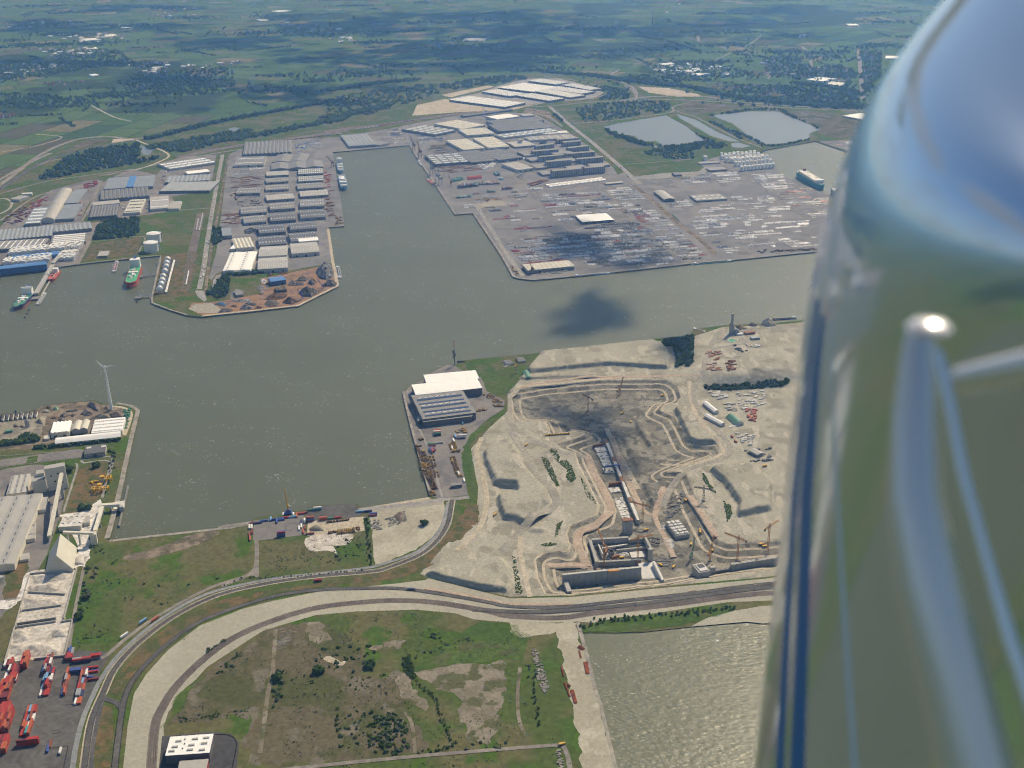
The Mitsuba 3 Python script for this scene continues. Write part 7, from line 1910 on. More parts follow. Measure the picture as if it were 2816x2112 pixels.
# culvert strip: slabs, side wall, cross beams
SL = [('K 690,50 760,42 742,-10', 'concrete'), ('K 705,88 800,78 792,60', 'concrete_pale'), ('K 722,130 812,120 800,84', 'concrete_pale'), ('K 745,180 828,170 816,126', 'concrete_pale'), ('K 764,215 840,205 830,174', 'concrete_pale'), ('K 776,244 850,235 842,210', 'concrete_pale'), ('K 786,300 870,292 856,250', 'roof_cream'), ('K 835,460 918,450 904,412', 'concrete_pale'),
      ('K 872,520 940,510 925,500', 'concrete_pale'), ('K 885,560 958,548 944,512', 'concrete_pale'), ('K 902,605 975,595 960,552', 'concrete_pale'), ('K 918,650 990,640 978,600', 'concrete_pale'), ('K 932,680 1000,672 992,645', 'concrete_pale')]
k = thing('culvert_strip', 'long strip of white and grey concrete slabs down the middle of the excavation', 'culvert')
for i, (t, m) in enumerate(SL):
    r = Box3(t, 3, PF)
    put('slab', MB().box(r.p(r.w / 2, r.d / 2, 0.8 + .12 * (i % 3)), (r.w - .4, r.d - .4, 4), r.rot), m, parent=k)
    rng = np.random.default_rng(i)
    for j in range(4):
        put('upstand', MB().box(r.p(r.w * rng.uniform(.15, .85), r.d * rng.uniform(.15, .85), 3.2), (rng.uniform(2, 6), rng.uniform(1, 3), rng.uniform(.6, 1.6)), r.rot), 'concrete_pale' if j % 3 else 'concrete_dark', parent=k)
k = thing('side_wall', 'dark long side wall of the culvert strip with pale top', 'wall')
a = gp('K 790,20 1060,690', -7)
e = a[1] - a[0]
for i in range(16):
    q = a[0] + e * (i + .5) / 16
    put('wall_panel', MB().box((*q, -12), (np.linalg.norm(e) / 16 - .3, 5, 10.5), math.atan2(e[1], e[0])), 'concrete', parent=k)
    put('coping', MB().box((*q, -6.4), (np.linalg.norm(e) / 16 - .6, 5.4 if i % 3 else 4, .8), math.atan2(e[1], e[0])), 'concrete_pale' if i % 4 else 'rust_steel', parent=k)
for i, t in enumerate(('K 690,78 782,62', 'K 822,392 925,378')):
    a = gp(t, -10)
    put('cross_beam', MB().box((*a.mean(0), -11), (np.linalg.norm(a[1] - a[0]), 4, 7), math.atan2(*(a[1] - a[0])[::-1])), 'rust_steel', label='rusty brown cross wall of the culvert strip, %s one' % ('upper', 'lower')[i], cat='beam')
a = gp('K 786,248 905,238', -4)
k = thing('blue_gantry', 'blue gantry beam spanning the culvert strip', 'crane')
put('beam', MB().box((*a.mean(0), -3), (np.linalg.norm(a[1] - a[0]), 2.6, 2), math.atan2(*(a[1] - a[0])[::-1])), 'paint_blue', parent=k)
for i in (0, 1):
    put('leg', MB().box((*a[i], -9), (2.2, 3, 12)), 'paint_blue', parent=k)
# basin of the lower lock head
k = thing('lock_basin', 'deep concrete basin with inner walls behind the long lock wall', 'basin')
for t, z, hgt, th, m in (('X 455,905 560,1240', -6, 16, 5, 'concrete'), ('X 560,1240 1240,1205', -10, 12, 4, 'concrete'), ('X 480,900 1040,865', -6, 16, 5, 'concrete'), ('X 570,940 650,1120', -12, 6, 2, 'concrete_pale'), ('X 640,1030 1040,970', -14, 5, 3, 'concrete_pale'), ('X 860,1060 1330,1010', -14, 5, 3, 'concrete'), ('X 1040,900 1280,880', -8, 14, 5, 'concrete')):
    a = gp(t, z)
    n = max(2, int(np.linalg.norm(a[1] - a[0]) / 12))
    for i in range(n):
        q = a[0] + (a[1] - a[0]) * (i + .5) / n
        put('wall_panel', MB().box((*q, z - hgt / 2), (np.linalg.norm(a[1] - a[0]) / n - .3, th, hgt), math.atan2(*(a[1] - a[0])[::-1])), m, parent=k)
for t, m in (('X 1040,1010 1240,990 1235,920', 'concrete_pale'), ('X 1090,1180 1350,1160 1330,1070', 'concrete_pale'), ('X 700,1040 850,1030 850,1000', 'concrete'), ('X 700,1180 1060,1160 1060,1110', 'concrete_dark')):
    r = Box3(t, 1.5, PF - 5)
    put('floor_slab', MB().box(r.p(r.w / 2, r.d / 2, 0), (r.w, r.d, 3), r.rot), m, parent=k)
for t, m, s in (('X 790,905 1030,870', 'rust_steel', 5), ('X 690,1110 720,1030', 'rust_steel', 6), ('X 790,1180 900,1150', 'rust_steel', 6), ('X 1150,1240 1230,1225', 'rust_steel', 4)):
    a = gp(t, -12)
    put('formwork', MB().box((*a.mean(0), -13), (np.linalg.norm(a[1] - a[0]), 3, s), math.atan2(*(a[1] - a[0])[::-1])), m, parent=k)
a = gp('X 780,1110', -14)[0]
put('round_shaft', MB().lathe([(5, -18), (5, -10), (4.2, -10), (4.2, -18)], (*a, 0), 20), 'concrete_dark', smooth=35, parent=k)
r = Box3('X 1772,838 1975,806 1872,588', 9, PF)
k = thing('machine_block', 'white concrete block with open recesses right of the track', 'block')
put('base', MB().box(r.p(r.w / 2, r.d / 2, 3), (r.w, r.d, 9), r.rot), 'concrete', parent=k)
rng = np.random.default_rng(3)
for i in range(5):
    for j in range(3):
        put('upstand', MB().box(r.p(r.w * (j + .5) / 3, r.d * (i + .5) / 5, 8.3), (r.w / 3 * rng.uniform(.5, .95), r.d / 5 * rng.uniform(.4, .9), rng.uniform(.8, 3)), r.rot), 'concrete_pale', parent=k)
r = Box3('K 1560,1118 1648,1102 1606,1030', 20, PF)
k = thing('machine_block', 'pale concrete block with stepped top beside the right lock wall', 'block')
put('base', MB().box(r.p(r.w / 2, r.d / 2, 9), (r.w, r.d, 21), r.rot), 'concrete', parent=k)
put('upper_slab', MB().box(r.p(r.w * .55, r.d * .5, 20.2), (r.w * .75, r.d * .8, 1.6), r.rot), 'concrete_pale', parent=k)
for i in range(4):
    put('upstand', MB().box(r.p(r.w * (.35 + .14 * i), r.d * .6, 21.5), (r.w * .08, r.d * .35, 1.6), r.rot), 'concrete_dark', parent=k)
k = thing('lock_wall', 'right lock wall running behind the aircraft', 'wall')
a = gp('K 1650,1072 2200,988', 4)
e = a[1] - a[0]
L, rot = np.linalg.norm(e), math.atan2(e[1], e[0])
for i in range(13):
    q = a[0] + e * (i + .5) / 13
    hh = 20 if i not in (1, 2, 3) else 13
    put('wall_panel', MB().box((*q, hh - 16 - hh / 2), (L / 13 - .5, 6, hh), rot), 'concrete' if hh == 20 else 'concrete_dark', parent=k)
k = thing('yellow_pipe', 'long yellow pipe lying on the ramp of the north pit', 'pipe')
a0, a1 = pits('I 1480,766'), pits('I 1678,752')
put('tube', MB().tube(a0 + [0, 0, 2], a1 + [0, 0, 2], 1.6, 1.6, 10), 'paint_yellow', smooth=40, parent=k)
for f in np.linspace(.05, .95, 9):
    put('flange', MB().tube(a0 + (a1 - a0) * f + [0, 0, 2], a0 + (a1 - a0) * (f + .02) + [0, 0, 2], 2.2, 2.2, 10), 'load_yellow', parent=k)


def dumper(p, rot, label, m='paint_yellow'):
    k = thing('dump_truck', label, 'truck', None)
    p = np.asarray(p, float)
    c, s = math.cos(rot), math.sin(rot)
    def o(x, y, z): return p + [x * c - y * s, x * s + y * c, z]
    put('tipper', MB().box(o(-1.5, 0, 2.6), (5.5, 3, 2), rot), m, parent=k)
    put('cab', MB().box(o(3, 0, 2.2), (2, 2.4, 2.4), rot), m, parent=k)
    put('chassis', MB().box(o(0, 0, 1.1), (8, 2, .8), rot), 'dark_steel', parent=k)
    for x in (-3, -1.2, 3):
        put('axle', MB().tube(o(x, -1.5, .8), o(x, 1.5, .8), .8, .8, 8), 'dark_steel', parent=k)


for i, (t, r) in enumerate((('X 920,1272', .2), ('X 955,1268', .2), ('X 1002,1264', .3), ('X 942,1192', .2), ('X 2132,770', 1.7), ('K 1568,790', 1.6), ('K 2072,890', .2), ('K 2098,908', .2), ('K 1446,530', 2), ('K 1660,938', 2), ('J 1800,1262', .2), ('X 1310,770', .3), ('X 1528,1300', 2.2), ('X 1995,985', 1.2), ('X 1730,1330', 1.0), ('J 1530,1020', 1.9), ('J 1560,1060', 1.9), ('J 630,830', .6), ('J 700,900', 1.6), ('J 960,685', .2), ('I 1325,845', 1), ('I 1070,1412', 1), ('O 435,1470', .3))):
    dumper(pits(t) if not t.startswith('O') else at(t), r, '%s truck %s' % ('yellow', ('left of three behind the lock wall', 'middle of three behind the lock wall', 'right of three behind the lock wall', 'beside the basin edge', 'large beside the white block', 'on the dirt road right of the white block', 'left of the pair at the aircraft edge', 'right of the pair at the aircraft edge', 'on the dirt road above the mounds', 'on the slope road', 'in the site compound corner', 'beside the shaft block', 'behind the pale block', 'near the green crane',
           'on the flat ground by the green crane', 'orange rank upper', 'orange rank lower', 'in the shaded north pit', 'on the north pit track', 'on the upper terrace', 'on the left sand track', 'at the foot of the sand mound', 'at the corner of the field road')[i]), 'paint_orange' if i in (15, 16) else 'paint_yellow')
patchy('rust_pipe', (0.25, 0.085, 0.05), (0.18, 0.06, 0.04), None, 5, 1.5)
for i, (t, n, w) in enumerate((('O 570,665 612,690', 4, 7), ('O 628,795 645,890', 5, 6), ('O 575,700 590,760', 2, 2), ('O 430,830 448,910', 2, 2), ('O 455,960 500,1080', 2, 2), ('O 515,1025 548,1130', 4, 5), ('O 478,975 500,992', 2, 4))):
    a = gp(t)
    e = a[1] - a[0]
    pr = np.array([e[1], -e[0]]) / np.linalg.norm(e)
    k = thing('pipe_bundle', 'rusty red pipes lying %s' % ('on the basin quay, upper bundle', 'on the basin quay, wide lower bundle', 'between the two quay bundles', 'at the edge of the field, upper pair', 'at the edge of the field, long pair', 'at the edge of the field, fanned bundle', 'beside the long field pair')[i], 'pipes')
    for j in range(n):
        o = pr * (j - (n - 1) / 2) * w / n
        put('pipe', MB().tube((*(a[0] + o), 1.2), (*(a[1] + o * .8), 1.2), .75, .75, 8), 'rust_pipe', smooth=40, parent=k)

# ---------------------------------------------------------------- vegetation
def leafy(name, a, b):
    patchy(name, a, b, None, 5, 1.6, (0.35, 0.65))


leafy('leaf_dark', (0.042, 0.072, 0.020), (0.062, 0.096, 0.029))
leafy('leaf_mid', (0.060, 0.098, 0.026), (0.088, 0.125, 0.038))
leafy('leaf_grey', (0.075, 0.095, 0.052), (0.105, 0.122, 0.072))
dull('bark', (0.06, 0.05, 0.04))


def clump_mesh(seed, n=6):
    rng = np.random.default_rng(seed)
    q = rng.normal(0, .42, (n, 3)) * [1, 1, .5] + [0, 0, .55]
    q[0] = (0, 0, .6)
    v, f = lumps(q, rng.uniform(.38, .68, n), seed, rough=.32)
    v[:, 2] = np.maximum(v[:, 2], -.05)
    return v, f


SHRUB = [(mikit.ply(clump_mesh(s), m, smooth=False), m) for s, m in ((1, 'leaf_mid'), (2, 'leaf_mid'), (3, 'leaf_dark'), (4, 'leaf_grey'), (5, 'leaf_dark'), (6, 'leaf_grey'))]
SCRUBS = [('N 950,1200 1170,1220 1270,1330 1260,1560 1110,1540 940,1530 950,1400', 105, 1.2, 3.4, 'in the dense thicket on the scrub field'), ('N 660,1220 950,1210 940,1500 680,1500', 45, .8, 2.4, 'scattered left of the dense thicket'), ('N 150,850 240,870 230,1000 180,1180 130,1160', 22, 1.6, 3.4, 'along the dirt track of the scrub field'),
          ('N 480,680 1000,640 1010,860 480,900', 40, .9, 2.8, 'in the middle of the scrub field'), ('N 300,900 1080,880 1100,1220 330,1230', 70, .6, 1.8, 'low on the brown part of the scrub field'), ('N 1300,690 1480,680 1560,590 1860,600 1500,730 1310,770', 46, .7, 1.8, 'along the reed ditch of the scrub field'), ('N 1440,520 1540,600 1500,620 1420,560', 12, 1, 2, 'in the short hedge on the upper field'),
          ('L 640,300 690,130 760,180 740,320 660,440', 30, 1.2, 2.8, 'beside the gypsum bays'), ('L 700,0 820,0 780,100 700,120', 16, 1.2, 2.6, 'at the works corner of the meadow'), ('L 820,100 1400,60 1900,60 1300,380 860,380', 40, .7, 2.0, 'strewn over the large meadow'), ('L 600,560 800,480 900,560 640,690', 26, .8, 1.8, 'on the lower left meadow'),
          ('M 400,700 760,640 1000,640 960,760 400,840', 60, .6, 1.6, 'on the meadow below the quay yard'), ('M 950,560 1190,520 1180,680 950,740', 26, 1.0, 2.2, 'on the meadow beside the hedge strip'), ('L 1530,860 1650,780 1720,690 1830,620 1910,570 2030,490 1980,520 1700,720', 12, 1.2, 2.4, 'along the railway curve'), ('L 1780,880 1950,700 1980,800 1830,900', 22, .9, 2.2, 'beside the depot field'),
          ('L 1460,1240 1800,1190 2020,1190 2020,1230 1470,1300', 40, .9, 1.8, 'in the hedge above the depot'), ('H 770,1490 860,1500 850,1560 780,1560', 9, 1.2, 2.2, 'at the corner of the water basin'), ('H 900,1590 1110,1600 1000,1650 900,1650', 7, 1, 2, 'near the stone bank'), ('O 130,780 220,870 180,960 130,900', 6, 1.2, 2.2, 'beside the stone rows'), ('N 1380,1480 1800,1440 2180,1400 2100,1500 1400,1520', 14, .9, 2, 'near the field road')]
cand = []
for i, (t, n, r0, r1, where) in enumerate(SCRUBS):
    for p in spill(t, n, 500 + i):
        cand.append((p, RNG.uniform(r0, r1), where))
cand.sort(key=lambda q: -q[1] / q[0][1])
for p, r, where in cand[:298]:
    sh, m = SHRUB[int(RNG.integers(6))]
    g = {'leaf_mid': 'green', 'leaf_dark': 'dark green', 'leaf_grey': 'grey green'}[m]
    put('shrub', None, None, label=f'{g} shrub {where}', cat='shrub', group='shrubs ' + where, to_world=tw((*p, .1), RNG.uniform(0, 6.28), (r * RNG.uniform(.9, 1.3), r * RNG.uniform(.9, 1.3), r)), shape=sh)
small = {m: ([], []) for m in ('leaf_mid', 'leaf_dark', 'leaf_grey')}
for p, r, where in cand[298:]:
    m = ('leaf_mid', 'leaf_dark', 'leaf_grey')[int(RNG.integers(3))]
    small[m][0].append((*p, r * .4))
    small[m][1].append(r)
for t, n in (('N 60,545 700,560 1300,900 1340,1540 0,1640 150,850', 1000), ('L 1350,1310 1450,1080 2208,540 2208,1180 1400,1310', 320), ('N 560,420 1350,380 1700,450 1300,740 700,640', 500), ('M 340,580 1200,500 1210,740 380,850', 360), ('L 640,440 800,20 2080,20 1300,390 900,690 600,690', 420), ('N 1500,700 2208,520 2208,740 1500,820', 300), ('N 1340,1250 2100,1200 2200,1480 1350,1540', 200), ('L 870,1050 1500,520 2200,190 2200,230 1500,620 950,1060', 160), ('N 120,1700 1340,1570 2208,1500 2208,1700', 200), ('O 0,580 380,560 560,1650 0,1450', 240)):
    q = spill(t, n, n + 3)
    dens = meshkit.fbm(np.column_stack([q / 35.0, q[:, :1] * 0]), 3, 4)
    q = q[dens > .47]
    for p in q:
        m = ('leaf_mid', 'leaf_dark', 'leaf_grey')[int(RNG.integers(3))]
        r = RNG.uniform(.35, 1.1)
        small[m][0].append((*p, r * .4))
        small[m][1].append(r)
for t, n in (('I 1450,940 1500,960 1560,1080 1590,1170 1580,1190 1540,1130 1490,1050', 260), ('I 1510,880 1560,870 1600,940 1580,990', 90), ('I 1580,980 1650,960 1700,1020 1730,1120 1690,1150 1650,1110 1660,1040', 330), ('K 1590,290 1640,380 1700,470 1650,440 1590,350', 150), ('K 1760,530 1820,570 1830,640 1790,700 1780,640', 170), ('K 395,720 440,690 400,800 370,840', 90), ('K 260,890 330,870 400,880 330,905', 60), ('K 20,960 50,1000 110,1290 60,1310', 120), ('K 570,300 640,500 720,560 640,420', 60)):
    for p in spill(t, n, n):
        small['leaf_mid'][0].append((*p, float(H(p[0], p[1])) + .3))
        small['leaf_mid'][1].append(RNG.uniform(.7, 1.7))
ICO0 = trimesh.creation.icosahedron()
for m, (pp, rr) in small.items():
    put('scrub_tufts', lumps(pp, rr, 5, ICO0, (1.1, 1.1, .8), .35), m, kind='stuff', label='low tufts of scrub scattered over the fields')


def tree(label, p, r, h, seed, m='leaf_dark', group=None):
    k = thing('tree', label, 'tree', group)
    p = np.asarray(p, float)
    rng = np.random.default_rng(seed)
    n = 26
    q = rng.normal(0, .5, (n, 3))
    q /= np.maximum(1, np.linalg.norm(q, axis=1, keepdims=True))
    put('crown', lumps(p + [0, 0, h * .58] + q * [r * .8, r * .8, h * .36], rng.uniform(.28, .46, n) * r, seed, rough=.35), m, parent=k)
    put('trunk', MB().tube(p, p + [0, 0, h * .5], r * .09, r * .05), 'bark', parent=k)


for i, (t, r, h, lab) in enumerate((('M 1695,425', 7, 9, 'single dark bush tree on the sand plot'), ('Z 1465,1130', 8, 10, 'dark round tree on the works lawn beside the path loop'), ('Z 1060,1200', 9, 11, 'dark tree beside the tall tower'), ('H 690,1195', 7, 8, 'right tree of the pair on the lower works lawn'), ('H 665,1180', 6, 7, 'left tree of the pair on the lower works lawn'), ('H 730,1195', 6, 8, 'outer tree beside the lawn pair'), ('N 530,870', 8, 8, 'round green tree in the scrub field, left one'),
                                    ('N 945,825', 8, 8, 'round green tree in the scrub field, right one'), ('N 190,935', 7, 9, 'dark tree beside the dirt track'), ('L 715,260', 8, 8, 'large pale bush tree beside the gypsum bays'), ('L 650,430', 7, 8, 'dark bush tree at the step of the bay wall'), ('L 1710,690', 3, 4, 'small tree along the railway curve'))):
    tree(lab, at(t), r, h, 800 + i, 'leaf_dark' if i not in (9,) else 'leaf_grey')

WOODS = []


def woods(text, n, r0, r1, seed, m='leaf_dark'):
    for p in spill(text, n, seed):
        WOODS.append((p[0], p[1], RNG.uniform(r0, r1), m))


def belt(text, width, gap, r0, r1, m='leaf_dark', drop=0.05):
    c = curve(gp(text), gap)
    for p in c:
        for _ in range(max(1, int(width / (gap * 1.1)))):
            if RNG.random() > drop:
                WOODS.append((p[0] + RNG.normal(0, width / 3.2), p[1] + RNG.normal(0, width / 3.2), RNG.uniform(r0, r1), m))


woods('D 600,610 650,500 912,466 900,560 860,590 780,600', 330, 4, 6.5, 1)
belt('A 950,905 1500,775 2212,650', 34, 9, 6, 10)
belt('B 0,590 300,545 560,520', 60, 10, 6, 10)
belt('A 950,960 1200,935 1500,905 2212,770 B 0,765 150,740 400,680', 60, 10, 5, 9, 'leaf_mid')
woods('A 1000,940 1450,860 1640,840 1600,880 1150,1000', 330, 5, 8, 2, 'leaf_mid')
woods('A 240,1170 450,1010 640,960 900,930 920,1000 860,1040 1000,1020 1060,1010 960,1050 700,1090 500,1130', 620, 5, 8.5, 3)
woods('B 700,560 1040,500 1280,495 1290,515 1040,550 800,585', 220, 6, 9, 4)
woods('B 0,640 500,560 700,550 730,600 560,660 300,740 0,770', 420, 5, 8, 5, 'leaf_mid')
woods('C -90,830 0,862 150,920 300,950 450,940 575,915 420,850 330,760 345,770 520,880 700,940 690,960 560,960 420,990 100,930 -60,870', 420, 4, 7.5, 6)
woods('C 110,850 200,830 265,855 230,885 120,880', 90, 4, 7, 7, 'leaf_mid')
woods('C 345,835 400,820 425,840 390,860', 30, 4, 6, 8, 'leaf_mid')
woods('C 1130,838 1180,828 1220,845 1180,855', 24, 4, 6, 9)
woods('C -300,700 -140,680 140,650 330,665 340,720 0,770 -200,800', 360, 4, 7.5, 10, 'leaf_mid')
woods('C 160,995 240,955 500,1000 490,1030 330,1030', 130, 3.5, 6, 11, 'leaf_mid')
belt('C 600,750 700,735 860,712 1040,715 1110,750 1300,835', 16, 8, 4, 7)
belt('C 740,850 880,905 960,945 1100,935 1240,905', 16, 9, 4, 6)
belt('C 600,790 680,830 800,900', 16, 9, 4, 6)
belt('C 0,520 150,525 400,560 600,590', 50, 12, 7, 11)
belt('C 520,590 760,630 1000,660 1300,690 1620,700', 60, 12, 7, 11)
belt('C 1130,540 1400,570 1580,620', 50, 12, 7, 10)
belt('C 800,640 1000,640 1200,655 1400,670 1600,690', 50, 12, 7, 11)
woods('C 1000,560 1200,570 1500,610 1560,650 1200,640 1020,610', 200, 6, 10, 12)
belt('B 1410,470 1700,490 1840,510 2212,560', 50, 12, 7, 11)
woods('B 1640,560 1800,560 1960,580 1960,640 1760,650 1830,600', 150, 5, 8, 13, 'leaf_mid')
belt('B 1470,740 1520,790', 10, 7, 4, 6)
woods('D 1340,960 1450,850 1480,840 1480,960 1420,995', 130, 3, 6, 14)
woods('D 1480,835 1700,815 1690,830 1480,850', 60, 3, 5, 15)
woods('D 1375,600 1440,590 1430,640 1380,640', 30, 4, 6, 16)
woods('D 1380,530 1435,540 1430,590 1380,590', 26, 4, 7, 16)
woods('J 970,230 1150,215 1150,420 1080,450 1060,280 960,270', 300, 2.5, 5.0, 17)
woods('J 1160,200 1210,195 1205,430 1160,440', 120, 2.5, 5.0, 18)
woods('J 1300,600 2000,555 2000,580 1500,640 1330,620', 220, 2, 4, 19)
woods('H 280,690 450,675 980,622 985,632 460,690 280,705', 150, 2, 4, 20)
woods('Z 0,770 100,760 300,740 590,700 580,730 300,780 0,815', 110, 2.5, 4.5, 21, 'leaf_mid')
woods('Z 310,700 400,640 560,680 590,740 320,770', 90, 3, 5, 22)
belt('M 1210,380 1235,560 1245,760', 7, 4, 1.2, 2.4)
belt('M 0,950 200,872 420,862 800,838 1200,800', 4, 5, .8, 1.6)
belt('H 875,730 930,720 925,800 905,880', 9, 5, 1.5, 3, 'leaf_mid')
belt('N 1260,730 1240,860 1330,960 1480,1080 1510,1200 1600,1400 1610,1490 1340,1540', 5, 3, 1.0, 2.0, 'leaf_mid')
woods('N 1190,760 1270,735 1330,900 1300,940 1230,830', 90, .9, 2.0, 23)
belt('O 600,500 830,450 1500,390 1840,345', 12, 5, 1.2, 2.6, 'leaf_mid')
belt('O 205,900 205,1050 240,1300', 5, 5, 1, 2)
# the plain: hedges, copses, gardens
rng = np.random.default_rng(77)
for _ in range(190):
    u, v = rng.uniform(-100, 2700), 1056 - FOC * math.tan(rng.uniform(math.radians(11.0), math.radians(18.2)))
    v = rng.uniform(-40, 350) if rng.random() < .5 else v
    p = G(u, v)[:2]
    if NEAR.contains(sg.Point(p)):
        continue
    a = rng.choice([.15, .15, 1.72, 1.72, .6, 2.2]) + rng.normal(0, .08)
    L = rng.uniform(80, 520)
    n = int(L / 13)
    t = np.linspace(0, L, n)
    for q in t:
        if rng.random() < .8:
            WOODS.append((p[0] + math.cos(a) * q + rng.normal(0, 3), p[1] + math.sin(a) * q + rng.normal(0, 3), rng.uniform(4, 8), 'leaf_dark' if rng.random() < .7 else 'leaf_mid'))
for _ in range(90):
    u, v = rng.uniform(-100, 2700), rng.uniform(-40, 300)
    p = G(u, v)[:2]
    if NEAR.contains(sg.Point(p)):
        continue
    s = rng.uniform(30, 130)
    for _ in range(int(s * .9)):
        WOODS.append((p[0] + rng.normal(0, s * 1.5), p[1] + rng.normal(0, s * .7), rng.uniform(5, 10), 'leaf_dark'))
for text, n in (('C 930,390 1100,350 1250,440 1450,420 1560,480 1500,560 1200,520 980,500', 520), ('C 1560,330 1700,330 1700,480 1600,600 1580,480', 240), ('C 200,430 420,395 700,430 940,480 900,520 640,500 300,490', 220), ('A 0,600 640,640 630,690 200,710 0,680', 300), ('A 780,560 900,480 1300,450 1500,440 1520,560 1100,600', 420), ('A 300,330 760,320 900,420 400,420', 300), ('A 0,420 600,390 700,430 0,540', 420), ('A 1330,540 1520,530 1520,560 1340,570', 80), ('A 840,410 1080,420 1080,440 840,440', 60)):
    woods(text, n, 5, 9, n)
WX = np.array([w[:2] for w in WOODS])
WET = shapely.contains_xy(WATERS.buffer(-3), WX[:, 0], WX[:, 1])
W = [w for w, wet in zip(WOODS, WET) if not wet]
for m in ('leaf_dark', 'leaf_mid'):
    sel = [w for w in W if w[3] == m]
    nearw = [w for w in sel if w[1] < 4300]
    farw = [w for w in sel if w[1] >= 4300]
    for name, lst, k in (('woodland', nearw, 3), ('hedgerow_trees', farw, 2)):
        pts, rr = [], []
        for x, y, r, _ in lst:
            z0 = float(H(x, y)) if shapely.contains_xy(HF, x, y) else 0.0
            for j in range(k):
                pts.append((x + RNG.normal(0, r * .35), y + RNG.normal(0, r * .35), z0 + r * (.75 + .45 * j)))
                rr.append(r * (1.0 - .22 * j) * RNG.uniform(.75, 1.1))
        put(name, lumps(pts, rr, 9, ICO0, (1, 1, .95), .35), m, kind='stuff', label='dense green trees in woods and belts' if k == 3 else 'hedges and copses on the far plain')

# ---------------------------------------------------------------- villages on the plain
mat('house_white', (0.42, 0.40, 0.38), .6)
mat('house_brick', (0.26, 0.14, 0.10), .7)
mat('tile_red', (0.20, 0.085, 0.06), .7)
mat('tile_grey', (0.14, 0.14, 0.15), .6)


def house_parts(l, w, h, r):
    wall = MB().add([(-l, -w, 0), (l, -w, 0), (l, w, 0), (-l, w, 0), (-l, -w, h), (l, -w, h), (l, w, h), (-l, w, h), (-l, 0, h + r), (l, 0, h + r)], [[0, 1, 5, 4], [2, 3, 7, 6], [0, 4, 7, 3], [1, 2, 6, 5], [4, 8, 7, 7], [5, 6, 9, 9]])
    roof = MB().add([(-l - .4, -w - .5, h - .3), (l + .4, -w - .5, h - .3), (l + .4, 0, h + r + .1), (-l - .4, 0, h + r + .1), (l + .4, w + .5, h - .3), (-l - .4, w + .5, h - .3)], [[0, 1, 2, 3], [3, 2, 4, 5]])
    return wall.mesh(), roof.mesh()


HOUSE = [house_parts(l, w, h, r) for l, w, h, r in ((7, 4.5, 5.5, 4), (9, 5, 4.5, 4), (12, 7, 5, 3), (16, 9, 6, 2))]
HSH = [(mikit.ply(w, m1), mikit.ply(r, m2), n) for (w, r), (m1, m2, n) in zip(HOUSE * 2, (('house_white', 'tile_red', 'white walled house with red roof'), ('house_brick', 'tile_grey', 'brick house with grey roof'), ('house_white', 'roof_white', 'small works hall with bright roof'), ('house_white', 'tile_grey', 'white walled block with grey roof'), ('house_brick', 'tile_red', 'brick house with red roof'), ('house_white', 'tile_grey', 'white walled house with grey roof'), ('house_white', 'roof_pale', 'low hall with pale roof'), ('house_white', 'roof_white', 'large hall with white roof')))]
TOWNS = [('C 930,400 1080,360 1240,430 1440,430 1560,480 1480,540 1180,500 960,500', 105, 'in the village beside the long straight street', (0, 1, 4, 5, 3)), ('C 1580,330 1690,330 1700,470 1610,580 1590,440', 40, 'in the houses right of the straight street', (0, 1, 4, 5)), ('C 200,440 420,405 560,420 740,450 820,480 640,490 300,480', 80, 'in the works quarter of the village', (2, 3, 6, 7, 6, 2)),
         ('C 560,540 640,530 720,560 900,545 1100,600 1000,620 640,560', 30, 'strung along the wooded lane', (0, 4, 5)), ('A 0,740 60,740 130,750 60,775 0,775', 10, 'in the hamlet at the left edge', (0, 4)), ('A 290,540 470,520 560,530 430,560 300,560', 16, 'in the hamlet of the left plain', (0, 1, 4)), ('A 1350,540 1480,530 1500,550 1380,556', 12, 'at the farm on the dark plain', (0, 6, 4))]
nh = 0
for i, (t, n, where, kinds) in enumerate(TOWNS):
    for p in spill(t, n, 900 + i):
        w, r, lab = HSH[kinds[int(RNG.integers(len(kinds)))]]
        k = thing('village_house', f'{lab} {where}', 'house', 'houses ' + where)
        m = tw((*p, 0), RNG.choice([.2, 1.77]) + RNG.normal(0, .15), RNG.uniform(.85, 1.25))
        put('wall', None, None, parent=k, to_world=m, shape=w)
        put('roof', None, None, parent=k, to_world=m, shape=r)
        nh += 1
far = {}
for i, (t, n) in enumerate((('A 300,235 640,215 820,215 800,270 500,280', 130), ('A 180,320 620,300 700,360 320,380', 120), ('A 0,440 300,400 420,430 60,500', 90), ('A 830,420 1080,400 1100,450 860,460', 60), ('A 860,470 1060,440 1080,470 900,500', 40), ('A 1180,430 1560,400 1500,430 1200,450', 40), ('A 1800,130 2212,190 2100,220 1700,150', 60), ('A 1000,60 1300,50 1250,110 1000,120', 40), ('B 0,250 150,240 200,270 20,280', 30), ('C 1150,230 1240,220 1240,260 1180,260', 20), ('C 280,60 400,20 380,70 300,90', 20), ('A 0,160 500,120 500,160 0,200', 60))):
    for p in spill(t, n // 2, 950 + i):
        kind = int(RNG.choice([0, 1, 4, 5, 2, 6, 7]))
        (wv, wf), (rv, rf) = HOUSE[kind % 4]
        a, s = RNG.uniform(0, 3.1), RNG.uniform(.9, 1.5)
        for (v, f), m in (((wv, wf), 'house_white'), ((rv, rf), ('tile_red', 'tile_grey', 'roof_white', 'tile_grey', 'tile_red', 'tile_grey', 'roof_pale', 'roof_white')[kind])):
            k_, s_ = math.cos(a) * s, math.sin(a) * s
            far.setdefault(m, MB()).add(np.column_stack([v[:, 0] * k_ - v[:, 1] * s_ + p[0], v[:, 0] * s_ + v[:, 1] * k_ + p[1], v[:, 2] * s]), f)
for m, b in far.items():
    put('distant_town', b, m, kind='stuff', label='houses of far towns on the hazy plain')

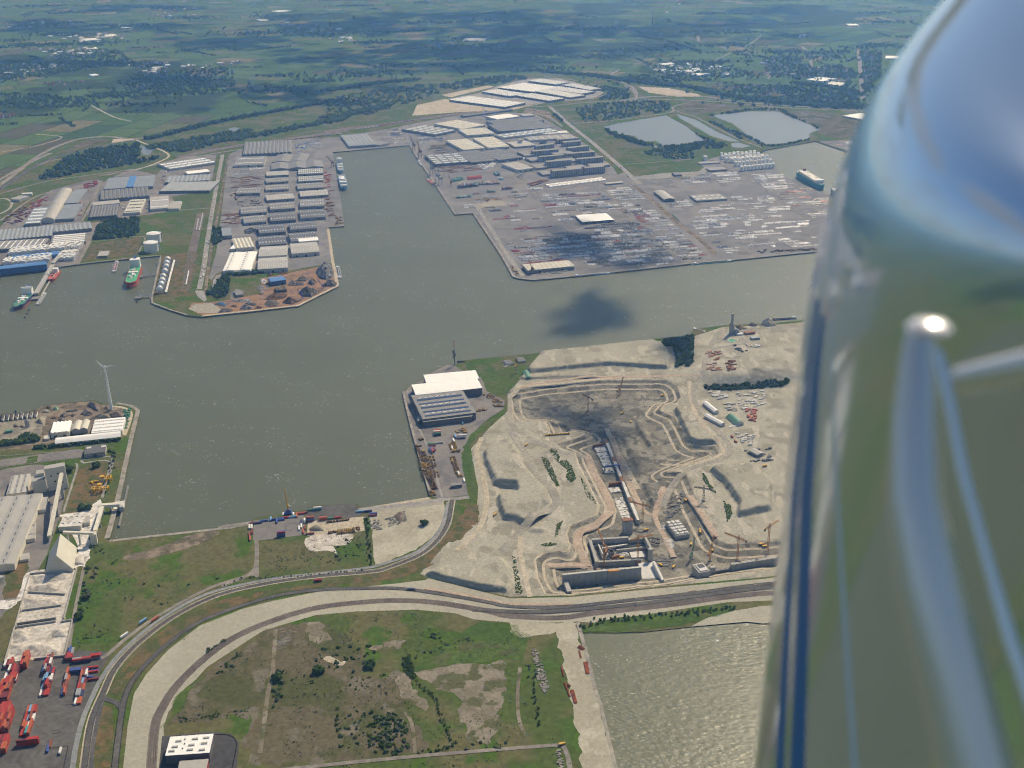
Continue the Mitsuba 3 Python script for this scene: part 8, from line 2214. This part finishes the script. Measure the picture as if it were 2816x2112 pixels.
# ---------------------------------------------------------------- clouds that cast the shadows (all of them above the frame)
dull('cloud_vapour', (0.88, 0.88, 0.88))
CLOUDS = [(1618, 850, 88, 50, 2), (1580, 905, 66, 28, 1), (1690, 880, 60, 30, 1), (1560, 655, 80, 32, 1.3), (1620, 690, 120, 36, 1.3), (1760, 725, 90, 20, 0.8), (1655, 1185, 85, 55, 1.4), (1610, 1120, 120, 36, 0.9), (1720, 1260, 50, 40, 0.7), (1850, 960, 42, 42, 1.3), (2050, 1046, 130, 15, 1.2),
          (470, 218, 120, 18, 1.4), (770, 255, 150, 22, 1.4), (900, 283, 100, 11, 1.2), (100, 172, 140, 12, 1.4), (330, 176, 120, 9, 1.2), (130, 70, 170, 20, 1.3), (430, 75, 110, 14, 1.0), (620, 118, 190, 18, 1.2), (880, 160, 170, 16, 1.2), (1000, 75, 240, 26, 1.1), (1330, 140, 330, 34, 1.3),
          (1180, 185, 280, 16, 1.4), (1560, 85, 260, 26, 1.2), (1250, 45, 300, 18, 1.0), (1830, 130, 110, 14, 1.2), (1960, 62, 190, 14, 1.0), (2200, 100, 110, 12, 1.2), (2150, 30, 160, 14, 1.0), (560, 300, 30, 7, 1.0), (1050, 245, 130, 9, 1.2), (350, 20, 200, 10, 1.0)]
for i, (u, v, ru, rv, dens) in enumerate(CLOUDS):
    rng = np.random.default_rng(400 + i)
    g = G(u, v)
    wide, deep = np.linalg.norm(G(u + ru, v) - g), np.linalg.norm(G(u, v - rv) - g)
    rad = np.clip(min(wide, deep) * 0.16, 11, 130)
    rad = np.clip(min(wide, deep) * 0.10, 9, 110)
    count = int(np.clip(dens * 1.35 * math.pi * wide * deep / (math.pi * rad * rad), 60, 900))
    base = 4200 if v > 500 else 3000
    off = rng.uniform(0, 50, 3)
    pts, rr = [], []
    q = rng.normal(0, 0.55, (count * 8, 2))
    rad_ = np.hypot(*q.T)
    f = meshkit.fbm(np.column_stack([q * 1.6, q[:, :1] * 0]) + off, 3, i) + rng.uniform(-.12, .12, len(q))
    for x, y in q[(rad_ < 1.7) & (f > 0.36 + 0.12 * rad_)][:count]:
        p = G(u + ru * x, max(v - rv * y * 0.95, -180))
        pts.append(p + SUN * (base + rng.uniform(0, 2.0) * rad) / SUN[2])
        rr.append(rad * rng.uniform(0.5, 1.25))
    k = put('cloud', lumps(pts, rr, i, squash=(1, 1, 0.8)), 'cloud_vapour', smooth=True, kind='stuff')
    labels[k]['label'] = 'fair weather cloud above the port and the plain'

# ---------------------------------------------------------------- the aircraft flank beside the camera
ALU = {'type': 'principled', 'base_color': {'type': 'rgb', 'value': [0.74, 0.85, 0.95]}, 'metallic': 0.85, 'roughness': 0.10, 'specular': 0.6, 'clearcoat': 1.0, 'clearcoat_gloss': 0.9}
scene['polished_skin'] = {'type': 'twosided', 'bsdf': ALU}
mat('stripe_blue', (0.02, 0.17, 0.46), 0.4, 0.3)
mat('strut_paint', mikit.proc(lambda p, n, uv: mix((0.82, 0.77, 0.72), (0.92, 0.88, 0.84), fbm(p.x * 9, p.y * 9, p.z * 9, 3))), 0.3, 0.5, 0.55)
mat('bare_strut', (0.80, 0.84, 0.86), 0.28, 0.5, 0.9)
mat('cabin_black', (0.012, 0.013, 0.015), 0.35, 0.5)
EDGE = [(-700, 3130), (-400, 2890), (-200, 2740), (0, 2598), (40, 2560), (130, 2480), (250, 2400), (380, 2340), (480, 2302), (620, 2262), (740, 2236), (870, 2214), (980, 2198), (1100, 2184), (1350, 2160), (1600, 2130), (1850, 2100), (2112, 2072), (2400, 2036), (2800, 1985)]
ev = np.array([e[0] for e in EDGE], float)
eu = np.array([e[1] for e in EDGE], float)
VV = np.arange(-700, 2801, 35.0)
EU = ndimage.gaussian_filter1d(np.interp(VV, ev, eu), 1.5)


SLOPE = np.interp(VV, [-700, 0, 450, 1000, 2800], [-0.00016, -0.00010, 0.00003, 0.00019, 0.00021]) * 35.0
DIST = 0.98 + np.cumsum(SLOPE) - np.interp(1056, VV, np.cumsum(SLOPE))


def dist_at(v):
    return np.interp(v, VV, DIST)


def flank(theta, v, lift=0.0):
    """Point of the bulging skin: theta = 0 at the outline seen from the camera, growing towards the viewer."""
    u = np.interp(v, VV, EU)
    d = dist_at(v)
    e = near(u, v, d)
    t = near(np.interp(v + 20, VV, EU), v + 20, dist_at(v + 20)) - near(np.interp(v - 20, VV, EU), v - 20, dist_at(v - 20))
    ray = (e - CAM) / np.linalg.norm(e - CAM)
    n = np.cross(ray, t)
    n /= np.linalg.norm(n)
    if n @ RT > 0:
        n = -n
    R = 0.62 + lift
    c = e - 0.62 * n
    return c + R * (math.cos(theta) * n - math.sin(theta) * ray)


TH = np.concatenate([np.linspace(-0.5, 0, 6)[:-1], np.linspace(0, 1.7, 60)])
grid = np.array([[flank(a, v) for a in TH] for v in VV])
gi = np.arange(grid.shape[0] * grid.shape[1]).reshape(grid.shape[:2])
gq = np.stack([gi[:-1, :-1], gi[:-1, 1:], gi[1:, 1:], gi[1:, :-1]], -1).reshape(-1, 4)
air = thing('aircraft', 'polished metal aircraft flank with two blue stripes at the right edge', 'aircraft')
put('skin', (grid.reshape(-1, 3), gq), 'polished_skin', smooth=True, parent=air)


def on_skin(u, v):
    """theta at which the skin is seen at pixel u of row v."""
    aa = np.linspace(0, 1.4, 57)
    q = np.array([flank(a, v) for a in aa]) - CAM
    uu = 1408 + FOC * (q @ RT) / (q @ FW)
    n = int(np.argmax(uu < np.maximum.accumulate(uu) - 1e-9)) or len(uu)
    return float(np.interp(u, uu[:n], aa[:n]))


def skin_band(name, uvw, bsdf, lift):
    rows = []
    vs = np.array([q[0] for q in uvw], float)
    for v in np.arange(vs[0], vs[-1] + 1, 40):
        u0, u1 = np.interp(v, vs, [q[1] for q in uvw]), np.interp(v, vs, [q[2] for q in uvw])
        a0, a1 = on_skin(u0, v), on_skin(u1, v)
        rows.append([flank(a, v, lift) for a in np.linspace(a0, a1, 4)])
    g = np.array(rows)
    i = np.arange(g.shape[0] * g.shape[1]).reshape(g.shape[:2])
    q = np.stack([i[:-1, :-1], i[:-1, 1:], i[1:, 1:], i[1:, :-1]], -1).reshape(-1, 4)
    return put(name, (g.reshape(-1, 3), q), bsdf, smooth=True, parent=air)


skin_band('stripe', [(820, 2248, 2262), (1000, 2222, 2236), (1350, 2184, 2200), (1700, 2160, 2180), (2200, 2132, 2156), (2700, 2095, 2120)], 'stripe_blue', 0.0015)
skin_band('stripe', [(860, 2262, 2276), (1000, 2240, 2262), (1350, 2208, 2240), (1700, 2196, 2230), (2200, 2172, 2214), (2700, 2135, 2180)], 'stripe_blue', 0.0015)


def beam(name, rows, bsdf, dist, parent=None, label=None, cat=None, flat=0.75):
    """A tapering tube through (v, left pixel, right pixel) rows at a distance from the camera."""
    ring = []
    for v, u0, u1 in rows:
        c = near((u0 + u1) / 2, v, dist)
        r = (u1 - u0) / 2 / FOC * dist
        ring.append([c + r * (math.cos(a) * RT + math.sin(a) * flat * FW) for a in np.linspace(0, 2 * np.pi, 25)[:-1]])
    g = np.array(ring)
    n, m = g.shape[:2]
    i, j = np.meshgrid(np.arange(n - 1), np.arange(m), indexing='ij')
    q = np.stack([i * m + j, i * m + (j + 1) % m, (i + 1) * m + (j + 1) % m, (i + 1) * m + j], -1).reshape(-1, 4)
    return put(name, (g.reshape(-1, 3), q), bsdf, smooth=True, parent=parent, label=label, cat=cat)


beam('mirrored_strut', [(880, 2500, 2560), (960, 2480, 2570), (1150, 2452, 2580), (1350, 2440, 2590), (1600, 2462, 2650), (1850, 2520, 2720), (2112, 2580, 2790), (2500, 2670, 2900)], 'strut_paint', 0.52, air)  # solid stand-in for a strut reflected in the polished skin
beam('mirrored_rear_strut', [(960, 2555, 2590), (1100, 2590, 2625), (1300, 2625, 2668), (1500, 2680, 2722), (1750, 2740, 2800), (2112, 2850, 2930), (2400, 2930, 3020)], 'bare_strut', 0.5, air)  # second reflected strut, also modelled as a solid tube

mat('seam_paint', (0.62, 0.70, 0.78), .3, .5)
skin_band('seam', [(520, 2300, 2306), (900, 2286, 2294), (1100, 2286, 2296), (1600, 2312, 2330), (2112, 2345, 2368), (2500, 2370, 2395)], 'seam_paint', 0.0008)
bar = MB()
bar.tube(near(2640, 1046, .5), near(2860, 1000, .46), .0058, .0068, 16)
put('mirrored_bar', bar, 'strut_paint', smooth=50, parent=air)  # solid stand-in for a bar reflected in the skin
bar = MB()
bar.lathe([(.0002, -.0032), (.007, -.0027), (.0098, 0), (.007, .0027), (.0002, .0032)], near(2555, 900, .5), 20)
put('mirrored_cap', bar, 'strut_paint', smooth=60, parent=air)  # bright reflected blob modelled as a solid cap

# ---------------------------------------------------------------- air
allz = 1012.0
scene['haze_air'] = {'type': 'homogeneous', 'albedo': {'type': 'rgb', 'value': [0.82, 0.92, 0.99]}, 'phase': {'type': 'hg', 'g': 0.6}, 'sigma_t': {'type': 'rgb', 'value': [1.6e-5, 3.2e-5, 6.6e-5]}}
labels['haze'] = {'kind': 'stuff', 'label': 'thin blue haze over the port and the plain'}
scene['haze'] = {'type': 'cube', 'to_world': T().translate([0, 20000, (allz - 40) / 2]).scale([62000, 42000, (allz + 40) / 2]), 'bsdf': {'type': 'null'}, 'interior': {'type': 'ref', 'id': 'haze_air'}}
